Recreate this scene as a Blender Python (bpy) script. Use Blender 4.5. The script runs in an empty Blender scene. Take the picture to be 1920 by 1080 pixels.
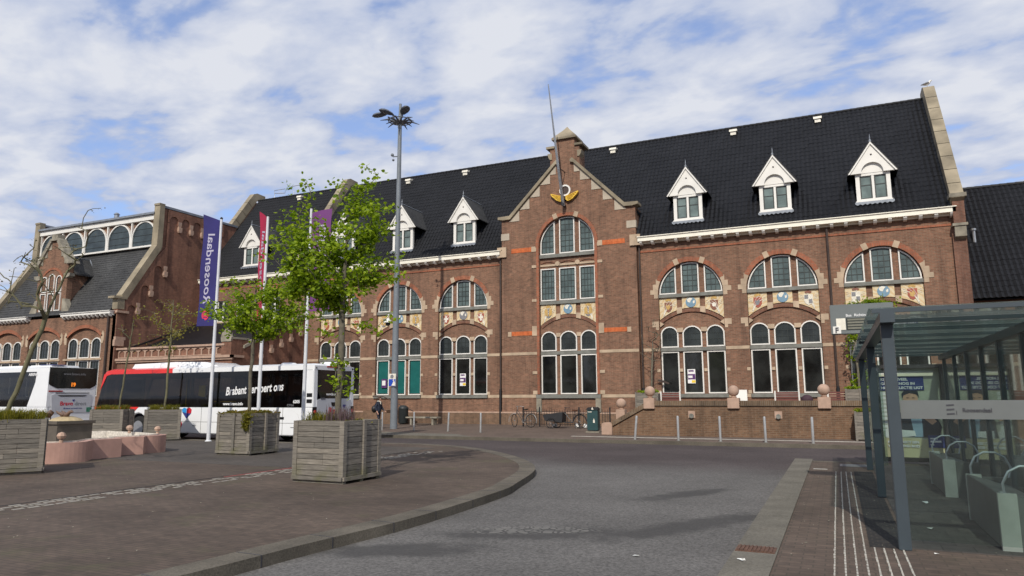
import bpy, bmesh, math, random
from mathutils import Vector, Matrix, noise
R_ = math.radians
PI = math.pi
sc = bpy.context.scene
col = sc.collection
random.seed(7)

# ------------------------------------------------------------------ camera
yaw, pitch, roll = 0.427142, 0.15223, -0.00418
F0 = Vector((-math.sin(yaw), math.cos(yaw), 0)); R0 = Vector((math.cos(yaw), math.sin(yaw), 0)); U0 = Vector((0, 0, 1))
Fv = F0*math.cos(pitch) + U0*math.sin(pitch); Uv = -F0*math.sin(pitch) + U0*math.cos(pitch)
Rv = R0*math.cos(roll) + Uv*math.sin(roll); U2 = -R0*math.sin(roll) + Uv*math.cos(roll)
cam = bpy.data.cameras.new('camera'); camo = bpy.data.objects.new('camera', cam); col.objects.link(camo)
cam.sensor_width = 36; cam.lens = 24.79; cam.clip_end = 3000; cam.clip_start = 0.05
camo.matrix_world = Matrix(((Rv.x, U2.x, -Fv.x, 0), (Rv.y, U2.y, -Fv.y, -37.3), (Rv.z, U2.z, -Fv.z, 1.6), (0, 0, 0, 1)))
sc.camera = camo

# ------------------------------------------------------------------ light, sky, exposure
SUN_EL, SUN_AZ = 39.0, -10.5          # azimuth: degrees the sun stands left of the viewer's back (from -y towards -x)
sd = Vector((-math.sin(R_(SUN_AZ))*math.cos(R_(SUN_EL)), -math.cos(R_(SUN_AZ))*math.cos(R_(SUN_EL)), math.sin(R_(SUN_EL))))
sl = bpy.data.lights.new('sun', 'SUN'); sl.energy = 3.6; sl.angle = R_(0.6); sl.color = (1.0, 0.94, 0.84)
so = bpy.data.objects.new('sun', sl); col.objects.link(so); so.rotation_euler = sd.to_track_quat('Z', 'Y').to_euler(); so.location = (0, -60, 60)
w = bpy.data.worlds.new('World'); sc.world = w; w.use_nodes = True
nt = w.node_tree; nt.nodes.clear()
def WN(t, **k):
    n = nt.nodes.new(t)
    for a, b in k.items(): setattr(n, a, b)
    return n
sky = WN('ShaderNodeTexSky', sky_type='NISHITA', sun_disc=False, sun_elevation=R_(SUN_EL), sun_rotation=R_(180+SUN_AZ), air_density=1.0, dust_density=0.7, ozone_density=1.6)
tc = WN('ShaderNodeTexCoord'); sx = WN('ShaderNodeSeparateXYZ'); nt.links.new(tc.outputs['Generated'], sx.inputs[0])
def WM(op, a, b=None, cl=False):
    n = WN('ShaderNodeMath', operation=op, use_clamp=cl)
    for i, v in enumerate((a, b)):
        if v is None: continue
        if isinstance(v, (int, float)): n.inputs[i].default_value = v
        else: nt.links.new(v, n.inputs[i])
    return n.outputs[0]
zc = WM('ADD', WM('MAXIMUM', sx.outputs[2], 0.0), 0.16)
cx_ = WN('ShaderNodeCombineXYZ'); nt.links.new(WM('DIVIDE', sx.outputs[0], zc), cx_.inputs[0]); nt.links.new(WM('DIVIDE', sx.outputs[1], zc), cx_.inputs[1]); cx_.inputs[2].default_value = 3.3
mp = WN('ShaderNodeMapping'); nt.links.new(cx_.outputs[0], mp.inputs[0]); mp.inputs['Rotation'].default_value = (0, 0, 0.5); mp.inputs['Location'].default_value = (1.7, 0.4, 0)
mp.inputs['Scale'].default_value = (1.0, 1.35, 1)
n1 = WN('ShaderNodeTexNoise'); n1.inputs['Scale'].default_value = 3.4; n1.inputs['Detail'].default_value = 7; n1.inputs['Roughness'].default_value = 0.52; n1.inputs['Distortion'].default_value = 0.35
nt.links.new(mp.outputs[0], n1.inputs['Vector'])
n2 = WN('ShaderNodeTexNoise'); n2.inputs['Scale'].default_value = 9.0; n2.inputs['Detail'].default_value = 6; n2.inputs['Roughness'].default_value = 0.5; nt.links.new(mp.outputs[0], n2.inputs['Vector'])
cm = WM('ADD', WM('MULTIPLY', n1.outputs[0], 0.68), WM('MULTIPLY', n2.outputs[0], 0.32))
rp = WN('ShaderNodeValToRGB'); nt.links.new(cm, rp.inputs[0])
rp.color_ramp.elements[0].position = 0.35; rp.color_ramp.elements[0].color = (0.33, 0.33, 0.33, 1); rp.color_ramp.elements[1].position = 0.465; rp.color_ramp.elements[1].color = (1, 1, 1, 1); rp.color_ramp.interpolation = 'EASE'
# horizon gets fuller cloud
hz = WM('MAXIMUM', rp.outputs[0], WM('SUBTRACT', 0.92, WM('MULTIPLY', sx.outputs[2], 3.2), True))
rc = WN('ShaderNodeValToRGB'); nt.links.new(cm, rc.inputs[0])
rc.color_ramp.elements[0].position = 0.42; rc.color_ramp.elements[0].color = (0.47, 0.54, 0.72, 1); rc.color_ramp.elements[1].position = 0.60; rc.color_ramp.elements[1].color = (0.74, 0.765, 0.835, 1)
tn = WN('ShaderNodeMix', data_type='RGBA', blend_type='MULTIPLY'); tn.inputs[0].default_value = 1; nt.links.new(sky.outputs[0], tn.inputs[6]); tn.inputs[7].default_value = (0.95, 1.05, 1.3, 1)
bg1 = WN('ShaderNodeBackground'); nt.links.new(tn.outputs[2], bg1.inputs[0]); bg1.inputs[1].default_value = 0.15
bg2 = WN('ShaderNodeBackground'); nt.links.new(rc.outputs[0], bg2.inputs[0]); bg2.inputs[1].default_value = 1.0
mx = WN('ShaderNodeMixShader'); nt.links.new(hz, mx.inputs[0]); nt.links.new(bg1.outputs[0], mx.inputs[1]); nt.links.new(bg2.outputs[0], mx.inputs[2])
wo = WN('ShaderNodeOutputWorld'); nt.links.new(mx.outputs[0], wo.inputs[0])
sc.view_settings.view_transform = 'Standard'; sc.view_settings.look = 'None'; sc.view_settings.gamma = 1; sc.view_settings.use_curve_mapping = False
sc.view_settings.exposure = 0.0
sc.cycles.max_bounces = 6; sc.cycles.transparent_max_bounces = 24

# ------------------------------------------------------------------ materials
def newmat(name):
    m = bpy.data.materials.new(name); m.use_nodes = True
    t = m.node_tree; b = t.nodes['Principled BSDF']
    return m, t, b
def NN(t, ty, **k):
    n = t.nodes.new(ty)
    for a, b in k.items(): setattr(n, a, b)
    return n
def noise_tex(t, scale, detail=4, vec=None, rough=0.55):
    n = NN(t, 'ShaderNodeTexNoise'); n.inputs['Scale'].default_value = scale; n.inputs['Detail'].default_value = detail; n.inputs['Roughness'].default_value = rough
    if vec is None: vec = NN(t, 'ShaderNodeNewGeometry').outputs['Position']
    t.links.new(vec, n.inputs['Vector']); return n.outputs[0]
def ramp(t, fac, stops):
    r = NN(t, 'ShaderNodeValToRGB'); t.links.new(fac, r.inputs[0]); cr = r.color_ramp
    cr.elements[0].position = stops[0][0]; cr.elements[0].color = (*stops[0][1], 1)
    cr.elements[1].position = stops[-1][0]; cr.elements[1].color = (*stops[-1][1], 1)
    for p, c in stops[1:-1]: e = cr.elements.new(p); e.color = (*c, 1)
    return r.outputs[0]
def mixc(t, fac, a, b, mode='MIX'):
    n = NN(t, 'ShaderNodeMix', data_type='RGBA', blend_type=mode)
    for s, v in ((n.inputs[0], fac), (n.inputs[6], a), (n.inputs[7], b)):
        if isinstance(v, (int, float)): s.default_value = v
        elif isinstance(v, tuple): s.default_value = (*v, 1)
        else: t.links.new(v, s)
    return n.outputs[2]
def maprange(t, v, a, b, c=0.0, d=1.0):
    n = NN(t, 'ShaderNodeMapRange'); n.interpolation_type = 'SMOOTHSTEP'; t.links.new(v, n.inputs[0])
    for i, x in enumerate((a, b, c, d)): n.inputs[i+1].default_value = x
    return n.outputs[0]
def bump(t, b, h, s=0.3, d=0.02):
    n = NN(t, 'ShaderNodeBump'); n.inputs['Strength'].default_value = s; n.inputs['Distance'].default_value = d
    t.links.new(h, n.inputs['Height']); t.links.new(n.outputs[0], b.inputs['Normal'])
def mk(name, c, rough=0.6, var=0.15, scale=3.0, metal=0.0, bs=0.15, spec=0.5, coat=0.0):
    m, t, b = newmat(name)
    lo = tuple(x*(1-var) for x in c); hi = tuple(min(1, x*(1+var)) for x in c)
    f = noise_tex(t, scale, 5); t.links.new(ramp(t, f, [(0.3, lo), (0.7, hi)]), b.inputs['Base Color'])
    b.inputs['Roughness'].default_value = rough; b.inputs['Metallic'].default_value = metal; b.inputs['Specular IOR Level'].default_value = spec
    b.inputs['Coat Weight'].default_value = coat
    if bs > 0: bump(t, b, noise_tex(t, scale*12, 3), bs, 0.01)
    return m
def brickmat(name, c1, c2, mortar, bw=0.24, bh=0.068, mort=0.011, stain=0.25, ground=False, moss=0.0, off=0.5):
    m, t, b = newmat(name)
    g = NN(t, 'ShaderNodeNewGeometry'); s = NN(t, 'ShaderNodeSeparateXYZ'); t.links.new(g.outputs['Position'], s.inputs[0])
    c = NN(t, 'ShaderNodeCombineXYZ')
    if ground: t.links.new(s.outputs[0], c.inputs[0]); t.links.new(s.outputs[1], c.inputs[1])
    else:
        a = NN(t, 'ShaderNodeMath', operation='ADD'); t.links.new(s.outputs[0], a.inputs[0]); t.links.new(s.outputs[1], a.inputs[1])
        t.links.new(a.outputs[0], c.inputs[0]); t.links.new(s.outputs[2], c.inputs[1])
    br = NN(t, 'ShaderNodeTexBrick'); t.links.new(c.outputs[0], br.inputs['Vector']); br.offset = off
    for k, v in (('Color1', c1), ('Color2', c2), ('Mortar', mortar)): br.inputs[k].default_value = (*v, 1)
    br.inputs['Scale'].default_value = 1; br.inputs['Brick Width'].default_value = bw; br.inputs['Row Height'].default_value = bh; br.inputs['Mortar Size'].default_value = mort; br.inputs['Mortar Smooth'].default_value = 0.2; br.inputs['Bias'].default_value = 0.0
    f = noise_tex(t, 0.55, 6, g.outputs['Position'], 0.65)
    v = ramp(t, f, [(0.3, (1-stain,)*3), (0.7, (1+stain*0.5,)*3)])
    colr = mixc(t, 1.0, br.outputs['Color'], v, 'MULTIPLY')
    f2 = noise_tex(t, 6.0, 3, g.outputs['Position']); v2 = ramp(t, f2, [(0.3, (0.82, 0.82, 0.82)), (0.7, (1.15, 1.12, 1.1))])
    colr = mixc(t, 1.0, colr, v2, 'MULTIPLY')
    if not ground:
        mp_ = NN(t, 'ShaderNodeMapping'); t.links.new(g.outputs['Position'], mp_.inputs[0]); mp_.inputs['Scale'].default_value = (1.6, 1.6, 0.16)
        f4 = noise_tex(t, 1.0, 6, mp_.outputs[0], 0.7); colr = mixc(t, 1.0, colr, ramp(t, f4, [(0.32, (0.62, 0.63, 0.65)), (0.5, (1.0, 1.0, 1.0)), (0.72, (1.1, 1.08, 1.05))]), 'MULTIPLY')
    if moss > 0:
        f3 = noise_tex(t, 0.7, 6, g.outputs['Position'], 0.7)
        colr = mixc(t, maprange(t, f3, 0.52, 0.75, 0, moss), colr, (0.075, 0.08, 0.035))
    t.links.new(colr, b.inputs['Base Color']); b.inputs['Roughness'].default_value = 0.85; b.inputs['Specular IOR Level'].default_value = 0.25
    bump(t, b, br.outputs['Fac'], -0.25, 0.01)
    return m

BR = brickmat('brick_wall', (0.262, 0.127, 0.08), (0.158, 0.075, 0.047), (0.215, 0.155, 0.11), stain=0.22, mort=0.013)
BR_D = brickmat('brick_plinth', (0.20, 0.115, 0.07), (0.15, 0.09, 0.055), (0.2, 0.15, 0.11), stain=0.3)
BR_T = brickmat('brick_terrace', (0.20, 0.115, 0.068), (0.14, 0.08, 0.048), (0.2, 0.145, 0.1), stain=0.35)
BR_O = brickmat('brick_orange', (0.55, 0.13, 0.04), (0.48, 0.105, 0.03), (0.4, 0.2, 0.1), bw=0.07, bh=0.24, mort=0.006, stain=0.1)
BR_A = brickmat('brick_arch', (0.36, 0.12, 0.065), (0.30, 0.10, 0.055), (0.25, 0.15, 0.1), bw=0.075, bh=0.2, stain=0.12)
STONE = mk('sandstone_pale', (0.43, 0.325, 0.225), 0.8, 0.22, 1.7)
STONE_G = mk('stone_grey', (0.25, 0.225, 0.175), 0.85, 0.4, 2.2)
STONE_P = mk('stone_pink', (0.40, 0.27, 0.20), 0.8, 0.18, 4)
SILL = mk('stone_sill', (0.17, 0.17, 0.15), 0.75, 0.25, 3)
WHITE = mk('white_paint', (0.72, 0.70, 0.65), 0.5, 0.06, 2)
CREAM = mk('cream_paint', (0.82, 0.78, 0.66), 0.5, 0.08, 2)
DARKF = mk('dark_sash', (0.028, 0.035, 0.032), 0.5, 0.2, 4)
LEAD = mk('lead_sheet', (0.22, 0.24, 0.27), 0.5, 0.25, 4, metal=0.3)
PIPE = mk('downpipe_brown', (0.045, 0.028, 0.022), 0.6, 0.3, 2)
PIPE_B = mk('iron_black', (0.012, 0.012, 0.014), 0.55, 0.2, 4)
METAL = mk('metal_galvanised', (0.42, 0.44, 0.46), 0.4, 0.15, 6, metal=0.7, bs=0.05)
GOLD = mk('gold_leaf', (0.75, 0.48, 0.06), 0.45, 0.15, 8, metal=0.35)
def glassmat(name, c, rough=0.06, spec=0.35, var=0.3, scale=1.6, bs=0.08):
    m, t, b = newmat(name)
    f = noise_tex(t, scale, 3); t.links.new(ramp(t, f, [(0.35, tuple(x*(1-var) for x in c)), (0.65, tuple(x*(1+var) for x in c))]), b.inputs['Base Color'])
    b.inputs['Roughness'].default_value = rough; b.inputs['Specular IOR Level'].default_value = spec
    bump(t, b, noise_tex(t, 2.2, 2), bs, 0.02)
    return m
GL_UP = glassmat('glass_leaded', (0.085, 0.115, 0.112), 0.2, 0.45)
GL_MID = glassmat('glass_transom', (0.034, 0.04, 0.04), 0.15, 0.45)
GL_LOW = glassmat('glass_dark', (0.016, 0.017, 0.016), 0.06, 0.6, var=0.6, scale=0.9)
GL_TEAL = glassmat('glass_teal_film', (0.016, 0.115, 0.105), 0.2, 0.25, var=0.12)
GL_HALL = glassmat('glass_clerestory', (0.035, 0.05, 0.055), 0.08, 0.45)

# roof tiles
def roofmat(name, c, rough=0.5):
    m, t, b = newmat(name)
    g = NN(t, 'ShaderNodeNewGeometry')
    f = noise_tex(t, 0.6, 7, g.outputs['Position'], 0.7); f2 = noise_tex(t, 9, 2, g.outputs['Position'])
    a = ramp(t, f, [(0.3, tuple(x*0.7 for x in c)), (0.62, tuple(x*1.25 for x in c)), (0.78, tuple(x*2.0 for x in c))])
    a = mixc(t, 1.0, a, ramp(t, f2, [(0.3, (0.7,)*3), (0.7, (1.35,)*3)]), 'MULTIPLY')
    t.links.new(a, b.inputs['Base Color']); b.inputs['Roughness'].default_value = rough; b.inputs['Specular IOR Level'].default_value = 0.22
    return m
TILE = roofmat('roof_tile', (0.0095, 0.0098, 0.0115), 0.5)
SLATE = roofmat('roof_slate', (0.045, 0.045, 0.045), 0.6)

# ------------------------------------------------------------------ mesh builder
class MB:
    def __init__(s): s.v = []; s.f = []; s.m = []; s.mi = 0
    def add(s, vs, fs, mi=None):
        n = len(s.v); s.v += [tuple(p) for p in vs]; s.f += [tuple(i+n for i in f) for f in fs]; s.m += [s.mi if mi is None else mi]*len(fs); return s
    def box(s, x0, x1, y0, y1, z0, z1, mi=None):
        return s.add([(x0, y0, z0), (x1, y0, z0), (x1, y1, z0), (x0, y1, z0), (x0, y0, z1), (x1, y0, z1), (x1, y1, z1), (x0, y1, z1)],
              [(0, 3, 2, 1), (4, 5, 6, 7), (0, 1, 5, 4), (1, 2, 6, 5), (2, 3, 7, 6), (3, 0, 4, 7)], mi)
    def obox(s, M, sx, sy, sz, mi=None):       # box centred on matrix M
        vs = [M @ Vector((a*sx/2, b*sy/2, c*sz/2)) for c in (-1, 1) for a, b in ((-1, -1), (1, -1), (1, 1), (-1, 1))]
        return s.add(vs, [(0, 3, 2, 1), (4, 5, 6, 7), (0, 1, 5, 4), (1, 2, 6, 5), (2, 3, 7, 6), (3, 0, 4, 7)], mi)
    def prism(s, poly, plane, a, b, mi=None):
        if plane == 'xz': f = lambda u, v, w: (u, w, v)
        elif plane == 'yz': f = lambda u, v, w: (w, u, v)
        else: f = lambda u, v, w: (u, v, w)
        n = len(poly); vs = [f(u, v, a) for u, v in poly] + [f(u, v, b) for u, v in poly]
        fs = [tuple(range(n)), tuple(range(2*n-1, n-1, -1))] + [(i, i+n, (i+1) % n+n, (i+1) % n) for i in range(n)]
        return s.add(vs, fs, mi)
    def ring(s, outer, inner, plane, a, b, mi=None):   # frame between two matched outlines, front at a
        if plane == 'xz': f = lambda u, v, w: (u, w, v)
        elif plane == 'yz': f = lambda u, v, w: (w, u, v)
        else: f = lambda u, v, w: (u, v, w)
        n = len(outer); vs = [f(u, v, a) for u, v in outer]+[f(u, v, a) for u, v in inner]+[f(u, v, b) for u, v in outer]+[f(u, v, b) for u, v in inner]
        fs = []
        for i in range(n):
            j = (i+1) % n; fs += [(i, j, j+n, i+n), (i, i+2*n, j+2*n, j), (i+n, j+n, j+3*n, i+3*n), (i+2*n, i+3*n, j+3*n, j+2*n)]
        return s.add(vs, fs, mi)
    def tube(s, pts, rs, n=8, cap=True, mi=None):
        pts = [Vector(p) for p in pts]
        if isinstance(rs, (int, float)): rs = [rs]*len(pts)
        vs = []; prev = None
        for i, p in enumerate(pts):
            d = (pts[min(i+1, len(pts)-1)] - pts[max(i-1, 0)]).normalized()
            if prev is None: u = d.orthogonal().normalized()
            else:
                u = prev - d*prev.dot(d)
                u = u.normalized() if u.length > 1e-6 else d.orthogonal().normalized()
            prev = u; w_ = d.cross(u)
            for k in range(n):
                a = 2*PI*k/n; vs.append(p + (u*math.cos(a)+w_*math.sin(a))*rs[i])
        fs = []
        for i in range(len(pts)-1):
            for k in range(n): fs.append((i*n+k, i*n+(k+1) % n, (i+1)*n+(k+1) % n, (i+1)*n+k))
        if cap: fs += [tuple(range(n-1, -1, -1)), tuple(range((len(pts)-1)*n, len(pts)*n))]
        return s.add(vs, fs, mi)
    def lathe(s, prof, c=(0, 0, 0), n=20, axis='z', mi=None):   # prof: (r, h)
        vs = []
        for r, h in prof:
            for k in range(n):
                a = 2*PI*k/n; p = (r*math.cos(a), r*math.sin(a), h)
                if axis == 'y': p = (p[0], p[2], p[1])
                if axis == 'x': p = (p[2], p[0], p[1])
                vs.append((p[0]+c[0], p[1]+c[1], p[2]+c[2]))
        fs = []
        for i in range(len(prof)-1):
            for k in range(n): fs.append((i*n+k, i*n+(k+1) % n, (i+1)*n+(k+1) % n, (i+1)*n+k))
        fs += [tuple(range(n)), tuple(range((len(prof)-1)*n, len(prof)*n))]
        return s.add(vs, fs, mi)
    def sphere(s, c, r, n=16, sq=1.0, mi=None):
        m = n//2
        return s.lathe([(max(1e-4, r*math.sin(PI*i/m)), -r*sq*math.cos(PI*i/m)) for i in range(m+1)], c, n, mi=mi)
    def obj(s, name, mats, parent=None, smooth=False, world=True, bevel=0, recalc=True, merge=False):
        me = bpy.data.meshes.new(name)
        vs = s.v
        if parent is not None and world:
            o = Vector(wloc(parent)); vs = [(x-o.x, y-o.y, z-o.z) for x, y, z in vs]
        me.from_pydata(vs, [], s.f); 
        if not isinstance(mats, (list, tuple)): mats = [mats]
        for m in mats: me.materials.append(m)
        for p, mi in zip(me.polygons, s.m): p.material_index = mi
        if recalc or bevel or merge:
            bm = bmesh.new(); bm.from_mesh(me)
            if merge: bmesh.ops.remove_doubles(bm, verts=bm.verts, dist=1e-4)
            if recalc: bmesh.ops.recalc_face_normals(bm, faces=bm.faces)
            if bevel: bmesh.ops.bevel(bm, geom=[e for e in bm.edges if e.is_manifold and e.calc_face_angle(0) > 0.5], offset=bevel, segments=2, affect='EDGES', clamp_overlap=True)
            bm.to_mesh(me); bm.free()
        if smooth:
            for p in me.polygons: p.use_smooth = True
            try: me.set_sharp_from_angle(angle=R_(40))
            except Exception: pass
        ob = bpy.data.objects.new(name, me); col.objects.link(ob)
        if parent is not None: ob.parent = parent
        return ob
WL = {}
def wloc(o):
    x = Vector((0, 0, 0))
    while o is not None: x += o.location; o = o.parent
    return x
def tag(o, label=None, cat=None, group=None, kind=None):
    for k, v in (('label', label), ('category', cat), ('group', group), ('kind', kind)):
        if v: o[k] = v
    return o
def thing(name, label, cat, loc=(0, 0, 0), rz=0, group=None):
    o = bpy.data.objects.new(name, None); col.objects.link(o); o.location = loc; o.rotation_euler = (0, 0, rz); o.empty_display_size = 0.2
    return tag(o, label, cat, group)
def copy_tree(o, parent=None):
    c = o.copy(); col.objects.link(c)
    if parent is not None: c.parent = parent
    for ch in [x for x in col.objects if x.parent == o]: copy_tree(ch, c)
    return c
def inset(poly, d):
    n = len(poly); out = []
    A = sum(poly[i][0]*poly[(i+1) % n][1]-poly[(i+1) % n][0]*poly[i][1] for i in range(n)); sg = 1 if A > 0 else -1
    for i in range(n):
        p0 = Vector(poly[i-1]); p = Vector(poly[i]); p1 = Vector(poly[(i+1) % n])
        a = (p-p0).normalized(); b = (p1-p).normalized()
        na = Vector((-a.y, a.x))*sg; nb = Vector((-b.y, b.x))*sg
        k = 1+na.dot(nb); k = max(k, 0.35)
        out.append(tuple(p+(na+nb)*(d/k)))
    return out
def clipseg(poly, p, q):
    n = len(poly); A = sum(poly[i][0]*poly[(i+1) % n][1]-poly[(i+1) % n][0]*poly[i][1] for i in range(n)); sg = 1 if A > 0 else -1
    t0, t1 = 0.0, 1.0; p = Vector(p); d = Vector(q)-p
    for i in range(n):
        a = Vector(poly[i]); e = Vector(poly[(i+1) % n])-a; nn = Vector((-e.y, e.x))*sg
        den = nn.dot(d); num = nn.dot(p-a)
        if abs(den) < 1e-9:
            if num < 0: return None
        else:
            t = -num/den
            if den > 0: t0 = max(t0, t)
            else: t1 = min(t1, t)
    return (p+d*t0, p+d*t1) if t1-t0 > 1e-3 else None
def arc(cx, cz, r, a0, a1, n): return [(cx+r*math.cos(a0+(a1-a0)*i/n), cz+r*math.sin(a0+(a1-a0)*i/n)) for i in range(n+1)]
def segarc(x0, z0, x1, z1, rise, n=10):     # segmental arch from (x0,z0) to (x1,z1)
    c = (x1-x0)/2; r = (c*c+rise*rise)/(2*rise); a = math.asin(min(1, abs(c)/r)); s = 1 if c > 0 else -1
    return [(x0+c+r*math.sin(-a*s+2*a*s*i/n), z0+(z1-z0)*i/n+rise-r+r*math.cos(-a*s+2*a*s*i/n)) for i in range(n+1)]
fontcache = {}
def text(name, body, size, mat, parent, M, ext=0.004, shear=0, bold=0.0, align='LEFT', sx=1.0):
    cu = bpy.data.curves.new(name, 'FONT'); cu.body = body; cu.size = size; cu.extrude = ext; cu.shear = shear; cu.offset = bold; cu.align_x = align; cu.resolution_u = 3
    to = bpy.data.objects.new(name, cu); col.objects.link(to)
    dg = bpy.context.evaluated_depsgraph_get(); me = bpy.data.meshes.new_from_object(to.evaluated_get(dg))
    bpy.data.objects.remove(to); bpy.data.curves.remove(cu)
    me.transform(M @ Matrix.Diagonal((sx, 1, 1, 1))); me.materials.clear(); me.materials.append(mat); me.name = name
    o = bpy.data.objects.new(name, me); col.objects.link(o); o.parent = parent
    return o
def MF(origin, xdir, ydir):      # matrix: text x axis, text y axis
    X = Vector(xdir).normalized(); Y = Vector(ydir).normalized(); Z = X.cross(Y)
    return Matrix(((X.x, Y.x, Z.x, origin[0]), (X.y, Y.y, Z.y, origin[1]), (X.z, Y.z, Z.z, origin[2]), (0, 0, 0, 1)))
def window(parent, poly, y, glass, nx=3, dz=0.3, fw=0.06, sw=0.04, depth=0.1, axis='xz', bars=True, framemat=None, bw=0.022, sashmat=None, name='window'):
    """one light: white frame, dark sash and bars, glass; y is the wall-side plane, the front is y-depth"""
    i1 = inset(poly, fw); i2 = inset(i1, sw)
    o = MB().ring(poly, i1, axis, y-depth, y).obj(name, framemat or WHITE, parent)
    b = MB().ring(i1, i2, axis, y-depth+0.04, y)
    xs = [p[0] for p in i2]; zs = [p[1] for p in i2]
    yf = y-depth+0.055
    if bars:
        for k in range(1, nx):
            x = min(xs)+(max(xs)-min(xs))*k/nx; s = clipseg(i2, (x, min(zs)-1), (x, max(zs)+1))
            if s: b.prism([(x-bw/2, s[0].y), (x+bw/2, s[0].y), (x+bw/2, s[1].y), (x-bw/2, s[1].y)], axis, yf, y-0.02)
        nz = max(1, round((max(zs)-min(zs))/dz))
        for k in range(1, nz):
            z = min(zs)+(max(zs)-min(zs))*k/nz; s = clipseg(i2, (min(xs)-1, z), (max(xs)+1, z))
            if s: b.prism([(s[0].x, z-bw/2), (s[1].x, z-bw/2), (s[1].x, z+bw/2), (s[0].x, z+bw/2)], axis, yf+0.002, y-0.021)
    b.obj('glazing_bars', sashmat or DARKF, o)
    MB().prism(i2, axis, y-depth+0.075, y-0.01).obj('pane', glass, o)
    return o

def split_loose(o, gap=0.012, most=90):
    """countable separate pieces of one mesh become sibling parts of the same name"""
    me = o.data; n = len(me.vertices); par = list(range(n))
    def fd(a):
        while par[a] != a: par[a] = par[par[a]]; a = par[a]
        return a
    for e in me.edges:
        a, b = fd(e.vertices[0]), fd(e.vertices[1])
        if a != b: par[a] = b
    isl = {}
    for i in range(n): isl.setdefault(fd(i), []).append(i)
    if len(isl) < 2 or len(isl) > 1500: return 1
    ks = list(isl); bb = []
    for k in ks:
        P = [me.vertices[i].co for i in isl[k]]; bb.append([min(p.x for p in P)-gap, min(p.y for p in P)-gap, min(p.z for p in P)-gap, max(p.x for p in P)+gap, max(p.y for p in P)+gap, max(p.z for p in P)+gap])
    g = list(range(len(ks)))
    def fg(a):
        while g[a] != a: g[a] = g[g[a]]; a = g[a]
        return a
    for i in range(len(ks)):
        for j in range(i+1, len(ks)):
            A, B = bb[i], bb[j]
            if A[0] < B[3] and B[0] < A[3] and A[1] < B[4] and B[1] < A[4] and A[2] < B[5] and B[2] < A[5]: g[fg(i)] = fg(j)
    cl = {}
    for i, k in enumerate(ks): cl.setdefault(fg(i), set()).update(isl[k])
    if len(cl) < 2 or len(cl) > most: return len(cl)
    groups = list(cl.values()); src = me.copy()
    for q, gset in enumerate(groups):
        m2 = src.copy(); bm = bmesh.new(); bm.from_mesh(m2); bm.verts.ensure_lookup_table()
        bmesh.ops.delete(bm, geom=[bm.verts[i] for i in range(n) if i not in gset], context='VERTS'); bm.to_mesh(m2); bm.free()
        if q == 0: o.data = m2
        else:
            c = o.copy(); c.data = m2; col.objects.link(c)
    return 1
# ------------------------------------------------------------------ main station building
ST = thing('station_building', 'long red brick station building with steep dark tiled roof, white dormers and stepped central gable', 'station building', (-18, 0, 0))
RB = [-6.69, -2.16, 2.33]; LB = [-20.28, -24.84, -29.4]
W_ = 1.68
def bay_cell(mb, xl, xr, cx, z0, z1, zb=1.68, zs=6.95, r=W_, y0=0.0, y1=0.36, n=16):
    a = arc(cx, zs, r, PI, PI/2, n); b = arc(cx, zs, r, PI/2, 0, n)
    mb.prism([(xl, z0), (cx, z0), (cx, zb), (cx-r, zb), (cx-r, zs)] + a[1:] + [(cx, z1), (xl, z1)], 'xz', y0, y1)
    mb.prism([(cx, z0), (xr, z0), (xr, z1), (cx, z1)] + b[:-1] + [(cx+r, zs), (cx+r, zb), (cx, zb)], 'xz', y0, y1)
wall = MB()
ZT = 9.86
edges = [-9.4, (-6.69-2.16)/2, (-2.16+2.33)/2, 5.55]
for i, cx in enumerate(RB): bay_cell(wall, edges[i], edges[i+1], cx, 0.0, ZT)
edges = [-17.55, (-20.28-24.84)/2, (-24.84-29.4)/2, -32.1]
for i, cx in enumerate(LB): bay_cell(wall, edges[i+1], edges[i], cx, 0.0, ZT)
# annex section wall (stair windows)
SWX = [(-40.5, -39.42), (-38.66, -37.58), (-35.7, -34.6)]
xs = [-42.3] + [v for p in SWX for v in p] + [-32.1]
for i in range(0, len(xs), 2): wall.box(xs[i], xs[i+1], 0, 0.36, 0, ZT)
for a, b in SWX: wall.box(a, b, 0, 0.36, 0, 6.97); wall.box(a, b, 0, 0.36, 8.5, ZT)
wall.box(-42.3, -9.4, 0.2, 0.9, 0, ZT); wall.box(-9.4, 5.55, 0.2, 0.9, 0, ZT)      # recess back face
wall.box(-42.3, 5.55, 0.9, 11.0, 0, ZT)
wall.obj('wall', BR, ST)
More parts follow.
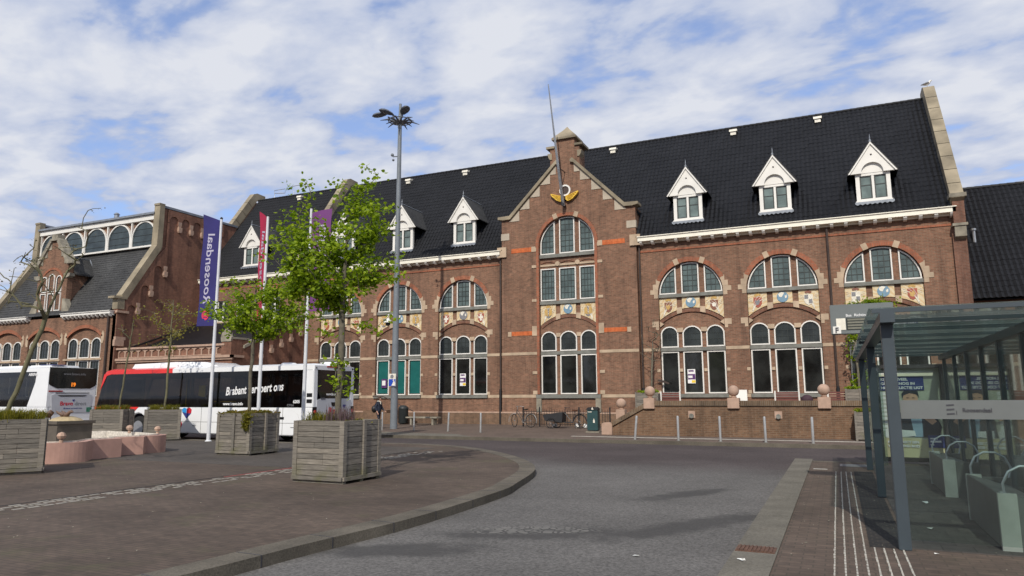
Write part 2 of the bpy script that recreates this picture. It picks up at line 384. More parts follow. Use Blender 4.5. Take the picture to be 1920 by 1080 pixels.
# corbelled arch relief, arch rings, quoins, courses
def bay_trim(cx, mid=True, quoin=True):
    t = MB()
    # arch ring
    o = arc(cx, 6.95, W_+0.24, 0.42, PI-0.42, 22); i = arc(cx, 6.95, W_+0.0, 0.42, PI-0.42, 22)
    for k in range(22):
        t.prism([o[k], o[k+1], i[k+1], i[k]], 'xz', -0.03, 0.1)
    t.obj('arch_ring', BR_A, ST)
    s = MB(); s2 = MB(); s3 = MB()
    for sg in (-1, 1):
        for a in (1.17,):     # small blocks in the arch ring
            ang = PI/2 - sg*0.38
            c, si = math.cos(ang), math.sin(ang); r0, r1, h = W_-0.02, W_+0.3, 0.13
            s3.prism([(cx+c*r0+si*h, 6.95+si*r0-c*h), (cx+c*r1+si*h, 6.95+si*r1-c*h), (cx+c*r1-si*h, 6.95+si*r1+c*h), (cx+c*r0-si*h, 6.95+si*r0+c*h)], 'xz', -0.045, 0.1)
        e = lambda u: cx+sg*u
        # quoin blocks following the springing: outline against the arch
        def blk(z0, z1, uo):
            pts = [(e(uo), z0), (e(uo), z1)]
            for k in range(5):
                z = z1+(z0-z1)*k/4; rr = math.sqrt(max(0, W_*W_-max(0, z-6.95)**2)); pts.append((e(rr+0.015), z))
            s.prism(pts, 'xz', -0.025, 0.12)
        blk(6.74, 6.95, 1.9); blk(6.953, 7.2, 2.1); blk(7.203, 7.5, 1.95); blk(7.503, 7.78, 1.78)
        blk(5.04, 5.2, 1.85); blk(5.203, 5.5, 2.04)
        s2.prism([(e(1.66), 5.2), (e(1.45), 5.36), (e(1.66), 5.5)], 'xz', 0.1, 0.26)
        blk(2.83, 2.99, 1.86); blk(1.69, 1.86, 1.86)
        x0, x1 = sorted((e(0.52), e(0.72)))
        s2.box(x0+0.02, x1-0.02, 0.13, 0.26, 2.83, 2.99)
        s2.box(x0-0.06, x1+0.06, 0.09, 0.26, 4.9, 5.12)          # springer between the arched lights
        s2.prism([(e(0.47), 5.93), (e(0.47), 6.22), (e(0.74), 6.2), (e(0.74), 5.86)], 'xz', 0.09, 0.26)
        s2.box(x0+0.01, x1-0.01, 0.12, 0.26, 3.93, 4.09)
    s.obj('quoin', STONE, ST); s2.obj('mullion_stone', STONE, ST); s3.obj('arch_stone', STONE, ST)
    g = MB()
    g.box(cx-W_+0.005, cx+W_-0.005, 0.03, 0.26, 6.76, 6.94); g.box(cx-W_+0.005, cx+W_-0.005, 0.07, 0.27, 3.9, 4.08)
    g.box(cx-W_-0.04, cx+W_+0.04, -0.1, 0.2, 1.5, 1.678)
    g.obj('sill', SILL, ST)
    # segmental brick arch under the mosaics
    b = MB()
    o = segarc(cx-W_+0.01, 5.52, cx+W_-0.01, 5.52, 0.62, 16); i = segarc(cx-W_+0.1, 5.38, cx+W_-0.1, 5.38, 0.58, 16)
    for k in range(16): b.prism([o[k], o[k+1], i[k+1], i[k]], 'xz', 0.12, 0.25)
    b.obj('relieving_arch', brick_dk, ST)
brick_dk = brickmat('brick_relief', (0.22, 0.10, 0.06), (0.18, 0.08, 0.05), (0.2, 0.13, 0.1), bw=0.075, bh=0.16, stain=0.15)

def archz(x, cx): u = x-cx; r = (1.68**2+0.62**2)/(2*0.62); return 5.54+0.62-r+math.sqrt(r*r-u*u)
# mosaics
def mosaicmat():
    m, t, b = newmat('mosaic_tile')
    g = NN(t, 'ShaderNodeNewGeometry')
    wv = NN(t, 'ShaderNodeTexWave', wave_type='RINGS', rings_direction='SPHERICAL'); wv.inputs['Scale'].default_value = 1.6; wv.inputs['Distortion'].default_value = 7; wv.inputs['Detail'].default_value = 1.5; wv.inputs['Detail Scale'].default_value = 1.3
    t.links.new(g.outputs['Position'], wv.inputs['Vector'])
    c = ramp(t, wv.outputs['Fac'], [(0.0, (0.58, 0.42, 0.22)), (0.35, (0.6, 0.46, 0.27)), (0.55, (0.63, 0.52, 0.34)), (0.75, (0.61, 0.49, 0.3)), (0.92, (0.68, 0.6, 0.44)), (1.0, (0.62, 0.5, 0.3))])
    t.links.new(c, b.inputs['Base Color']); b.inputs['Roughness'].default_value = 0.45
    return m
MOS = mosaicmat()
E_ = {k: mk('enamel_'+k, c, 0.45, 0.15, 8, bs=0) for k, c in dict(white=(0.72, 0.68, 0.58), brown=(0.22, 0.085, 0.05), red=(0.34, 0.08, 0.05), blue=(0.16, 0.27, 0.36), grey=(0.2, 0.2, 0.21), gold=(0.5, 0.32, 0.1), black=(0.04, 0.04, 0.05)).items()}
def scroll(mb, cx, cz, sg):
    # cream scrollwork ribbons in the lower corners
    for q in range(3):
        pts = []
        for k in range(15):
            t = k/14; u = 0.13+q*0.075+0.55*t*t; z = 0.16+q*0.1+0.78*t-0.2*math.sin(t*5)*(1-t)
            pts.append((cx+sg*(1.62-u*(1-0.2*q)), 0.128, cz+z*0.9))
        ok = [p for p in pts if p[2] > archz(p[0], RBc)+0.05 and p[2] < 6.68 and abs(p[0]-RBc) > 0.78]
        if len(ok) > 2: mb.tube(ok, 0.02, 4)
RBc = 0
def shield(kind, x, z, p):
    y0, y1 = 0.118, 0.14
    pts = [(x-0.2, z+0.24), (x+0.2, z+0.24), (x+0.2, z-0.08), (x+0.12, z-0.22), (x, z-0.3), (x-0.12, z-0.22), (x-0.2, z-0.08)]
    m1, m2 = {'cross': ('red', 'white'), 'brown': ('brown', 'gold'), 'castle': ('red', 'grey'), 'quarter': ('white', 'grey'), 'lion': ('red', 'gold'), 'eagle': ('grey', 'gold'), 'portugal': ('brown', 'white')}[kind]
    o = MB().prism(pts, 'xz', y0, y1).obj('shield', E_[m1], p)
    d = MB(); yy = y0-0.008
    if kind == 'cross': d.box(x-0.055, x+0.055, yy, y0-0.001, z-0.2, z+0.2); d.box(x-0.16, x-0.056, yy, y0-0.001, z-0.05, z+0.07); d.box(x+0.056, x+0.16, yy, y0-0.001, z-0.05, z+0.07)
    elif kind == 'quarter': d.box(x-0.18, x-0.01, yy, y0-0.001, z+0.02, z+0.22); d.box(x+0.01, x+0.17, yy, y0-0.001, z-0.2, z-0.0)
    elif kind == 'eagle':
        for s in (-1, 1):
            d.prism([(x+s*0.02, z-0.2), (x+s*0.05, z+0.2), (x+s*0.16, z+0.26), (x+s*0.24, z+0.1), (x+s*0.2, z-0.12)], 'xz', yy, y0-0.001)
    elif kind == 'portugal': d.prism(arc(x, z, 0.11, 0, 2*PI*11/12, 11), 'xz', yy, y0-0.001)
    else:
        d.prism([(x-0.1, z-0.12), (x+0.02, z-0.16), (x+0.12, z), (x+0.03, z+0.16), (x-0.02, z+0.04), (x-0.13, z+0.12)], 'xz', yy, y0-0.001)
    d.obj('charge', E_[m2], p)
    c = MB()   # crown
    c.prism([(x-0.14, z+0.3), (x+0.14, z+0.3), (x+0.16, z+0.37), (x+0.07, z+0.42), (x, z+0.48), (x-0.07, z+0.42), (x-0.16, z+0.37)], 'xz', y0+0.002, y1)
    c.obj('crown', E_['gold' if kind != 'quarter' else 'brown'], p)
def globe(x, z, p, kind='blue'):
    MB().prism(arc(x, z, 0.27, 0, 2*PI*19/20, 19), 'xz', 0.118, 0.14).obj('globe', E_[kind], p)
    d = MB(); d.prism([(x-0.16, z+0.02), (x-0.2, z+0.16), (x-0.05, z+0.24), (x+0.1, z+0.2), (x+0.02, z+0.1), (x-0.04, z-0.02)], 'xz', 0.11, 0.117); d.prism([(x+0.1, z+0.04), (x+0.2, z+0.1), (x+0.2, z-0.04), (x+0.12, z-0.08)], 'xz', 0.11, 0.117)
    d.obj('continent', E_['white'], p)
def mosaics(cx, kinds, gk='blue'):
    global RBc; RBc = cx
    for sg, kd in ((-1, kinds[0]), (1, kinds[1])):
        a, b = cx+sg*1.66, cx+sg*0.74
        pts = [(a, 6.75), (b, 6.75)] + [(b+(a-b)*k/8, archz(b+(a-b)*k/8, cx)+0.02) for k in range(9)]
        p = MB().prism(pts, 'xz', 0.14, 0.26).obj('mosaic_panel', MOS, ST)
        s = MB(); scroll(s, cx, 5.55, sg)
        for j in range(3):   # feather-like strokes beside the shield
            for s2 in (-1, 1): s.tube([(cx+sg*1.2+s2*0.24, 0.128, 6.28+j*0.08), (cx+sg*1.2+s2*0.32, 0.128, 6.33+j*0.08), (cx+sg*1.2+s2*0.4, 0.128, 6.33+j*0.1)], 0.012, 4)
        s.obj('scrollwork', E_['white'], p); shield(kd, cx+sg*1.19, 6.27, p)
    x0, x1 = cx-0.46, cx+0.46
    pts = [(x0, 6.75), (x1, 6.75)] + [(x1+(x0-x1)*k/6, archz(x1+(x0-x1)*k/6, cx)+0.02) for k in range(7)]
    p = MB().prism(pts, 'xz', 0.14, 0.26).obj('mosaic_panel', MOS, ST); globe(cx, 6.46, p, gk)
LT = [(-1.64, -0.72), (-0.5, 0.5), (0.72, 1.64)]
def lower_lights(cx, low=GL_LOW, mid=GL_MID, midbars=3):
    for a, b in LT:
        window(ST, [(cx+a, 1.7), (cx+b, 1.7), (cx+b, 3.88), (cx+a, 3.88)], 0.22, low, bars=False, depth=0.1)
        top = segarc(cx+b, 4.86, cx+a, 4.86, 0.36, 8)
        window(ST, [(cx+a, 4.1), (cx+b, 4.1)] + top, 0.22, mid, nx=midbars, dz=0.34, depth=0.1, bw=0.015)
def lunette(cx, zs=6.95, r=1.64, stilt=0.0):
    for a, b in [(-r+0.015, -0.74), (-0.46, 0.46), (0.74, r-0.015)]:
        n = 7; top = []
        for k in range(n+1):
            x = b+(a-b)*k/n; top.append((cx+x, zs+stilt+math.sqrt(max(0.0004, r*r-x*x))))
        f = stilt > 0
        if b > 1: top = [(cx+r*math.cos(t), zs+stilt+r*math.sin(t)) for t in [0.16+(math.acos(0.74/r)-0.16)*(0, .12, .26, .42, .58, .74, 1.0)[k] for k in range(7)]]; pts = [(cx+a, zs), (cx+r, zs)] + top
        elif a < -1: top = [(cx+r*math.cos(t), zs+stilt+r*math.sin(t)) for t in [math.acos(-0.74/r)+(PI-0.16-math.acos(-0.74/r))*(0, .26, .42, .58, .74, .88, 1.0)[k] for k in range(7)]]; pts = [(cx-r, zs), (cx+b, zs)] + top
        else: pts = [(cx+a, zs), (cx+b, zs)] + top
        window(ST, pts, 0.22, GL_UP, nx=3, dz=0.3, depth=0.1, bw=0.03)
for cx, kk, gk in zip(RB+LB, [('brown', 'portugal'), ('castle', 'quarter'), ('quarter', 'lion'), ('cross', 'cross'), ('eagle', 'eagle'), ('lion', 'lion')], ['blue', 'blue', 'blue', 'grey', 'blue', 'blue']):
    bay_trim(cx); lunette(cx); mosaics(cx, kk, gk); lower_lights(cx, GL_TEAL if cx == LB[1] else GL_LOW, GL_MID)
# entrance opening in the middle bay of the right wing: inner door frame
# flyers in the windows
FLY = [mk('paper_white', (0.75, 0.74, 0.72), 0.6, 0.03, 3, bs=0), mk('flyer_violet', (0.09, 0.03, 0.13), 0.5, 0.3, 12, bs=0), mk('flyer_yellow', (0.75, 0.52, 0.03), 0.5, 0.1, 3, bs=0)]
for x in (RB[0]-0.12, -13.48+0.0, LB[0]):
    f = MB().box(x-0.2, x+0.2, 0.112, 0.12, 2.22, 2.95, 0).box(x-0.19, x+0.19, 0.109, 0.1115, 2.42, 2.7, 1).box(x-0.17, x+0.05, 0.106, 0.1085, 2.5, 2.62, 0).box(x-0.0, x+0.19, 0.108, 0.1115, 2.25, 2.38, 2).box(x-0.15, x+0.12, 0.108, 0.1115, 2.82, 2.9, 1)
    tag(f.obj('window_poster', FLY, ST), 'white, violet and yellow flyer behind the glass')
f = MB().box(-26.1, -25.7, 0.108, 0.118, 2.15, 2.7, 1); f.box(-26.05, -25.8, 0.104, 0.1075, 2.3, 2.6, 0); f.obj('window_poster', FLY, ST)

# courses across the wings
st = MB()
def course(x0, x1, z0, z1, y=-0.02): st.box(x0, x1, y, 0.1, z0, z1)
for a, b in [(-9.38, RB[0]-W_-0.0), (RB[0]+W_, RB[1]-W_), (RB[1]+W_, RB[2]-W_), (RB[2]+W_, 5.5), (LB[0]+W_, -17.56), (LB[1]+W_, LB[0]-W_), (LB[2]+W_, LB[1]-W_), (-32.0, LB[2]-W_)]:
    course(a+0.01, b-0.01, 3.92, 4.08)
    a2 = a + (0.05 if a in (RB[0]+W_, RB[1]+W_, RB[2]+W_) or a > -32 and a < -17 else 0.0)
    course(a2+0.01, b-0.06, 1.51, 1.675)
st.obj('stone_course', STONE, ST)
pl = MB(); pl.box(-32.1, -17.56, -0.06, 0.05, 0, 0.64); pl.box(-9.38, 5.5, -0.06, 0.05, 0, 0.64)
pl.obj('plinth', BR_D, ST)
pg = MB(); pg.box(-32.1, -17.56, -0.08, 0.05, 0.64, 0.72); pg.box(-9.38, 5.5, -0.08, 0.05, 0.64, 0.72); pg.obj('plinth_course', STONE_P, ST)
so_ = MB(); so_.box(-42.05, -17.6, -0.04, 0.1, 9.3, 9.39); so_.box(-9.35, 5.5, -0.04, 0.1, 9.3, 9.39); so_.obj('brick_course', BR_A, ST)

# cornice: white gutter board, blocks under it
def cornice(parent, x0, x1, yw, zb, zt, step, proj=0.42, mat=CREAM):
    c = MB(); c.box(x0, x1, yw-proj, yw+0.05, zb+0.08, zt-0.04); c.box(x0-0.03, x1+0.03, yw-proj-0.06, yw+0.05, zt-0.04, zt); c.box(x0, x1, yw-0.1, yw+0.05, zb-0.02, zb+0.119)
    c.obj('cornice', mat, parent)
    n = int((x1-x0)/step); b = MB()
    for k in range(n+1):
        x = x0+0.15+(x1-x0-0.3)*k/n
        b.prism([(yw-0.098, zb-0.12), (yw-0.098, zb+0.118), (yw-proj+0.04, zb+0.118), (yw-proj+0.04, zb+0.02), (yw-proj+0.14, zb-0.08)], 'yz', x-0.075, x+0.075)
    b.obj('cornice_bracket', WHITE, parent)
cornice(ST, -9.3, 5.5, 0, 9.78, 10.12, 0.62)
cornice(ST, -42.05, -17.6, 0, 9.78, 10.12, 0.62)
# roof -------------------------------------------------------------
def tile_roof(name, parent, mat, x0, x1, ye, ze, yr, zr, tw=0.23, th=0.34, amp=0.055, sub=4, lift=0.014, skip=None):
    mb = MB(); L = math.hypot(yr-ye, zr-ze); rows = int(L/th); cols = int((x1-x0)/tw)
    dy, dz = (yr-ye)/L, (zr-ze)/L; ny, nz = -dz, dy
    for r in range(rows):
        s0 = L*r/rows; s1 = L*(r+1)/rows+0.02; vs = []
        jit = [random.uniform(-0.004, 0.004) for _ in range(cols+1)]
        for c in range(cols*sub+1):
            x = x0+(x1-x0)*c/(cols*sub); ph = (c % sub)/sub*2*PI
            h = amp*(0.5-0.5*math.cos(ph))+jit[c//sub]
            for s_, l in ((s0, lift), (s1, 0.0)):
                vs.append((x, ye+dy*s_+ny*(h+l), ze+dz*s_+nz*(h+l)))
            vs.append((x, ye+dy*s0+ny*(h-0.01), ze+dz*s0+nz*(h-0.01)))
        fs = []
        for c in range(cols*sub):
            a = c*3
            if skip and skip(*vs[a]): continue
            fs.append((a, a+3, a+4, a+1)); fs.append((a+2, a+5, a+3, a))
        mb.add(vs, fs)
    return mb.obj(name, mat, parent, recalc=False)
KR = 1.34
tile_roof('roof', ST, TILE, -42.2, 5.45, -0.32, 10.09, 5.24, 17.52, skip=lambda x, y, z: -17.5 < x < -9.45 and y < 0.45)
rf = MB(); rf.prism([(0.35, 10.0), (0.35, 10.8), (5.3, 17.43), (10.85, 10.0)], 'yz', -42.2, 5.45); rf.obj('roof_body', TILE, ST)
rd = MB()
for k in range(int(47.6/0.36)):
    x = -42.2+k*0.36; rd.tube([(x, 5.28, 17.53), (x+0.37, 5.28, 17.53)], [0.13, 0.115], 8)
rd.obj('ridge_tiles', TILE, ST)
# ridge vents
for x in (0.03, -4.6, -13.0+2.2-1.2, -22.7, -27.4, -37.5):
    y = 4.98; z = 10.5+KR*y
    v = MB(); v.box(x-0.16, x+0.16, y-0.3, y+0.1, z-0.25, z+0.05); v.prism([(y-0.36, z-0.05), (y-0.3, z+0.1), (y+0.1, z+0.16), (y+0.1, z+0.05)], 'yz', x-0.22, x+0.22)
    v.obj('roof_vent', E_['white'], ST)
# dormers
def dormer(x, parent):
    y0 = 0.26
    f = MB()  # cheeks + body
    zt = 12.62
    yb = (zt-10.1)/KR + 0.35
    f.prism([(y0+0.04, 10.62), (y0+0.04, zt), ((zt-10.1)/KR-0.1, zt)], 'yz', x-0.70, x+0.70)
    d = f.obj('dormer', TILE, parent)
    w_ = MB()   # white frame
    z0 = 10.92
    w_.box(x-0.76, x-0.58, y0-0.04, y0+0.12, z0, 12.32); w_.box(x+0.58, x+0.76, y0-0.04, y0+0.12, z0, 12.32)
    w_.box(x-0.579, x+0.579, y0-0.04, y0+0.12, 12.2, 12.32); w_.box(x-0.579, x+0.579, y0-0.06, y0+0.12, z0, z0+0.12); w_.box(x-0.055, x+0.055, y0-0.03, y0+0.12, z0+0.121, 12.199)
    w_.box(x-0.8, x+0.8, y0-0.09, y0-0.041, z0-0.05, z0+0.03)
    w_.obj('dormer_frame', WHITE, d)
    for s in (-1, 1):
        a, b = sorted((x+s*0.06, x+s*0.575))
        o = [(a, z0+0.125), (b, z0+0.125), (b, 12.195), (a, 12.195)]; i = inset(o, 0.05)
        q = MB().ring(o, i, 'xz', y0, y0+0.1); q.box(i[0][0], i[1][0], y0+0.01, y0+0.05, 11.72, 11.76); q.obj('dormer_sash', DARKF, d)
        MB().prism(i, 'xz', y0+0.03, y0+0.06).obj('dormer_pane', GL_DORM, d)
    # gable board with round arch
    g = MB(); zb, za, hw = 12.3, 13.72, 0.98; r = 0.48; cz = 12.34
    al = arc(x, cz, r, PI, PI/2, 8); ar = arc(x, cz, r, PI/2, 0, 8)
    g.prism([(x-hw, zb), (x-r, zb)] + al + [(x, za)], 'xz', y0-0.2, y0-0.06)
    g.prism([(x, za)] + ar + [(x+r, zb), (x+hw, zb)], 'xz', y0-0.2, y0-0.06)
    g.box(x-0.6, x+0.6, y0-0.058, y0-0.0, 12.325, 12.9)
    for s in (-1, 1):   # barge mouldings
        g.prism([(x+s*(hw+0.1), zb-0.02), (x+s*(hw+0.02), zb-0.02), (x, za+0.0), (x, za+0.12)], 'xz', y0-0.27, y0-0.201)
    g.obj('dormer_gable', WHITE, d)
    MB().sphere((x, y0-0.2, 13.2), 0.045, 8).obj('vent_hole', PIPE, d)
    MB().lathe([(0.05, 13.8), (0.06, 13.9), (0.02, 13.95), (0.03, 14.05), (0.005, 14.25)], (x, y0-0.2, 0), 8).obj('finial', LEAD, d)
    r_ = MB()
    def yr(z): return (z-10.1)/KR-0.2
    for s in (-1, 1):
        A = (x+s*(hw+0.13), y0-0.24, zb-0.0); B = (x, y0-0.24, za+0.14); Cc = (x, yr(za+0.14)+0.35, za+0.14); D = (x+s*(hw+0.13), yr(zb)+0.35, zb)
        up = Vector((0, 0, 0.05))
        vs = [Vector(p) for p in (A, B, Cc, D)]; vs = vs+[v+up for v in vs]
        r_.add(vs, [(0, 1, 2, 3), (7, 6, 5, 4), (0, 4, 5, 1), (1, 5, 6, 2), (2, 6, 7, 3), (3, 7, 4, 0)])
    r_.obj('dormer_roof', SLATE, d)
    l = MB(); l.tube([(x, y0-0.24, za+0.2), (x, yr(za+0.16)+0.36, za+0.2)], 0.045, 6)
    l.tube([(x, yr(za)+0.36, za+0.17), (x+hw+0.13, yr(zb)+0.38, zb+0.05)], 0.035, 5)
    n = 8
    for k in range(n):   # scalloped lead apron
        a = x-0.85+1.7*k/n
        l.prism([(a, 10.84), (a+1.7/n, 10.84), (a+1.7/n, 10.76), (a+0.85/n, 10.70), (a, 10.76)], 'xz', y0-0.22, y0-0.12)
    l.box(x-0.85, x+0.85, y0-0.2, y0+0.02, 10.841, 10.87)
    l.obj('lead_flashing', LEAD, d)
GL_DORM = glassmat('glass_dormer', (0.13, 0.17, 0.16), 0.2, 0.5)
for x in (-6.65, -2.22, 2.28, -20.3, -24.8, -29.4, -37.6): dormer(x, ST)
# gable-end copings on the roof
def coping(x0, x1, parent, ytop=5.35, ztop=18.05, foot=True, zf=10.6):
    c = MB(); h = 0.32
    p0 = (-0.42, 10.12); p1 = (ytop-0.35, ztop-0.35)
    sl = (p1[1]-p0[1])/(p1[0]-p0[0])
    N = 9
    for k in range(N):
        a = k/N; b = (k+1)/N-0.004
        ya, yb_ = p0[0]+(p1[0]-p0[0])*a, p0[0]+(p1[0]-p0[0])*b; za, zb_ = p0[1]+(p1[1]-p0[1])*a, p0[1]+(p1[1]-p0[1])*b
        c.prism([(ya+0.3, za), (yb_+0.3, zb_), (yb_-0.18, zb_+0.36), (ya-0.18, za+0.36)], 'yz', x0, x1)
    c.prism([(ytop-0.53, ztop-0.02), (ytop-0.05, ztop-0.4), (ytop+0.7, ztop-0.35), (ytop+0.7, ztop+0.08), (ytop-0.2, ztop+0.12)], 'yz', x0, x1)
    c.obj('coping', STONE_C, parent)
    if foot:
        f = MB(); f.box(x0+0.05, x1-0.02, -0.42, 0.4, 9.3, 10.5); f.obj('kneeler', BR_D2, parent)
        g = MB(); g.box(x0-0.06, x1+0.08, -0.6, 0.35, 10.5, 10.68); g.box(x0-0.02, x1+0.04, -0.5, 0.3, 9.18, 9.3); g.prism([(-0.4, 8.7), (-0.45, 9.18), (0, 9.18), (0, 8.5)], 'yz', x0+0.06, x1-0.03); g.obj('kneeler_cap', STONE_G, parent)
STONE_C = mk('coping_stone', (0.25, 0.21, 0.145), 0.85, 0.4, 0.9)
BR_D2 = brickmat('brick_dark', (0.2, 0.095, 0.062), (0.16, 0.075, 0.05), (0.2, 0.13, 0.1), stain=0.3)
coping(5.32, 5.86, ST); coping(-33.35, -32.9, ST); coping(-42.75, -42.3, ST, foot=False)
e = MB(); e.prism([(-0.02, 0), (-0.02, 10.2), (5.2, 17.6), (11, 10.2), (11, 0)], 'yz', 5.45, 5.8); e.prism([(-0.02, 10.0), (5.1, 17.4), (10.4, 10)], 'yz', -42.74, -42.3)
e.box(5.3, 5.85, -0.16, 0.0, 0, 9.2)
e.obj('gable_end_wall', BR_D2, ST)
# downpipes
for x, zt in ((-17.68, 9.7), (-9.3, 9.7), (0.06, 9.7), (-32.3, 9.7)):
    d = MB(); d.tube([(x, -0.11, 0.9), (x, -0.11, zt)], 0.055, 8); d.obj('downpipe', PIPE, ST)
    d = MB(); d.tube([(x, -0.13, 0.02), (x, -0.13, 2.0)], 0.075, 8); d.obj('downpipe_foot', PIPE_B, ST)
# ------------------------------------------------------------------ central gable
GX = -13.48; gy = -0.22
gw = MB(); hw = 4.05
r = 1.68; zs, zl = 10.14, 9.66
al = arc(GX, zs, r, PI, PI/2, 16); ar = arc(GX, zs, r, PI/2, 0, 16)
top = lambda s: [(GX+s*hw, 11.95), (GX+s*3.55, 11.95), (GX+s*0.9, 14.72), (GX+s*0.9, 15.92), (GX+s*0.6, 15.92), (GX+s*0.6, 16.4)]
gw.prism([(GX-hw, 0), (GX, 0), (GX, 1.68), (GX-r, 1.68), (GX-r, zs)] + al[1:] + [(GX, 16.4)] + top(-1)[::-1], 'xz', gy, 0.3)
gw.prism([(GX, 0), (GX+hw, 0)] + top(1) + [(GX, 16.4)] + ar[:-1] + [(GX+r, zs), (GX+r, 1.68), (GX, 1.68)], 'xz', gy, 0.3)
gw.box(GX-hw, GX-r-0.5, 0.3, 2.6, 9, 11.9); gw.box(GX+r+0.5, GX+hw, 0.3, 2.6, 9, 11.9)
gw.box(GX-1.9, GX+1.9, 0.0, 0.28, 1.0, 12.2)
gw.box(GX-0.88, GX+0.88, 0.3, 0.75, 14, 15.9); gw.box(GX-0.58, GX+0.58, 0.3, 0.75, 15.9, 16.39)
gw.obj('gable_wall', BR, ST)
# roof of the cross gable
cr = MB()
for s in (-1, 1):
    zt, zb = 14.75, 11.95
    A = Vector((GX+s*4.1, 0.1, zb-0.2)); B = Vector((GX+s*0.3, 0.1, zt+0.35)); Cc = Vector((GX+s*0.3, 4.0, zt+0.35)); D = Vector((GX+s*4.1, 2.0, zb-0.2))
    up = Vector((0, 0, -0.2)); vs = [A, B, Cc, D]; vs += [v+up for v in vs]
    cr.add(vs, [(0, 1, 2, 3), (7, 6, 5, 4), (0, 4, 5, 1), (1, 5, 6, 2), (2, 6, 7, 3), (3, 7, 4, 0)])
cr.obj('gable_roof', TILE, ST)
# coping and stepped stones
cp = MB()
for s in (-1, 1):
    cp.prism([(GX+s*4.25, 12.0), (GX+s*4.25, 12.14), (GX+s*3.5, 12.16), (GX+s*0.5, 15.18), (GX+s*0.35, 15.1), (GX+s*0.35, 14.95), (GX+s*0.55, 14.9), (GX+s*3.45, 11.95), (GX+s*3.9, 11.93)], 'xz', gy-0.16, 0.42)
    cp.box(*sorted((GX+s*0.62, GX+s*1.12)), gy-0.1, 0.85, 15.92, 16.05)
    cp.prism([(GX+s*0.9, 15.25), (GX+s*1.0, 15.4), (GX+s*1.05, 15.62), (GX+s*0.78, 15.62), (GX+s*0.78, 15.25)], 'xz', gy-0.06, 0.3)
cp.add([(GX-0.75, gy-0.15, 16.4), (GX+0.75, gy-0.15, 16.4), (GX+0.75, 0.9, 16.4), (GX-0.75, 0.9, 16.4), (GX-0.75, gy-0.15, 16.52), (GX+0.75, gy-0.15, 16.52), (GX+0.75, 0.9, 16.52), (GX-0.75, 0.9, 16.52), (GX-0.2, 0.15, 17.1), (GX+0.2, 0.15, 17.1), (GX+0.2, 0.45, 17.1), (GX-0.2, 0.45, 17.1), (GX, 0.3, 17.35)],
       [(0, 3, 2, 1), (0, 1, 5, 4), (1, 2, 6, 5), (2, 3, 7, 6), (3, 0, 4, 7), (4, 5, 9, 8), (5, 6, 10, 9), (6, 7, 11, 10), (7, 4, 8, 11), (8, 9, 12), (9, 10, 12), (10, 11, 12), (11, 8, 12)])
cp.obj('gable_coping', STONE_C, ST)
ks = MB()
for s in (-1, 1):
    for k in range(4):
        x0 = 0.92+k*0.66; x1 = x0+0.66; zz = lambda x: 14.86-(x-0.55)*1.012
        ks.prism([(GX+s*x0, zz(x0)), (GX+s*x0, zz(x1)), (GX+s*x1, zz(x1))], 'xz', gy-0.03, 0)
    ks.prism([(GX+s*0.55, 14.9), (GX+s*0.56, 14.35), (GX+s*0.9, 14.35), (GX+s*0.9, 14.5)], 'xz', gy-0.03, 0)
    e = lambda u: GX+s*u
    ks.box(*sorted((e(3.55), e(4.08))), gy-0.03, 0, 10.72, 11.12)
ks.obj('stone_step', mk('stone_step', (0.42, 0.36, 0.28), 0.8, 0.15, 2), ST)
# rings, bands and stone of the gable
rg = MB(); o = arc(GX, zs, r+0.2, 0, PI, 26); i = arc(GX, zs, r, 0, PI, 26)
for k in range(26): rg.prism([o[k], o[k+1], i[k+1], i[k]], 'xz', gy-0.06, 0.0)
for s in (-1, 1): rg.box(*sorted((GX+s*(r+0.001), GX+s*(r+0.15))), gy-0.05, 0, 1.7, zs)
rg.obj('arch_ring', BR_A, ST)
bd = MB()
for z0, z1 in ((5.03, 5.27), (9.9, 10.16)):
    for s in (-1, 1): bd.box(*sorted((GX+s*2.0, GX+s*3.42)), gy-0.02, 0, z0, z1)
bd.obj('orange_brick_band', BR_O, ST)
s_ = MB()
for s in (-1, 1):
    e = lambda u: GX+s*u
    for z0, z1, a, b in ((5.0, 5.27, 3.43, 3.65), (5.0, 5.55, 1.7, 2.13), (4.97, 5.3, 1.99, 2.15), (9.88, 10.18, 1.84, 2.14), (8.92, 9.08, 1.84, 2.12), (6.95, 7.1, 1.84, 2.12), (2.83, 2.99, 1.84, 2.12), (1.69, 1.9, 1.84, 2.1), (9.0, 9.35, 4.08, 4.25), (11.0-1.3, 10.3, 3.72, 4.3)):
        if a == 1.99 or a == 4.08: continue
        m_ = s_
        m_.box(*sorted((e(a), e(b))), gy-0.035 if a < 3.5 else gy-0.12, 0, z0, z1)
    ang = PI/2-s*0.36; c, si = math.cos(ang), math.sin(ang); r0, r1, h = r-0.02, r+0.28, 0.13
    s_.prism([(GX+c*r0+si*h, zs+si*r0-c*h), (GX+c*r1+si*h, zs+si*r1-c*h), (GX+c*r1-si*h, zs+si*r1+c*h), (GX+c*r0-si*h, zs+si*r0+c*h)], 'xz', gy-0.08, -0.01)
    for a, b in ((r+0.16, hw),):
        s_.box(*sorted((e(a), e(b-0.02))), gy-0.02, 0, 3.92, 4.08); s_.box(*sorted((e(a+0.1), e(b-0.02))), gy-0.02, 0, 1.51, 1.675)
    s_.box(*sorted((e(0.5), e(0.72))), -0.04, 0.05, 3.93, 4.09); s_.box(*sorted((e(0.48), e(0.74))), -0.06, 0.05, 4.9, 5.12); s_.prism([(e(0.47), 5.93), (e(0.47), 6.22), (e(0.74), 6.2), (e(0.74), 5.86)], 'xz', -0.07, 0.05)
s_.box(GX-r+0.01, GX+r-0.01, -0.06, 0.05, 8.98, 9.09)
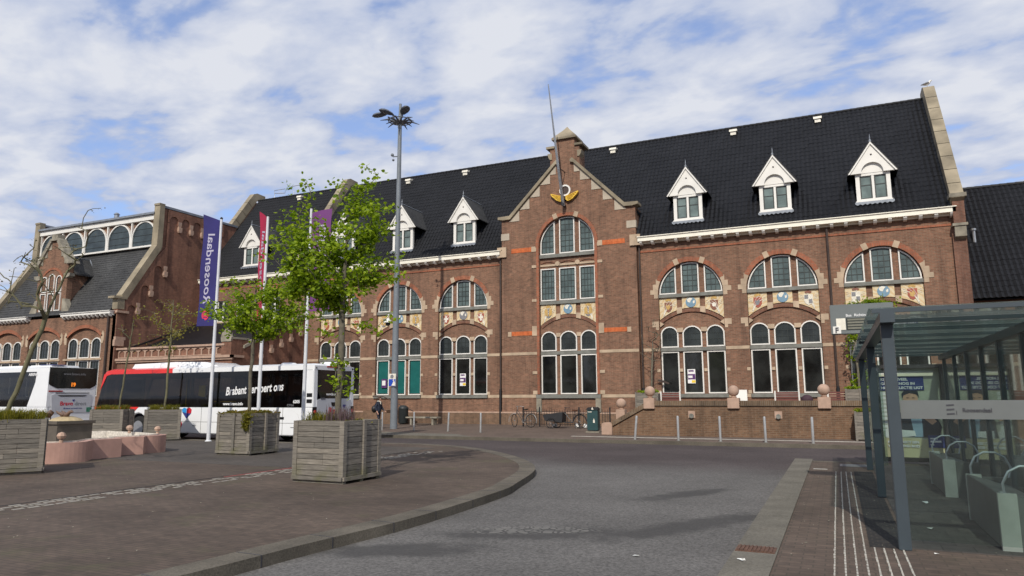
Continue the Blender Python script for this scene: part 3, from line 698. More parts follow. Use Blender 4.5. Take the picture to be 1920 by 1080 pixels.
for x in (-0.6, 0.6): s_.prism(arc(GX+x, 9.1, 0.14, 0, 2*PI*9/10, 9), 'xz', -0.09, 0.0)
s_.obj('stone_trim', STONE, ST)
gs = MB(); gs.box(GX-r+0.01, GX+r-0.01, -0.15, 0.1, 9.46, 9.65); gs.box(GX-r+0.01, GX+r-0.01, -0.15, 0.1, 6.76, 6.94); gs.box(GX-r+0.01, GX+r-0.01, -0.08, 0.1, 3.9, 4.08); gs.box(GX-r-0.2, GX+r+0.2, gy-0.12, 0.05, 1.48, 1.678); gs.obj('sill', SILL, ST)
gp = MB()
for s in (-1, 1): gp.box(*sorted((GX+s*(r-0.1), GX+s*(r+0.2))), gy-0.1, gy, 0.7, 1.48)
gp.obj('sill_bracket', STONE_G, ST)
pl = MB(); pl.box(GX-hw-0.03, GX+hw+0.03, gy-0.06, gy, 0, 0.64); pl.obj('plinth', BR_D, ST)
pl = MB(); pl.box(GX-hw-0.04, GX+hw+0.04, gy-0.08, gy, 0.64, 0.72); pl.obj('plinth_course', STONE_P, ST)
b = MB()
for cx in (-1.2, 0, 1.2):
    o = segarc(GX+cx-0.52, 9.1, GX+cx+0.52, 9.1, 0.2, 8); i = segarc(GX+cx-0.46, 9.1, GX+cx+0.46, 9.1, 0.13, 8)
    for k in range(8): b.prism([o[k], o[k+1], i[k+1], i[k]], 'xz', -0.05, 0.0)
o = segarc(GX-W_+0.01, 5.54, GX+W_-0.01, 5.54, 0.62, 16); i = segarc(GX-W_+0.1, 5.4, GX+W_-0.1, 5.4, 0.58, 16)
for k in range(16): b.prism([o[k], o[k+1], i[k+1], i[k]], 'xz', -0.05, 0.0)
b.obj('relieving_arch', brick_dk, ST)
# gable windows (recess plane at y=0)
def shift_gable():
    global window
    old = window
    def w2(parent, poly, y, glass, **k): return old(parent, poly, 0.01, glass, **k)
    window = w2
    lower_lights(GX)
    for a, b in LT: old(ST, [(GX+a, 6.97), (GX+b, 6.97), (GX+b, 8.84), (GX+a, 8.84)], 0.01, GL_UP, nx=4, dz=0.31, depth=0.1, bw=0.025)
    window = old
shift_gable()
_w = window
def window(parent, poly, y, glass, **k): return _w(parent, poly, 0.01, glass, **k)
lunette(GX, 9.67, 1.64, 0.47)
window = _w
def gmos():
    n0 = set(o.name for o in col.objects); mosaics(GX, ('eagle', 'eagle'), 'blue')
    for o in col.objects:
        if o.name not in n0 and o.parent == ST: o.location.y -= 0.2
gmos()
# round window, winged emblem, flagstaff
rw = MB(); rw.ring(arc(GX, 13.3, 0.34, 0, 2*PI*23/24, 23), arc(GX, 13.3, 0.25, 0, 2*PI*23/24, 23), 'xz', gy-0.08, gy+0.02); rwo = rw.obj('round_window', WHITE, ST)
MB().prism(arc(GX, 13.3, 0.24, 0, 2*PI*23/24, 23), 'xz', gy-0.02, gy+0.02).obj('pane', PIPE, rwo)
em = MB()
for s in (-1, 1):
    feathers = [(0.08, 12.72), (0.08, 12.95), (0.3, 12.98), (0.82, 13.16), (0.84, 13.1), (0.7, 12.92), (0.62, 12.86), (0.5, 12.74), (0.38, 12.68), (0.2, 12.62)]
    em.prism([(GX+s*a, b) for a, b in feathers], 'xz', gy-0.2, gy-0.02)
    for q in range(4): em.tube([(GX+s*(0.15+q*0.03), gy-0.2, 12.9-q*0.06), (GX+s*(0.75-q*0.1), gy-0.22, 13.08-q*0.1)], [0.035, 0.012], 5)
em.obj('winged_emblem', GOLD, ST)
b = MB(); b.tube([(GX-0.0, gy-0.1, 12.35), (GX, gy-0.5, 12.35), (GX, gy-0.5, 12.75)], 0.09, 8); b.tube([(GX, gy, 12.75), (GX, gy-0.5, 12.75)], 0.06, 8); b.tube([(GX, gy, 14.4), (GX, -1.45, 14.35)], 0.025, 6); b.obj('flagstaff_bracket', PIPE_B, ST)
MB().tube([(GX+0.02, -0.62, 12.3), (GX+0.06, -1.45, 14.2), (GX+0.06, -2.85, 18.68)], [0.09, 0.075, 0.03], 8).obj('flagstaff', METAL, ST)
# seagull on the far coping
# ------------------------------------------------------------------ waiting hall on the left
HA = thing('waiting_hall', 'tall brick hall at the left with arched clerestory windows under a flat roof', 'hall', (-48.8, -6.65, 0))
HX0, HX1, HY = -55.5, -42.09, -6.65
BR_S = brickmat('brick_side', (0.27, 0.125, 0.08), (0.21, 0.095, 0.06), (0.2, 0.13, 0.1), stain=0.25)
hw_ = MB()
HC = [-45.05, -49.2, -53.35]
LW_ = [(-1.62, -0.68), (-0.5, 0.5), (0.68, 1.62)]
ed = [HX1, (HC[0]+HC[1])/2, (HC[1]+HC[2])/2, HX0]
for k, cx in enumerate(HC):     # front wall with one segment-headed bay each, recess 0.15
    xl, xr = ed[k+1], ed[k]
    a = segarc(cx-1.7, 5.55, cx, 6.15, 0.25, 1); full = segarc(cx-1.7, 5.55, cx+1.7, 5.55, 0.62, 16)
    hw_.prism([(xl, 0), (cx, 0), (cx, 1.6), (cx-1.7, 1.6)] + full[:9] + [(cx, 7.0), (xl, 7.0)], 'xz', HY, HY+0.3)
    hw_.prism([(cx, 0), (xr, 0), (xr, 7.0), (cx, 7.0)] + full[8:] + [(cx+1.7, 1.6), (cx, 1.6)], 'xz', HY, HY+0.3)
hw_.box(HX0, HX1-0.3, HY+0.15, HY+0.5, 0, 7.0)
hw_.obj('wall', BR, HA)
bk = MB(); bk.prism([(HY+0.5, 0), (HY+0.5, 7.0), (-3.6, 11.8), (-3.6, 14.2), (2.9, 14.2), (2.9, 0)], 'yz', HX0+0.4, HX1-0.3); bk.obj('inner_wall', BR_S, HA)
def side_wall(x0, x1):
    m = MB(); m.prism([(HY, 0), (HY, 8.0), (-6.15, 8.0), (-3.85, 11.85), (-3.85, 14.75), (2.9, 14.75), (2.9, 0)], 'yz', x0, x1); m.obj('side_wall', BR_S, HA)
side_wall(HX1-0.3, HX1-0.0); side_wall(HX0, HX0+0.3)
# blind arcade layer on the right-facing wall
ar_ = MB()
def leg_arch(ya, yb, zleg_a, zleg_b, ztop_a, ztop_b, x0, x1, spring):
    r = (yb-ya-0.3)/2; cy = (ya+yb)/2
    pts = [(ya, ztop_a), (ya, zleg_a), (ya+0.15, zleg_a)] + [(ya+0.15, spring)] + arc(cy, spring, r, PI, 0, 10)[1:-1] + [(yb-0.15, spring), (yb-0.15, zleg_b), (yb, zleg_b), (yb, ztop_b)]
    ar_.prism(pts, 'yz', x0, x1)
XA, XB = HX1, HX1+0.09
for k in range(5):
    y = -3.35+k*1.0
    leg_arch(y, y+1.0, 13.75, 13.75, 14.7, 14.7, XA, XB, 13.95)
leg_arch(-4.3, -3.36, 8.9, 10.4, 10.9, 12.0, XA, XB, 10.25); leg_arch(-5.2, -4.31, 7.6, 8.9, 9.45, 10.9, XA, XB, 8.8); leg_arch(-6.1, -5.21, 7.2, 7.6, 8.0, 9.4, XA, XB, 7.35)
ar_.box(XA, XB, -3.36, -3.2, 10.4, 13.8); ar_.box(XA, XB, HY, -6.11, 0, 7.9)
ar_.obj('blind_arcade', BR_S, HA)
cb = MB()
for y, z in ((-2.35, 13.75), (-1.35, 13.75), (-0.35, 13.75), (0.65, 13.75), (-3.3, 10.4), (-4.3, 8.9), (-5.2, 7.6)):
    cb.box(XA, XB+0.02, y-0.14, y+0.14, z-0.02, z+0.25); cb.prism([(y-0.14, z-0.14), (y-0.14, z-0.4), (y-0.08, z-0.52), (y+0.08, z-0.52), (y+0.14, z-0.4), (y+0.14, z-0.14)], 'yz', XA, XB+0.1)
    cb.box(XA, XB+0.015, y-0.1, y+0.1, z-0.141, z-0.021)
cb.box(XA, XB+0.12, HY-0.1, -5.9, 7.05, 7.2); cb.box(XA, XB+0.1, -6.75, -6.1, 4.9, 5.3); cb.box(XA, XB+0.1, -6.7, -6.0, 5.301, 5.5)
cb.obj('corbel', STONE_P, HA)
co = MB()
for x0, x1 in ((HX1-0.42, HX1+0.14), (HX0-0.14, HX0+0.42)):
    co.prism([(-6.35, 8.0), (-6.1, 7.95), (-3.75, 11.8), (-3.9, 11.95), (-4.15, 12.0), (-6.45, 8.25)], 'yz', x0, x1)
    co.prism([(-4.15, 12.0), (-3.72, 11.85), (-3.72, 14.9), (-4.1, 14.85)], 'yz', x0+0.001, x1-0.001)
    co.box(x0-0.02, x1+0.02, -7.0, -6.05, 7.98, 8.12); co.box(x0+0.04, x1-0.02, HY-0.05, -6.2, 7.3, 7.97)
    co.box(x0-0.001, x1+0.002, -4.15, -3.7, 14.86, 15.0)
co.obj('coping', STONE_C, HA)
cq = MB()
for x0, x1 in ((HX1-0.36, HX1+0.08), (HX0-0.08, HX0+0.36)): cq.box(x0, x1, -3.69, 3.0, 14.76, 14.92)
cq.obj('parapet_flashing', LEAD, HA)
tile_roof('roof', HA, SLATE, HX0+0.42, HX1-0.42, -6.85, 7.16, -3.7, 12.05, tw=0.3, th=0.22, amp=0.004, sub=2, lift=0.018)
rr = MB(); rr.prism([(-6.6, 7.1), (-3.65, 11.9), (-3.0, 11.9), (-3.0, 7.1)], 'yz', HX0+0.4, HX1-0.4); rr.obj('roof_body', SLATE, HA)
tr = MB(); tr.box(HX0+0.35, HX1-0.35, -4.2, 2.9, 14.28, 14.42); tr.lathe([(0.3, 14.42), (0.3, 14.5), (0.17, 14.7), (0.17, 14.95), (0.22, 14.97), (0.1, 15.1)], (-47.5, -3.3, 0), 10); tr.obj('flat_roof', LEAD, HA)
# clerestory
cl = MB(); cl.box(HX0+0.4, HX1-0.4, -4.05, -3.7, 13.92, 14.27); cl.box(HX0+0.4, HX1-0.4, -4.02, -3.8, 12.0, 12.12)
PX = [-42.35-2.53*k for k in range(6)]
for i in range(5):
    x1, x0 = PX[i], PX[i+1]; x0 = max(x0, HX0+0.42)
    if x1-x0 < 1.5: continue
    cx = (x0+x1)/2; r = (x1-x0)/2-0.06
    for s in (-1, 1):
        cl.box(*sorted((cx+s*(r+0.002), cx+s*(r+0.06))), -3.98, -3.8, 12.12, 13.92)
    o = arc(cx, 12.65, 1, 0, PI, 16); ro, ri = r, r-0.09
    for k in range(16):
        c1, s1, c2, s2 = math.cos(PI*k/16), math.sin(PI*k/16), math.cos(PI*(k+1)/16), math.sin(PI*(k+1)/16)
        cl.prism([(cx+ro*c1, 12.72+ro*s1), (cx+ro*c2, 12.72+ro*s2), (cx+ri*c2, 12.72+ri*s2), (cx+ri*c1, 12.72+ri*s1)], 'xz', -3.97, -3.8)
    for s in (-1, 1): cl.box(*sorted((cx+s*(r-0.001), cx+s*(r-0.09))), -3.97, -3.8, 12.12, 12.72)
cl.obj('clerestory_frame', WHITE, HA)
for i in range(5):
    x1, x0 = PX[i], max(PX[i+1], HX0+0.42)
    if x1-x0 < 1.5: continue
    cx = (x0+x1)/2; r = (x1-x0)/2-0.1
    p = MB(); p.prism([(cx-r, 12.1), (cx+r, 12.1)] + arc(cx, 12.72, r, 0, PI, 16), 'xz', -3.9, -3.85); wo_ = p.obj('clerestory_window', GL_HALL, HA)
    b = MB()
    for z in (12.45, 12.9, 13.35): 
        hh = r if z < 12.72 else math.sqrt(max(0.01, r*r-(z-12.72)**2)); b.box(cx-hh, cx+hh, -3.925, -3.901, z-0.012, z+0.012)
    b.obj('glazing_bars', DARKF, wo_)
cs = MB(); cs.box(HX0+0.4, HX1-0.4, -3.84, -3.75, 12.0, 13.95); cs.obj('spandrel', BR, HA)
# gable dormer
gx = -48.95; gd = MB()
gd.prism([(gx-1.6, 7.2), (gx+1.6, 7.2), (gx+1.6, 10.75), (gx+0.35, 12.45), (gx-0.35, 12.45), (gx-1.6, 10.75)], 'xz', HY+0.02, HY+0.4)
gd.box(gx-1.5, gx+1.5, HY+0.4, -4.4, 7.2, 10.1)
gd.obj('gable_dormer', BR, HA)
gq = MB()
for s in (-1, 1):
    e = lambda u: gx+s*u
    gq.prism([(e(2.15), 10.72), (e(2.1), 10.88), (e(1.75), 10.92), (e(0.45), 12.6), (e(0.3), 12.55), (e(0.3), 12.38), (e(1.55), 10.7)], 'xz', HY-0.12, HY+0.45)
    for k in range(3):
        x0 = 0.35+k*0.4; x1 = x0+0.4; zz = lambda x: 12.36-(x-0.35)*1.32
        gq.prism([(e(x0), zz(x0)), (e(x0), zz(x1)), (e(x1), zz(x1))], 'xz', HY-0.01, HY+0.02)
    gq.prism([(e(1.3), 9.75), (e(1.3), 10.05), (e(1.95), 10.05), (e(1.9), 9.85), (e(1.62), 9.75)], 'xz', HY-0.06, HY+0.3)
    gq.prism([(e(1.35), 7.35), (e(1.35), 8.3), (e(1.6), 8.3), (e(2.1), 7.45), (e(2.1), 7.35)], 'xz', HY-0.05, HY+0.3)
gq.box(gx-0.42, gx+0.42, HY-0.14, HY+0.5, 12.45, 12.6); gq.box(gx-0.3, gx+0.3, HY-0.1, HY+0.45, 12.6, 12.9)
gq.obj('gable_coping', STONE_G, HA)
gr_ = MB()
for s in (-1, 1):
    A = (gx+s*1.95, HY+0.4, 10.08); B = (gx, HY+0.4, 11.5); Cc = (gx, -4.0, 11.5); D = (gx+s*1.95, -4.85, 10.08)
    vs = [Vector(p) for p in (A, B, Cc, D)]; vs += [v-Vector((0, 0, 0.12)) for v in vs]
    gr_.add(vs, [(0, 1, 2, 3), (7, 6, 5, 4), (0, 4, 5, 1), (1, 5, 6, 2), (2, 6, 7, 3), (3, 7, 4, 0)])
gr_.obj('dormer_roof', SLATE, HA)
tf = MB(); tf.tube([(gx, -6.2, 11.53), (gx, -4.05, 11.53), (gx+1.97, -4.85, 10.1)], 0.05, 6); tf.obj('lead_flashing', LEAD, HA)
for a, b in ((-1.1, -0.5), (-0.32, 0.32), (0.5, 1.1)):
    zt = 9.7 if abs(a+b) > 0.1 else 9.85
    window(HA, [(gx+a, 7.5), (gx+b, 7.5), (gx+b, 8.75), (gx+a, 8.75)], HY+0.06, GL_MID, nx=2, dz=0.4, depth=0.1)
    window(HA, [(gx+a, 8.82), (gx+b, 8.82)] + segarc(gx+b, zt, gx+a, zt, 0.26, 6), HY+0.06, GL_MID, nx=2, dz=0.4, depth=0.1)
rg = MB(); o = segarc(gx-1.25, 9.6, gx+1.25, 9.6, 0.95, 14); i = segarc(gx-1.1, 9.6, gx+1.1, 9.6, 0.8, 14)
for k in range(14): rg.prism([o[k], o[k+1], i[k+1], i[k]], 'xz', HY-0.03, HY+0.02)
for cx in HC:
    o = segarc(cx-1.85, 5.62, cx+1.85, 5.62, 0.78, 16); i = segarc(cx-1.7, 5.55, cx+1.7, 5.55, 0.62, 16)
    for k in range(16): rg.prism([o[k], o[k+1], i[k+1], i[k]], 'xz', HY-0.03, HY+0.1)
rg.obj('arch_ring', BR_A, HA)
ss = MB()
for cx in HC:
    for s in (-1, 1):
        e = lambda u: cx+s*u
        ss.prism([(e(1.72), 5.1), (e(1.72), 5.75), (e(1.85), 5.95), (e(1.98), 5.75), (e(1.98), 5.3), (e(1.88), 5.1)], 'xz', HY-0.03, HY+0.1)
        ss.box(*sorted((e(0.5), e(0.68))), HY+0.07, HY+0.2, 5.1, 5.35)
    ss.box(cx-1.9, cx+1.9, HY-0.05, HY+0.2, 4.05, 4.17)
    for a, b in LW_:
        window(HA, [(cx+a, 4.19), (cx+b, 4.19)] + segarc(cx+b, 5.2, cx+a, 5.2, 0.32, 6), HY+0.17, GL_MID, nx=3, dz=0.3, depth=0.1)
        window(HA, [(cx+a, 1.7), (cx+b, 1.7), (cx+b, 4.03), (cx+a, 4.03)], HY+0.17, GL_MID, nx=3, dz=0.4, depth=0.1)
ss.obj('stone_trim', STONE, HA)
for x0, x1 in ((-47.2, HX1-0.2), (HX0+0.2, -50.9)):
    cornice(HA, x0, x1, HY, 6.92, 7.2, 0.42, proj=0.32, mat=WHITE)
d = MB(); d.tube([(-42.65, HY-0.12, 0), (-42.65, HY-0.12, 7.0)], 0.07, 8); d.obj('downpipe', PIPE, HA)

# ------------------------------------------------------------------ low annex between the hall and the main wing
AN = thing('annex_building', 'low brick annex with stone parapet and black lean-to roof, right of the tall hall', 'annex', (-37, -6.4, 0))
AX0, AX1, AY = -41.98, -32.1, -6.4
m = MB(); m.box(AX0, AX1-0.3, AY, AY+0.35, 0, 4.62); m.box(AX0, AX1-0.35, AY+0.35, -0.02, 0, 4.2)
m.prism([(AY, 0), (AY, 4.4), (-5.9, 4.4), (-0.02, 7.1), (-0.02, 0)], 'yz', AX1-0.299, AX1)
m.obj('wall', BR_S, AN)
pr = MB(); n = 15
for k in range(n):    # parapet panels
    a = AX0+0.15+(AX1-0.6-AX0-0.15)*k/n; b = AX0+0.15+(AX1-0.6-AX0-0.15)*(k+1)/n
    o = [(a, 4.1), (b, 4.1), (b, 4.62), (a, 4.62)]; i = [(a+0.06, 4.16), (b-0.06, 4.16), (b-0.06, 4.5), (a+0.06, 4.5)]
    o = [(a, 4.1), (b, 4.1), (b, 4.62), ((a+b)/2, 4.62), (a, 4.62)]; i = [(a+0.05, 4.15), (b-0.05, 4.15), (b-0.05, 4.45), ((a+b)/2, 4.57), (a+0.05, 4.45)]
    pr.ring(o, i, 'xz', AY-0.06, AY-0.001)
pr.box(AX0, AX1-0.5, AY-0.16, AY+0.45, 4.63, 4.75); pr.box(AX0, AX1+0.15, AY-0.18, AY-0.001, 3.92, 4.07); pr.box(AX0, AX1+0.1, AY-0.1, AY-0.002, 3.8, 3.92)
pr.box(AX1, AX1+0.15, AY-0.18, -5.6, 3.92, 4.07)
pr.obj('parapet', STONE_P, AN)
pp = MB(); pp.box(AX1-0.75, AX1+0.02, AY-0.12, -5.7, 4.07, 5.0); pp.box(AX1-0.6, AX1+0.01, -5.7, -5.2, 4.4, 4.98); pp.obj('pier', BR_S, AN)
pf = MB(); pf.prism([(AX1-0.75, 4.85), (AX1-0.8, 5.1), (AX1-0.72, 5.35), (AX1-0.37, 5.65), (AX1-0.02, 5.35), (AX1+0.06, 5.1), (AX1+0.01, 4.85)], 'xz', AY-0.17, AY-0.05)
pf.box(AX1-0.78, AX1+0.05, AY-0.049, -5.15, 5.0, 5.12); pf.obj('pier_cap', STONE_G, AN)
rr = MB(); rr.prism([(AY+0.4, 4.3), (-0.02, 6.9), (-0.02, 6.8), (AY+0.4, 4.2)], 'yz', AX0, AX1-0.3); rr.tube([(AX0, -5.5, 4.85), (AX0+0.04, -0.2, 6.86)], 0.06, 5); rr.tube([(-34.5, -4.6, 4.9), (-34.5, -4.6, 5.6)], 0.07, 6)
rr.obj('lean_to_roof', TILE, AN)
co = MB(); co.prism([(-5.6, 4.5), (-0.02, 7.08), (-0.02, 7.25), (-5.6, 4.67)], 'yz', AX1-0.35, AX1+0.14); co.obj('coping', STONE_G, AN)
ar_ = MB()
P4 = [(-4.2, 4.25), (-3.33, 4.65), (-2.47, 5.05), (-1.61, 5.45), (-0.72, 5.9)]
for (ya, za), (yb, zb_) in zip(P4[:-1], P4[1:]):
    leg_arch(ya, yb, za, zb_, 7.0+0.463*ya, 7.0+0.463*yb, AX1, AX1+0.08, zb_+0.12)
ar_.box(AX1, AX1+0.08, -0.72, -0.2, 5.9, 6.6)
ar_.obj('blind_arcade', BR_S, AN)
cb = MB()
for y, z in P4:
    cb.box(AX1, AX1+0.1, y-0.11, y+0.11, z-0.02, z+0.2); cb.prism([(y-0.12, z-0.02), (y-0.12, z-0.22), (y-0.07, z-0.32), (y+0.07, z-0.32), (y+0.12, z-0.22), (y+0.12, z-0.02)], 'yz', AX1, AX1+0.19)
cb.obj('corbel', STONE_P, AN)
# windows above the annex (main building)
for a, b in SWX:
    for q in (0, 1):
        x0 = a+(b-a)*q/2; x1 = a+(b-a)*(q+1)/2
        window(ST, [(x0+0.01, 6.98), (x1-0.01, 6.98), (x1-0.01, 8.49), (x0+0.01, 8.49)], 0.22, GL_MID, nx=2, dz=0.35, depth=0.12)
s_ = MB(); s_.box(-40.7, -34.4, -0.08, 0.0, 6.82, 6.96)
s_.obj('sill', STONE, ST)
rg = MB(); o = segarc(-36.4, 8.55, -33.7, 8.55, 0.7, 14); i = segarc(-36.2, 8.5, -33.9, 8.5, 0.55, 14)
for k in range(14): rg.prism([o[k], o[k+1], i[k+1], i[k]], 'xz', -0.03, 0.0)
rg.obj('arch_ring', BR_A, ST)

# ------------------------------------------------------------------ low wing at the right
RW = thing('side_wing', 'lower wing with long dark tiled roof adjoining the right end of the station', 'building', (15, 2, 0))
m = MB(); m.box(5.86, 26, 1.6, 11, 0, 6.1); m.obj('wall', BR, RW)
tile_roof('roof', RW, TILE, 5.9, 26, 1.1, 5.97, 5.9, 12.4)
m = MB(); m.prism([(1.2, 5.9), (5.95, 12.3), (10.7, 5.9)], 'yz', 5.9, 26); m.obj('roof_body', TILE, RW)
rd = MB()
for k in range(55): rd.tube([(5.95+k*0.36, 5.95, 12.42), (5.95+k*0.36+0.37, 5.95, 12.42)], [0.13, 0.115], 8)
rd.obj('ridge_tiles', TILE, RW)
m = MB(); m.tube([(6.72, 3.4, 5.4), (6.72, 3.4, 9.65)], 0.07, 8); m.lathe([(0.12, 9.65), (0.12, 9.75)], (6.72, 3.4, 0), 8); m.obj('vent_pipe', METAL, RW)

# ------------------------------------------------------------------ raised terrace
TE = thing('terrace_wall', 'raised brick terrace with rowlock coping and stone balls in front of the right wing', 'terrace', (-3, -8.5, 0))
m = MB(); m.box(-7.2, 6.5, -8.5, -8.15, 0, 1.2); m.box(-7.2, -6.85, -8.14, -0.08, 0, 1.2); m.box(-7.0, 6.5, -8.14, -0.09, 0, 0.78)
m.prism([(-8.6, 0), (-7.2, 0), (-7.2, 1.1), (-8.6, 0.35)], 'xz', -8.5, -8.16)
m.obj('wall', BR_T, TE)
c = MB(); c.box(-6.77, -3.92, -8.56, -8.1, 1.2, 1.39); c.box(-3.44, -0.68, -8.56, -8.1, 1.2, 1.39); c.box(-0.21, 6.5, -8.56, -8.1, 1.2, 1.39)
c.prism([(-8.62, 0.32), (-8.62, 0.5), (-7.18, 1.3), (-7.18, 1.1)], 'xz', -8.58, -8.1)
c.obj('rowlock_coping', brickmat('brick_coping', (0.17, 0.115, 0.07), (0.12, 0.08, 0.05), (0.2, 0.16, 0.12), bw=0.07, bh=0.3, stain=0.3), TE)
steps = MB()
for k in range(6): steps.box(-8.6+k*0.27, -7.2, -8.14, -6.4, 0.15*k+0.001 if k else 0.0, 0.15*(k+1))
steps.obj('step', STONE_G, TE)
m = MB(); m.prism([(-9.0, 0), (-8.55, 0), (-8.55, 0.45), (-8.63, 0.5), (-8.92, 0.5), (-9.0, 0.45)], 'xz', -8.62, -8.14); m.obj('newel_block', STONE_P, TE, bevel=0.015)
for x, z0, z1 in ((-6.98, 1.07, 1.5), (-3.68, 1.09, 1.5), (-0.45, 1.1, 1.52)):
    b = MB(); b.box(x-0.22, x+0.22, -8.62, -8.15, z0, z1); b.obj('pier', STONE_P, TE, bevel=0.015)
    s = MB(); s.lathe([(0.1, z1), (0.12, z1+0.04), (0.08, z1+0.07)], (x, -8.37, 0), 12); s.sphere((x, -8.37, z1+0.27), 0.215, 20); s.obj('stone_ball', STONE_P, TE, smooth=True)
b = MB(); b.box(-9.0, -8.6, -6.45, -6.05, 0, 1.0); b.obj('pier', STONE_P, TE, bevel=0.015)
s = MB(); s.sphere((-8.8, -6.25, 1.26), 0.22, 20); s.lathe([(0.1, 1.0), (0.12, 1.04), (0.08, 1.1)], (-8.8, -6.25, 0), 12); s.obj('stone_ball', STONE_P, TE, smooth=True)
b = MB(); b.prism([(-8.6, 0), (-7.3, 0), (-7.3, 0.95), (-8.6, 0.3)], 'xz', -6.4, -6.1); b.obj('stair_cheek', BR_T, TE)
for x in (-5.3, -2.07):
    b = MB(); b.box(x-0.135, x+0.135, -8.53, -8.49, 0.72, 0.99); v = b.obj('drain_stone', STONE_P, TE)
    b = MB(); b.lathe([(0.09, -8.6), (0.085, -8.531)], (x, 0, 0.8), 14, axis='y'); b.lathe([(0.03, -8.62), (0.03, -8.601)], (x, 0, 0.87), 8, axis='y'); b.obj('spout', SILL, v)
# ------------------------------------------------------------------ ground
def groundmat(name, c, var, scale, rough=0.9, speck=0.25, ss=60):
    m, t, b = newmat(name)
    P = NN(t, 'ShaderNodeNewGeometry').outputs['Position']
    a = ramp(t, noise_tex(t, scale, 7, P, 0.6), [(0.3, tuple(x*(1-var) for x in c)), (0.7, tuple(x*(1+var) for x in c))])
    a = mixc(t, 1.0, a, ramp(t, noise_tex(t, ss, 3, P, 0.7), [(0.3, (1-speck,)*3), (0.7, (1+speck,)*3)]), 'MULTIPLY')
    b.inputs['Roughness'].default_value = rough; b.inputs['Specular IOR Level'].default_value = 0.3
    bump(t, b, noise_tex(t, ss, 3, P), 0.35, 0.01)
    return m, t, b, a, P
ASPH, t, b, a, P = groundmat('asphalt', (0.114, 0.108, 0.102), 0.2, 0.45, speck=0.48, ss=30)
sp = NN(t, 'ShaderNodeSeparateXYZ'); t.links.new(P, sp.inputs[0])
# the far carriageway is a purplish clinker-red asphalt; its edge wavers a little
n_ = NN(t, 'ShaderNodeMath', operation='MULTIPLY_ADD'); t.links.new(noise_tex(t, 0.35, 3, P), n_.inputs[0]); n_.inputs[1].default_value = 3.0; t.links.new(sp.outputs[1], n_.inputs[2])
a = mixc(t, maprange(t, n_.outputs[0], -20.5, -16.0), a, mixc(t, 1.0, a, (0.55, 0.47, 0.49), 'MULTIPLY'))
def ellipse_mask(t, P, cx, cy, rx, ry, ang, soft=0.6):
    mp = NN(t, 'ShaderNodeMapping'); mp.vector_type = 'TEXTURE'; t.links.new(P, mp.inputs[0]); mp.inputs['Location'].default_value = (cx, cy, -0.12); mp.inputs['Rotation'].default_value = (0, 0, R_(ang)); mp.inputs['Scale'].default_value = (rx, ry, 1)
    ad = NN(t, 'ShaderNodeVectorMath', operation='ADD'); t.links.new(mp.outputs[0], ad.inputs[0])
    nz = NN(t, 'ShaderNodeTexNoise'); nz.inputs['Scale'].default_value = 3.5; nz.inputs['Detail'].default_value = 5; t.links.new(P, nz.inputs['Vector'])
    sb = NN(t, 'ShaderNodeVectorMath', operation='SUBTRACT'); t.links.new(nz.outputs['Color'], sb.inputs[0]); sb.inputs[1].default_value = (0.5, 0.5, 0.5); t.links.new(sb.outputs[0], ad.inputs[1])
    ln = NN(t, 'ShaderNodeVectorMath', operation='LENGTH'); t.links.new(ad.outputs[0], ln.inputs[0])
    return maprange(t, ln.outputs['Value'], 1-soft, 1.0, 1.0, 0.0)
for e in ((-3.6, -28.7, 1.6, 0.55, 28), (-2.5, -24.3, 1.5, 0.4, 62), (-4.6, -30.2, 1.3, 0.5, 30), (-1.9, -27.4, 2.2, 0.45, 60)):
    a = mixc(t, mixc(t, 0.75, (0, 0, 0), ellipse_mask(t, P, *e)), a, (0.045, 0.043, 0.042))
vo = NN(t, 'ShaderNodeTexVoronoi', feature='DISTANCE_TO_EDGE'); vo.inputs['Scale'].default_value = 9; t.links.new(P, vo.inputs['Vector'])
a = mixc(t, mixc(t, 1.0, ellipse_mask(t, P, -3.75, -28.55, 1.0, 0.32, 25, 0.4), maprange(t, vo.outputs['Distance'], 0.06, 0.16, 0.0, 0.55), 'MULTIPLY'), a, (0.23, 0.22, 0.2))
t.links.new(a, b.inputs['Base Color'])
PAVE = brickmat('paving_clinker', (0.118, 0.088, 0.07), (0.092, 0.07, 0.056), (0.074, 0.06, 0.048), bw=0.21, bh=0.07, mort=0.008, stain=0.35, ground=True, moss=0.5)
PAVE2 = brickmat('paving_platform', (0.128, 0.095, 0.076), (0.1, 0.076, 0.062), (0.08, 0.066, 0.052), bw=0.21, bh=0.105, mort=0.008, stain=0.3, ground=True, moss=0.15)
PAVE3 = brickmat('paving_front', (0.155, 0.115, 0.092), (0.12, 0.092, 0.076), (0.1, 0.08, 0.066), bw=0.21, bh=0.105, mort=0.008, stain=0.25, ground=True, moss=0.1)
CONC, t, b, a, P = groundmat('kerb_concrete', (0.112, 0.098, 0.077), 0.3, 1.4, speck=0.3, ss=45); t.links.new(a, b.inputs['Base Color'])
CONC2, t, b, a, P = groundmat('kerb_pale', (0.138, 0.126, 0.103), 0.22, 1.4, speck=0.3, ss=45); t.links.new(a, b.inputs['Base Color'])
DPAV = brickmat('paving_dark', (0.035, 0.034, 0.034), (0.026, 0.025, 0.026), (0.05, 0.045, 0.04), bw=0.1, bh=0.1, mort=0.01, stain=0.3, ground=True)
LINE = mk('white_marking', (0.5, 0.49, 0.44), 0.7, 0.25, 6)
def S(o): return tag(o, kind='structure')
S(MB().box(-900, 900, -900, 900, -0.5, -0.14).obj('ground', PAVE3))
S(MB().box(-120, 70, -70, -11.4, -0.139, -0.12).obj('road', ASPH))
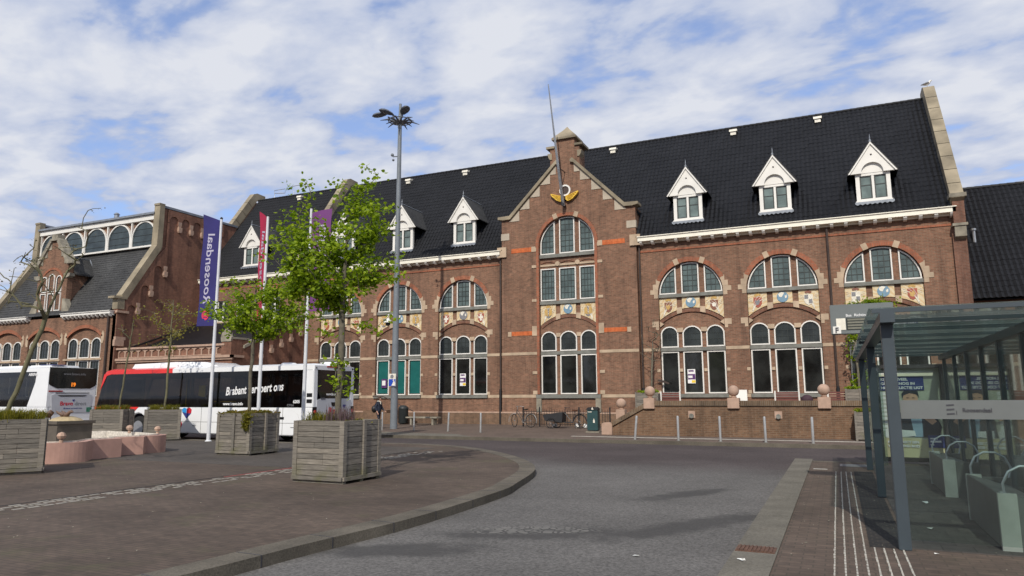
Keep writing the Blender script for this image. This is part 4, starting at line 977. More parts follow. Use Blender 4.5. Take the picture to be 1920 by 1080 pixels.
def catmull(pts, n=6):
    out = []
    for i in range(len(pts)-1):
        p0, p1, p2, p3 = pts[max(i-1, 0)], pts[i], pts[i+1], pts[min(i+2, len(pts)-1)]
        for k in range(n):
            t = k/n; out.append(tuple(0.5*((2*b)+(c-a)*t+(2*a-5*b+4*c-d)*t*t+(3*b-a-3*c+d)*t**3) for a, b, c, d in zip(p0, p1, p2, p3)))
    return out+[pts[-1]]
KP = catmull([(-80, -17.1), (-40, -17.1), (-20, -17.1), (-17, -16.9), (-15.2, -16.3), (-13.4, -16.1), (-11.4, -16.6), (-9.75, -17.75), (-8.19, -19.35), (-7.15, -20.7), (-6.5, -21.8), (-6.0, -23.06), (-5.55, -24.9), (-5.35, -25.9), (-5.25, -28.0), (-5.27, -29.4), (-5.42, -30.9), (-5.6, -33), (-6.5, -38), (-9, -46)], 8)
def offs(path, d):
    out = []
    for i, p in enumerate(path):
        a = Vector(path[max(i-1, 0)]); b_ = Vector(path[min(i+1, len(path)-1)]); t = (b_-a).normalized(); out.append((p[0]+t.y*d, p[1]-t.x*d))
    return out
KI = offs(KP, 0.36)
S(MB().prism(KI+[(-40, -60), (-100, -60), (-100, -17.4)], 'xy', -0.138, 0.0).obj('paving_island', PAVE))
k = MB()
for i in range(len(KP)-1):
    a, b_, c, d = KP[i], KP[i+1], KI[i+1], KI[i]
    e = 0.004 if i % 2 else 0.0
    k.prism([a, b_, c, d], 'xy', -0.137, 0.006)
S(k.obj('island_kerb', CONC))
# joints between the kerb stones: thin dark bars 2 mm proud
j = MB(); acc = 0
for i in range(len(KP)-1):
    L = (Vector(KP[i+1])-Vector(KP[i])).length; acc += L
    if acc > 0.95 and KP[i][0] > -22:
        acc = 0; a, d = Vector(KP[i]), Vector(KI[i]); tt = (Vector(KP[i+1])-a).normalized()*0.006; n_ = (a-d).normalized()*0.003
        j.prism([tuple(a+n_-tt), tuple(a+n_+tt), tuple(d+tt), tuple(d-tt)], 'xy', -0.11, 0.0085)
S(j.obj('kerb_joints', E_['black']))
# platform at the right
S(MB().box(-0.66, 30, -60, -18.3, -0.138, 0.0).obj('bus_platform', PAVE2))
k = MB(); y = -60
while y < -18.0:
    k.box(-1.08, -0.662, y+0.004, y+0.996, -0.137, 0.012); y += 1.0
k.box(-1.08, -0.662, -18.0, -17.6, -0.137, 0.008)
S(k.obj('platform_kerb', CONC2))
S(MB().box(-0.66, 30, -18.299, -18.08, -0.137, 0.006).obj('platform_end_kerb', CONC))
g = MB(); g.box(-1.07, -0.68, -29.42, -29.12, 0.012, 0.018)
GR = mk('rusty_iron', (0.11, 0.055, 0.035), 0.8, 0.3, 12)
for q in range(9): g.box(-1.05+q*0.04, -1.03+q*0.04, -29.4, -29.14, 0.0185, 0.028)
tag(g.obj('drain_grate', GR), 'rusty iron drain grate set in the platform kerb', 'drain')
# front pavement
S(MB().box(-120, 70, -11.75, 60, -0.138, 0.0).obj('front_pavement', PAVE3))
S(MB().box(-120, 70, -11.87, -11.751, -0.137, 0.005).obj('front_kerb', CONC))
S(MB().box(-9.8, 9, -10.12, -9.98, 0.0, 0.012).obj('edging_strip', mk('edging_white', (0.42, 0.4, 0.36), 0.8, 0.2, 3)))
S(MB().prism([(-19.6, -11.75), (-13.4, -11.76), (-15.0, -10.2), (-19.6, -9.6)], 'xy', 0.0, 0.004).obj('ramp_strip', CONC2))
# tactile ribs
m = MB()
for x in (-0.13, -0.035, 0.06, 0.155):
    y = -38.0
    while y < -20.6: m.box(x-0.008+random.uniform(-.004,.004), x+0.008, y, y+0.095, 0, 0.006); y += 0.122
for x in (0.25, 0.34, 0.43, 0.52):
    y = -38.0
    while y < -28.7: m.box(x-0.008+random.uniform(-.004,.004), x+0.008, y, y+0.095, 0, 0.006); y += 0.122
S(m.obj('tactile_paving', mk('tactile_white', (0.4, 0.38, 0.33), 0.8, 0.3, 9)))
S(MB().box(-0.17, 0.2, -38, -20.55, 0.0, 0.0035).obj('tactile_base', PAVE2))
S(MB().box(0.21, 0.56, -28.6, -20.4, 0.0, 0.004).obj('dark_paving_strip', DPAV))
S(MB().box(0.6, 6, -28.55, -18.6, 0.0, 0.0035).obj('shelter_paving', brickmat('paving_shelter', (0.095, 0.085, 0.078), (0.075, 0.068, 0.064), (0.06, 0.055, 0.05), bw=0.3, bh=0.3, mort=0.008, stain=0.25, ground=True)))
m = MB(); m.box(-0.58, -0.3, -20.16, -20.08, 0, 0.004); S(m.obj('platform_mark', LINE))
# pale sett band across the island
m = MB(); y = -46.0; row = 0
while y < -18.8:
    cx0 = -11.05+0.12*math.sin(y*0.25)
    for q in range(4):
        if random.random() < 0.66:
            x = cx0-0.26+q*0.15+random.uniform(-0.015, 0.015)
            m.box(x-0.03, x+0.035, y, y+0.16, 0.0, 0.005)
    y += 0.21
S(m.obj('sett_band', mk('pale_sett', (0.30, 0.28, 0.24), 0.85, 0.3, 5)))
S(MB().box(-11.55, -11.5, -46, -19, 0, 0.004).obj('edge_course', DPAV))
S(MB().box(-11.48, -11.40, -26.3, -21.0, 0, 0.005).obj('red_line', mk('red_paint_worn', (0.27, 0.07, 0.06), 0.8, 0.3, 6)))
S(MB().box(-60, -11.6, -24.3, -17.66, 0, 0.0032).obj('plaza_paving', brickmat('paving_plaza', (0.1, 0.087, 0.077), (0.08, 0.07, 0.063), (0.065, 0.058, 0.05), bw=0.21, bh=0.07, mort=0.008, stain=0.3, ground=True, moss=0.1)))
rnd = random.Random(9); m = MB()
for _ in range(420):
    u = rnd.random(); x, y = (rnd.uniform(-16, -5.8), rnd.uniform(-33, -19)) if u < 0.6 else (rnd.uniform(-0.6, 2.0), rnd.uniform(-32, -19))
    if -9.7 < x < -8.3 and -26.5 < y < -25.1: continue
    s = rnd.uniform(0.006, 0.02); a = rnd.uniform(0, PI); dx, dy = math.cos(a)*s, math.sin(a)*s
    m.add([(x-dx, y-dy, 0.007), (x+dy*0.5, y-dx*0.5, 0.007), (x+dx, y+dy, 0.012), (x-dy*0.5, y+dx*0.5, 0.009)], [(0, 1, 2, 3)])
tag(m.obj('ground_debris', mk('debris', (0.22, 0.2, 0.15), 0.9, 0.6, 20, bs=0), recalc=False), 'tiny dry leaves and grit scattered over the paving', 'debris', kind='stuff')
# manhole covers and scraps of paper
mm = MB(); mm.box(-0.05, 0.6, -19.3, -18.75, 0.0, 0.006)
for q in range(7): mm.box(0.0, 0.55, -19.26+q*0.07, -19.23+q*0.07, 0.0062, 0.012)
tag(mm.obj('manhole_cover', E_['grey']), 'rectangular grey iron cover at the far end of the platform', 'manhole cover')
PAP = mk('scrap_paper', (0.7, 0.7, 0.67), 0.8, 0.1, 5, bs=0)
for (x, y, s, lb) in ((0.9, -27.2, 0.05, 'small white paper scrap nearest the first shelter post'), (1.08, -24.9, 0.07, 'crumpled white paper scrap lying in the middle of the shelter floor'), (-0.95, -29.85, 0.06, 'tiny pale scrap lying on the kerb beside the drain grate'), (0.8, -28.75, 0.035, 'white scrap beside the foot of the nearest shelter post'), (-2.1, -29.5, 0.05, 'pale scrap on the asphalt left of the drain grate'), (-14.9, -3.0, 0.09, 'white crumpled paper on the pavement by the bicycle')):
    m = MB(); vs = [(x+random.uniform(-s, s), y+random.uniform(-s, s), random.uniform(0.004, s*0.5)+(-0.12 if lb.startswith('pale scrap on') else 0)) for _ in range(7)]
    m.add(vs, [(0, 1, 2), (1, 2, 3), (2, 3, 4), (3, 4, 5), (4, 5, 6), (5, 6, 0), (0, 2, 4)])
    tag(m.obj('paper_scrap', PAP, recalc=False), lb, 'litter', 'scraps of litter on the ground')
# ------------------------------------------------------------------ planters
def woodmat():
    m, t, b = newmat('weathered_wood')
    tc = NN(t, 'ShaderNodeTexCoord'); mp = NN(t, 'ShaderNodeMapping'); t.links.new(tc.outputs['Object'], mp.inputs[0]); mp.inputs['Scale'].default_value = (1.2, 1.2, 14)
    isl = NN(t, 'ShaderNodeNewGeometry').outputs['Random Per Island']
    a = ramp(t, noise_tex(t, 3.0, 6, mp.outputs[0], 0.7), [(0.25, (0.085, 0.076, 0.065)), (0.55, (0.185, 0.168, 0.143)), (0.8, (0.30, 0.275, 0.24))])
    a = mixc(t, 1.0, a, ramp(t, isl, [(0, (0.72, 0.72, 0.72)), (1, (1.25, 1.22, 1.18))]), 'MULTIPLY')
    sp = NN(t, 'ShaderNodeSeparateXYZ'); t.links.new(tc.outputs['Object'], sp.inputs[0])
    moss = mixc(t, 1.0, maprange(t, sp.outputs[2], 0.5, 0.05, 0, 0.8), maprange(t, noise_tex(t, 3, 4, tc.outputs['Object']), 0.45, 0.65), 'MULTIPLY')
    a = mixc(t, moss, a, (0.12, 0.115, 0.06))
    t.links.new(a, b.inputs['Base Color']); b.inputs['Roughness'].default_value = 0.85; bump(t, b, noise_tex(t, 5, 5, mp.outputs[0]), 0.5, 0.01)
    return m
WOOD = woodmat()
SOIL = mk('soil', (0.05, 0.038, 0.025), 0.95, 0.4, 8)
def leafmat(name, c1, c2, tr=0.45):
    m, t, b = newmat(name)
    isl = NN(t, 'ShaderNodeNewGeometry').outputs['Random Per Island']
    c = ramp(t, isl, [(0, c1), (1, c2)]); t.links.new(c, b.inputs['Base Color']); b.inputs['Roughness'].default_value = 0.5; b.inputs['Specular IOR Level'].default_value = 0.3
    tl = NN(t, 'ShaderNodeBsdfTranslucent'); t.links.new(mixc(t, 1.0, c, (1.25, 1.3, 0.6), 'MULTIPLY'), tl.inputs[0])
    mx_ = NN(t, 'ShaderNodeMixShader'); mx_.inputs[0].default_value = tr
    out = [n for n in t.nodes if n.type == 'OUTPUT_MATERIAL'][0]
    t.links.new(b.outputs[0], mx_.inputs[1]); t.links.new(tl.outputs[0], mx_.inputs[2]); t.links.new(mx_.outputs[0], out.inputs[0])
    return m
LEAF = leafmat('leaf_linden', (0.105, 0.185, 0.008), (0.34, 0.44, 0.02))
LEAF2 = leafmat('leaf_olive', (0.17, 0.15, 0.03), (0.28, 0.25, 0.06))
LEAFB = leafmat('bud_grey', (0.12, 0.10, 0.07), (0.2, 0.17, 0.1))
GRASS = leafmat('grass_blade', (0.10, 0.11, 0.012), (0.26, 0.22, 0.03))
SEDUM = leafmat('sedum', (0.10, 0.12, 0.015), (0.24, 0.15, 0.03))
SPIRE = leafmat('flower_stalk', (0.14, 0.09, 0.10), (0.24, 0.17, 0.2))
BARK = mk('bark', (0.12, 0.105, 0.075), 0.9, 0.35, 9, bs=0.5)
BARKG = mk('bark_green', (0.13, 0.12, 0.065), 0.9, 0.35, 7, bs=0.5)
def planter(label, x, y, rz, s=1.18, seed=0):     # (x, y) is the front left corner before turning about the centre
    rnd = random.Random(seed)
    t = thing('wooden_planter', label, 'planter', (x+s/2, y+s/2, 0), rz, 'grey wooden plank planters on the square')
    h = s/2; H = 1.17
    b = MB()
    for k, (c, r) in enumerate((((0, -h), 0), ((h, 0), PI/2), ((0, h), PI), ((-h, 0), -PI/2))):
        M = Matrix.Translation((c[0], c[1], 0)) @ Matrix.Rotation(r, 4, 'Z'); z = 0.13
        n = 10
        for q in range(n):
            z1 = z+0.1
            split = rnd.choice([None, None, -0.1, 0.12]) if q < n-1 else None
            spans = [(-h+0.05, h-0.05)] if split is None else [(-h+0.05, split-0.003), (split+0.003, h-0.05)]
            for a_, b__ in spans:
                b.obox(M @ Matrix.Translation(((a_+b__)/2, 0.02+rnd.uniform(-0.003, 0.003), (z+z1)/2)) @ Matrix.Rotation(rnd.uniform(-0.004, 0.004), 4, 'Y'), b__-a_, 0.035, 0.094)
            z = z1+0.003
    b.obj('plank_sides', WOOD, t, world=False)
    p = MB()
    for sx in (-1, 1):
        for sy in (-1, 1): p.box(*sorted((sx*(h+0.012), sx*(h-0.09))), *sorted((sy*(h+0.012), sy*(h-0.09))), 0.1, H-0.02)
    for r in range(4):
        M = Matrix.Rotation(r*PI/2, 4, 'Z')
        if r % 2 == 1 or seed in (2,): p.obox(M @ Matrix.Translation((0.03, -h-0.02, 0.62)), 0.08, 0.04, 1.08)
        p.obox(M @ Matrix.Translation((0, -h-0.018, 0.09)), s, 0.045, 0.07)
    p.obj('corner_post', WOOD, t, world=False)
    f = MB()
    for yy in (-h+0.06, 0, h-0.06): f.box(-h+0.0, h-0.0, yy-0.05, yy+0.05, 0.0, 0.09)
    f.obj('skid', WOOD, t, world=False)
    MB().box(-h+0.05, h-0.05, -h+0.05, h-0.05, 0.9, 1.1).obj('soil', SOIL, t, world=False)
    return t
def blades(name, parent, mat, n, s, hmin, hmax, w_, seed, spread=1.0, region=None, z0=1.09):
    rnd = random.Random(seed); m = MB()
    tufts = [(rnd.uniform(-s, s), rnd.uniform(-s, s)) for _ in range(max(3, n//45))]
    for k in range(n):
        tx, ty = rnd.choice(tufts); x = tx+rnd.gauss(0, 0.05); y = ty+rnd.gauss(0, 0.05)
        if region and not region(x, y): continue
        a = rnd.uniform(0, 2*PI); hh = rnd.uniform(hmin, hmax); ln = spread*hh*rnd.uniform(0.2, 0.9); dx, dy = math.cos(a), math.sin(a); px, py = -dy*w_, dx*w_
        p0 = (x, y, z0); p1 = (x+dx*ln*0.35, y+dy*ln*0.35, z0+hh*0.7); p2 = (x+dx*ln, y+dy*ln, z0+hh*rnd.uniform(0.75, 1.0))
        m.add([(p0[0]-px, p0[1]-py, p0[2]), (p0[0]+px, p0[1]+py, p0[2]), (p1[0]+px*0.8, p1[1]+py*0.8, p1[2]), (p1[0]-px*0.8, p1[1]-py*0.8, p1[2]), p2], [(0, 1, 2, 3), (3, 2, 4)])
    return m.obj(name, mat, parent, world=False, recalc=False)
def leafblob(m, c, r, n, size, rnd, flat=0.7):
    for _ in range(n):
        p = Vector(c)+Vector((rnd.gauss(0, 1), rnd.gauss(0, 1), rnd.gauss(0, flat)))*r*0.5
        a = Vector((rnd.uniform(-1, 1), rnd.uniform(-1, 1), rnd.uniform(-0.5, 0.3))).normalized(); b = a.cross(Vector((rnd.uniform(-1, 1), rnd.uniform(-1, 1), rnd.uniform(-0.2, 1)))).normalized()
        s = size*rnd.uniform(0.6, 1.25); bn = a.cross(b)*s*0.12
        m.add([p-a*s*0.5, p-a*s*0.12+b*s*0.42+bn, p+a*s*0.25+b*s*0.34+bn, p+a*s*0.62, p+a*s*0.25-b*s*0.34+bn, p-a*s*0.12-b*s*0.42+bn], [(0, 1, 2, 3), (0, 3, 4, 5)])
def mound(parent, mat, seed, s, reg=None, n=60, size=0.05, name='ground_cover', z=1.1, zr=0.04):
    rnd = random.Random(seed); m = MB()
    for _ in range(n):
        x, y = rnd.uniform(-s, s), rnd.uniform(-s, s)
        if reg and not reg(x, y): continue
        leafblob(m, (x, y, z+rnd.uniform(0, zr)), 0.12, 26, size, rnd, 0.35)
    return m.obj(name, mat, parent, world=False, recalc=False)
P1 = planter('wooden planter nearest the kerb, holding the large leafy tree with grasses and dry flower stalks', -9.6, -26.4, 0.0, seed=1)
P2 = planter('wooden planter with a low green mat spilling down its corner, under the smaller leafy tree', -16.1, -22.2, R_(2), seed=2)
P0 = planter('wooden planter cut by the left picture edge, holding the bent bare tree above long grass', -16.5-0.6, -27.5-0.6, R_(57), s=1.2, seed=3)
P3 = planter('wooden planter before the bus front wheel, holding the thinnest young tree', -26.1-0.59, -18.1-0.59, R_(33), seed=4)
P4 = planter('wooden planter nearest the blue banner pole, holding the olive-leaved young tree', -23.55-0.59, -17.9-0.59, R_(51), s=1.2, seed=5)
for p, sd_ in ((P1, 11), (P0, 12), (P3, 13), (P4, 14)):
    m_ = mound(p, GRASS, sd_, 0.48, n=26, size=0.035)
    blades('grass_tuft', p, GRASS, {11: 900, 12: 2600, 13: 1300, 14: 1100}[sd_], 0.5, 0.08, {11: 0.3, 12: 0.34, 13: 0.3, 14: 0.32}[sd_], 0.006, sd_, region=(lambda x, y: x < -0.02) if sd_ == 11 else None)
blades('flower_stalk', P1, SPIRE, 420, 0.45, 0.2, 0.42, 0.005, 21, 0.3, region=lambda x, y: x > 0.0)
mound(P2, SEDUM, 31, 0.56, n=130, size=0.045, zr=0.1)
rnd = random.Random(5); m = MB()
for k in range(46):
    tt = k/46; leafblob(m, (0.52-0.02*tt+rnd.uniform(-0.12, 0.06)*(1-tt), -0.63, 1.14-0.42*tt), 0.1, 24, 0.045, rnd, 0.6)
m.obj('trailing_plant', GRASS, P2, world=False, recalc=False)

# ------------------------------------------------------------------ trees
def tree(name, label, base, top, crown, npts, seed, leafn, leafs, mat, bark, r0=0.045, group=None, clump=0.17, tufts=(), bend=0.0, gap=0.0, tips_only=False):
    """space-filling branch skeleton: every crown point is tied to the nearest node already grown"""
    rnd = random.Random(seed); b0 = Vector(base); t1 = Vector(top)
    T = thing(name, label, 'tree', tuple(b0), 0, group)
    nodes = []; par = []
    n = 14
    side = Vector((t1-b0)).cross(Vector((0, 1, 0))).normalized()
    for k in range(n+1):
        f = k/n; p = b0.lerp(t1, f)+side*bend*math.sin(f*PI)*0.5+Vector((rnd.gauss(0, 0.012), rnd.gauss(0, 0.012), 0))
        nodes.append(p); par.append(k-1)
    cps = []
    for (cc, rr, wt) in crown:
        for _ in range(int(npts*wt)):
            while True:
                v = Vector((rnd.uniform(-1, 1), rnd.uniform(-1, 1), rnd.uniform(-1, 1)))
                if v.length < 1 and v.length > 0.25: break
            q = Vector(cc)+Vector((v.x*rr[0], v.y*rr[1], v.z*rr[2]))
            if noise.noise(q*1.5+Vector((seed*3.1, 0, 0))) < gap: continue
            cps.append(q)
    cps += [Vector(x) for x in tufts]
    axis = lambda q: min((q-p).length for p in nodes[:n+1])
    cps.sort(key=axis)
    tips = []; k0 = int(n*0.42)
    for q in cps:
        best = None; bd = 1e9
        for i in range(k0, len(nodes)):
            d = (nodes[i]-q).length + (0.35 if nodes[i].z > q.z-0.02 else 0) + (0.25 if i > n else 0.0)*0
            if d < bd: bd = d; best = i
        L = (nodes[best]-q).length; steps = max(2, int(L/0.16)); a = nodes[best]; prev = best
        for s in range(1, steps+1):
            f = s/steps; p = a.lerp(q, f)+Vector((rnd.gauss(0, 0.012), rnd.gauss(0, 0.012), 0.10*L*math.sin(PI*f)*0.5+rnd.gauss(0, 0.008)))
            nodes.append(p); par.append(prev); prev = len(nodes)-1
        tips.append(prev)
    w_ = [0.0]*len(nodes)
    for t in tips: w_[t] += 1
    for i in range(len(nodes)-1, 0, -1):
        if par[i] >= 0: w_[par[i]] += w_[i]
    tot = max(w_[0], 1)
    rad = [max(0.0045, r0*(x/tot)**0.48) for x in w_]
    ch = {}
    for i, p in enumerate(par): ch.setdefault(p, []).append(i)
    tm = MB(); tm.tube([nodes[0]-Vector((0, 0, 0.1))]+nodes[:n+1], [r0*1.15]+[max(rad[i], r0*(1-0.6*i/n)) for i in range(n+1)], 10)
    tm.obj('trunk', bark, T, smooth=True)
    bm_ = MB()
    started = set(range(n+1))
    for i in range(n+1, len(nodes)):
        if i in started: continue
        path = [par[i], i]; started.add(i); cur = i
        while True:
            c = [x for x in ch.get(cur, []) if x not in started]
            if not c: break
            c = max(c, key=lambda x: w_[x]); path.append(c); started.add(c); cur = c
        rs = [min(rad[path[0]], rad[path[1]]*1.3)]+[rad[x] for x in path[1:]]
        bm_.tube([nodes[x] for x in path], rs, 5, cap=False)
    bm_.obj('branches', bark, T, recalc=False)
    if leafn:
        lm = MB()
        for t in tips:
            i = t; k = 0
            while i > n and k < (1 if tips_only else 5):
                leafblob(lm, nodes[i]+Vector((rnd.gauss(0, 0.04), rnd.gauss(0, 0.04), -0.02)), clump, max(1, int(leafn*(1 if k == 0 else 0.55)*rnd.uniform(0.4, 1.4))), leafs, rnd)
                i = par[i]; i = par[i] if i > n else i; k += 1
        lm.obj('crown', mat, T, recalc=False)
    return T
# offsets in the picture plane: right vector of the view
rv = Vector((0.91, 0.414, 0))
def at(c, u, z, d=0): return (c[0]+rv.x*u-rv.y*d*-1*0, c[1]+rv.y*u, z)
c1 = (-9.05, -25.8)
tree('linden_tree', 'larger bright green leafy young tree standing in the planter nearest the kerb', (c1[0], c1[1], 1.05), (-9.0, -25.75, 5.0),
     [((-9.12, -25.82, 4.25), (1.15, 1.05, 0.8), 1.0), ((-9.85, -26.2, 4.5), (0.6, 0.6, 0.9), 0.4), ((-8.7, -25.6, 5.3), (0.6, 0.6, 0.5), 0.25)], 125, 3, 21, 0.078, LEAF, BARK, 0.062, 'leafy young trees in the planters', clump=0.2,
     tufts=[at(c1, 0.42, 6.35), at(c1, 0.5, 5.95), at(c1, 0.68, 6.15), at(c1, 0.25, 5.9), at(c1, -1.15, 5.95), at(c1, -0.85, 6.05), at(c1, -0.7, 5.75), at(c1, -0.2, 6.0), at(c1, -1.2, 5.4), at(c1, 1.12, 4.5), at(c1, 1.15, 4.15), at(c1, 0.7, 2.95), at(c1, 0.95, 3.2), at(c1, -0.85, 3.0), at(c1, 0.45, 3.05), at(c1, 0.2, 2.0), at(c1, -0.05, 1.75), at(c1, 0.17, 1.7), at(c1, -0.08, 1.95), at(c1, 0.9, 5.5), at(c1, 0.8, 5.0)], gap=-0.12)
c2 = (-15.55, -21.6)
tree('linden_tree', 'smaller green leafy young tree in the planter overgrown by the low green mat', (c2[0], c2[1], 1.05), (c2[0], c2[1]+0.05, 4.9),
     [((c2[0]+0.1, c2[1], 4.15), (1.5, 1.3, 0.85), 1.0), ((c2[0]+0.75, c2[1]+0.35, 4.6), (0.95, 0.8, 0.5), 0.4), ((c2[0]+1.5, c2[1]+0.7, 4.2), (0.8, 0.7, 0.55), 0.35)], 110, 8, 20, 0.09, LEAF, BARK, 0.05, 'leafy young trees in the planters', clump=0.2,
     tufts=[at(c2, -0.95, 5.0), at(c2, -0.75, 5.05), at(c2, 1.2, 5.0), at(c2, -1.3, 4.4), at(c2, 1.7, 4.0)], gap=-0.1)
c0 = (-16.9, -27.6)
tree('bare_tree', 'bent bare tree with small buds at the left picture edge', (-16.75, -27.55, 1.05), (-15.9, -27.1, 4.3),
     [((-16.6, -27.5, 4.3), (1.2, 1.0, 1.0), 0.6), ((-16.0, -27.2, 4.7), (0.7, 0.7, 0.8), 0.4)], 110, 5, 4, 0.04, LEAFB, BARKG, 0.05, 'young trees with hardly any leaves', clump=0.1,
     tufts=[(-15.75, -27.0, 5.5), (-15.55, -26.9, 5.9), (-15.25, -26.8, 5.95), (-15.5, -26.9, 5.4), (-15.8, -27.0, 5.1)], bend=0.12, tips_only=True)
c4 = (-23.5, -17.85)
tree('young_tree', 'slender young tree with sparse olive leaves in front of the hall side wall', (c4[0]+0.0, c4[1], 1.05), (c4[0]+0.05, c4[1], 5.4),
     [((c4[0]-0.1, c4[1], 4.5), (1.35, 1.1, 1.15), 1.0)], 110, 13, 6, 0.075, LEAF2, BARKG, 0.04, 'young trees with hardly any leaves', clump=0.2)
c3 = (-26.0, -18.0)
tree('young_tree', 'thinnest young tree with a few dry shoots beside the front of the bus', (c3[0]+0.1, c3[1], 1.05), (c3[0]+0.45, c3[1]+0.1, 4.7),
     [((c3[0]+0.3, c3[1], 3.9), (0.5, 0.5, 1.0), 1.0)], 22, 17, 2, 0.06, LEAF2, BARKG, 0.032, 'young trees with hardly any leaves', clump=0.12)
# climbing plants on the terrace
tree('climbing_shrub', 'leafless climbing shrub trained up the brick between gable and right wing', (-8.65, -1.4, 0.78), (-8.6, -0.6, 4.4),
     [((-8.6, -0.7, 4.2), (0.75, 0.4, 1.5), 1.0)], 80, 23, 2, 0.05, LEAFB, BARK, 0.05, clump=0.12)
tree('climbing_tree', 'bright green leafy climbing tree beside the glass shelter roof on the terrace', (0.95, -1.5, 0.78), (0.9, -0.7, 5.4),
     [((1.0, -0.8, 3.6), (0.45, 0.35, 1.9), 1.0), ((1.9, -0.35, 5.9), (1.0, 0.15, 0.25), 0.25)], 110, 29, 14, 0.1, LEAF, BARK, 0.05, clump=0.22)

# ------------------------------------------------------------------ flagpoles
FLB = mk('flag_blue', (0.024, 0.02, 0.13), 0.8, 0.12, 2, bs=0); FLR = mk('flag_crimson', (0.36, 0.012, 0.055), 0.8, 0.12, 2, bs=0); FLP = mk('flag_purple', (0.14, 0.035, 0.16), 0.8, 0.12, 2, bs=0)
FTXT = mk('flag_lettering', (0.42, 0.4, 0.5), 0.7, 0.05, 2, bs=0); FRED = mk('flag_badge', (0.62, 0.03, 0.08), 0.7, 0.1, 2, bs=0)
POLE = mk('pole_white', (0.62, 0.63, 0.65), 0.35, 0.08, 3, bs=0)
def flag(x, y, H, zt, zb, w_, ddir, mat, label, cat='flagpole', mirrored=False, tail=0.25, tsize=0.5):
    T = thing('flagpole', label, cat, (x, y, 0), 0, 'banner poles on the square')
    p = MB(); p.tube([(0, 0, 0), (0, 0, 2.5), (0, 0, H)], [0.07, 0.062, 0.045], 12); p.lathe([(0.12, 0), (0.12, 0.02), (0.075, 0.05)], n=14); p.obj('pole', POLE, T, world=False, smooth=True)
    MB().lathe([(0.05, H), (0.055, H+0.05), (0.02, H+0.09)], n=10).obj('pole_cap', PIPE_B, T, world=False)
    d = Vector((ddir[0], ddir[1], 0)).normalized(); nrm = Vector((-d.y, d.x, 0)); NU, NV = 8, 40
    def P(u, v):   # u 0..1 across, v 0..1 up
        z = zb+(zt-zb)*v + tail*u*v*v
        fold = 0.05*math.sin(u*3.3+v*4.0)*u + 0.03*math.sin(v*11+u*2)*u
        return d*(0.05+w_*u*(0.96+0.04*math.sin(v*5)))+nrm*fold+Vector((0, 0, z))
    f = MB(); vs = [P(i/NU, j/NV) for j in range(NV+1) for i in range(NU+1)]; n = len(vs)
    vs2 = [v+nrm*0.006 for v in vs]
    fs = [(j*(NU+1)+i, j*(NU+1)+i+1, (j+1)*(NU+1)+i+1, (j+1)*(NU+1)+i) for j in range(NV) for i in range(NU)]
    f.add(vs, fs); f.add(vs2, [tuple(reversed(q)) for q in fs])
    fo = f.obj('banner', mat, T, world=False, smooth=True, recalc=False)
    # lettering follows the cloth: text laid out in (u, v), mapped by P
    cu = bpy.data.curves.new('t', 'FONT'); cu.body = 'Roosendaal'; cu.size = 1; cu.resolution_u = 3; cu.shear = 0.15; cu.offset = 0.012
    to = bpy.data.objects.new('t', cu); col.objects.link(to); me = bpy.data.meshes.new_from_object(to.evaluated_get(bpy.context.evaluated_depsgraph_get())); bpy.data.objects.remove(to)
    xs = [v.co.x for v in me.vertices]; L = max(xs)
    bm = bmesh.new(); bm.from_mesh(me); bmesh.ops.triangulate(bm, faces=bm.faces)
    toward = -1 if nrm.y > 0 else 1     # side facing the square
    for v in bm.verts:
        s = v.co.x/L; tt = (v.co.y-0.35)*tsize/w_   # reads upwards
        V = 0.2+0.66*s; Uc = 0.5-tt
        q = P(Uc, V)+nrm*(0.012*toward)
        v.co = q
    bm.to_mesh(me); bm.free(); me.materials.clear(); me.materials.append(FTXT); me.name = 'lettering'
    lo = bpy.data.objects.new('lettering', me); col.objects.link(lo); lo.parent = T
    bd_ = MB(); c = P(0.5, 0.1)+nrm*(0.01*toward); ctr = c
    rr = 0.17; pts = [(rr*math.cos(a), 1.15*rr*math.sin(a)) for a in [k*PI/6 for k in range(12)]]
    bd_.add([ctr+d*a+Vector((0, 0, b)) for a, b in pts], [tuple(range(12))]); bd_.obj('badge', FRED, T, world=False, recalc=False)
    b2 = MB(); 
    for q in range(3): b2.add([ctr+nrm*(0.006*toward)+d*a+Vector((0, 0, b)) for a, b in ((-0.09, -0.1+q*0.09), (0.09, -0.08+q*0.09), (0.07, -0.055+q*0.09), (-0.09, -0.07+q*0.09))], [(0, 1, 2, 3)])
    b2.obj('badge_pattern', mat, T, world=False, recalc=False)
    return T
flag(-21.2, -17.8, 8.4, 8.36, 4.28, 0.84, (-1, -0.1), FLB, 'white flagpole with the dark blue banner', mirrored=True, tail=0.3, tsize=0.52)
flag(-18.85, -17.8, 8.25, 8.2, 4.3, 0.6, (-0.93, 0.36), FLR, 'white flagpole with the narrow crimson banner', mirrored=True, tail=0.35, tsize=0.45)
flag(-16.9, -17.7, 8.35, 8.2, 4.6, 0.85, (1, 0.12), FLP, 'white flagpole with the purple banner behind the larger leafy tree', mirrored=False, tail=0.1, tsize=0.62)

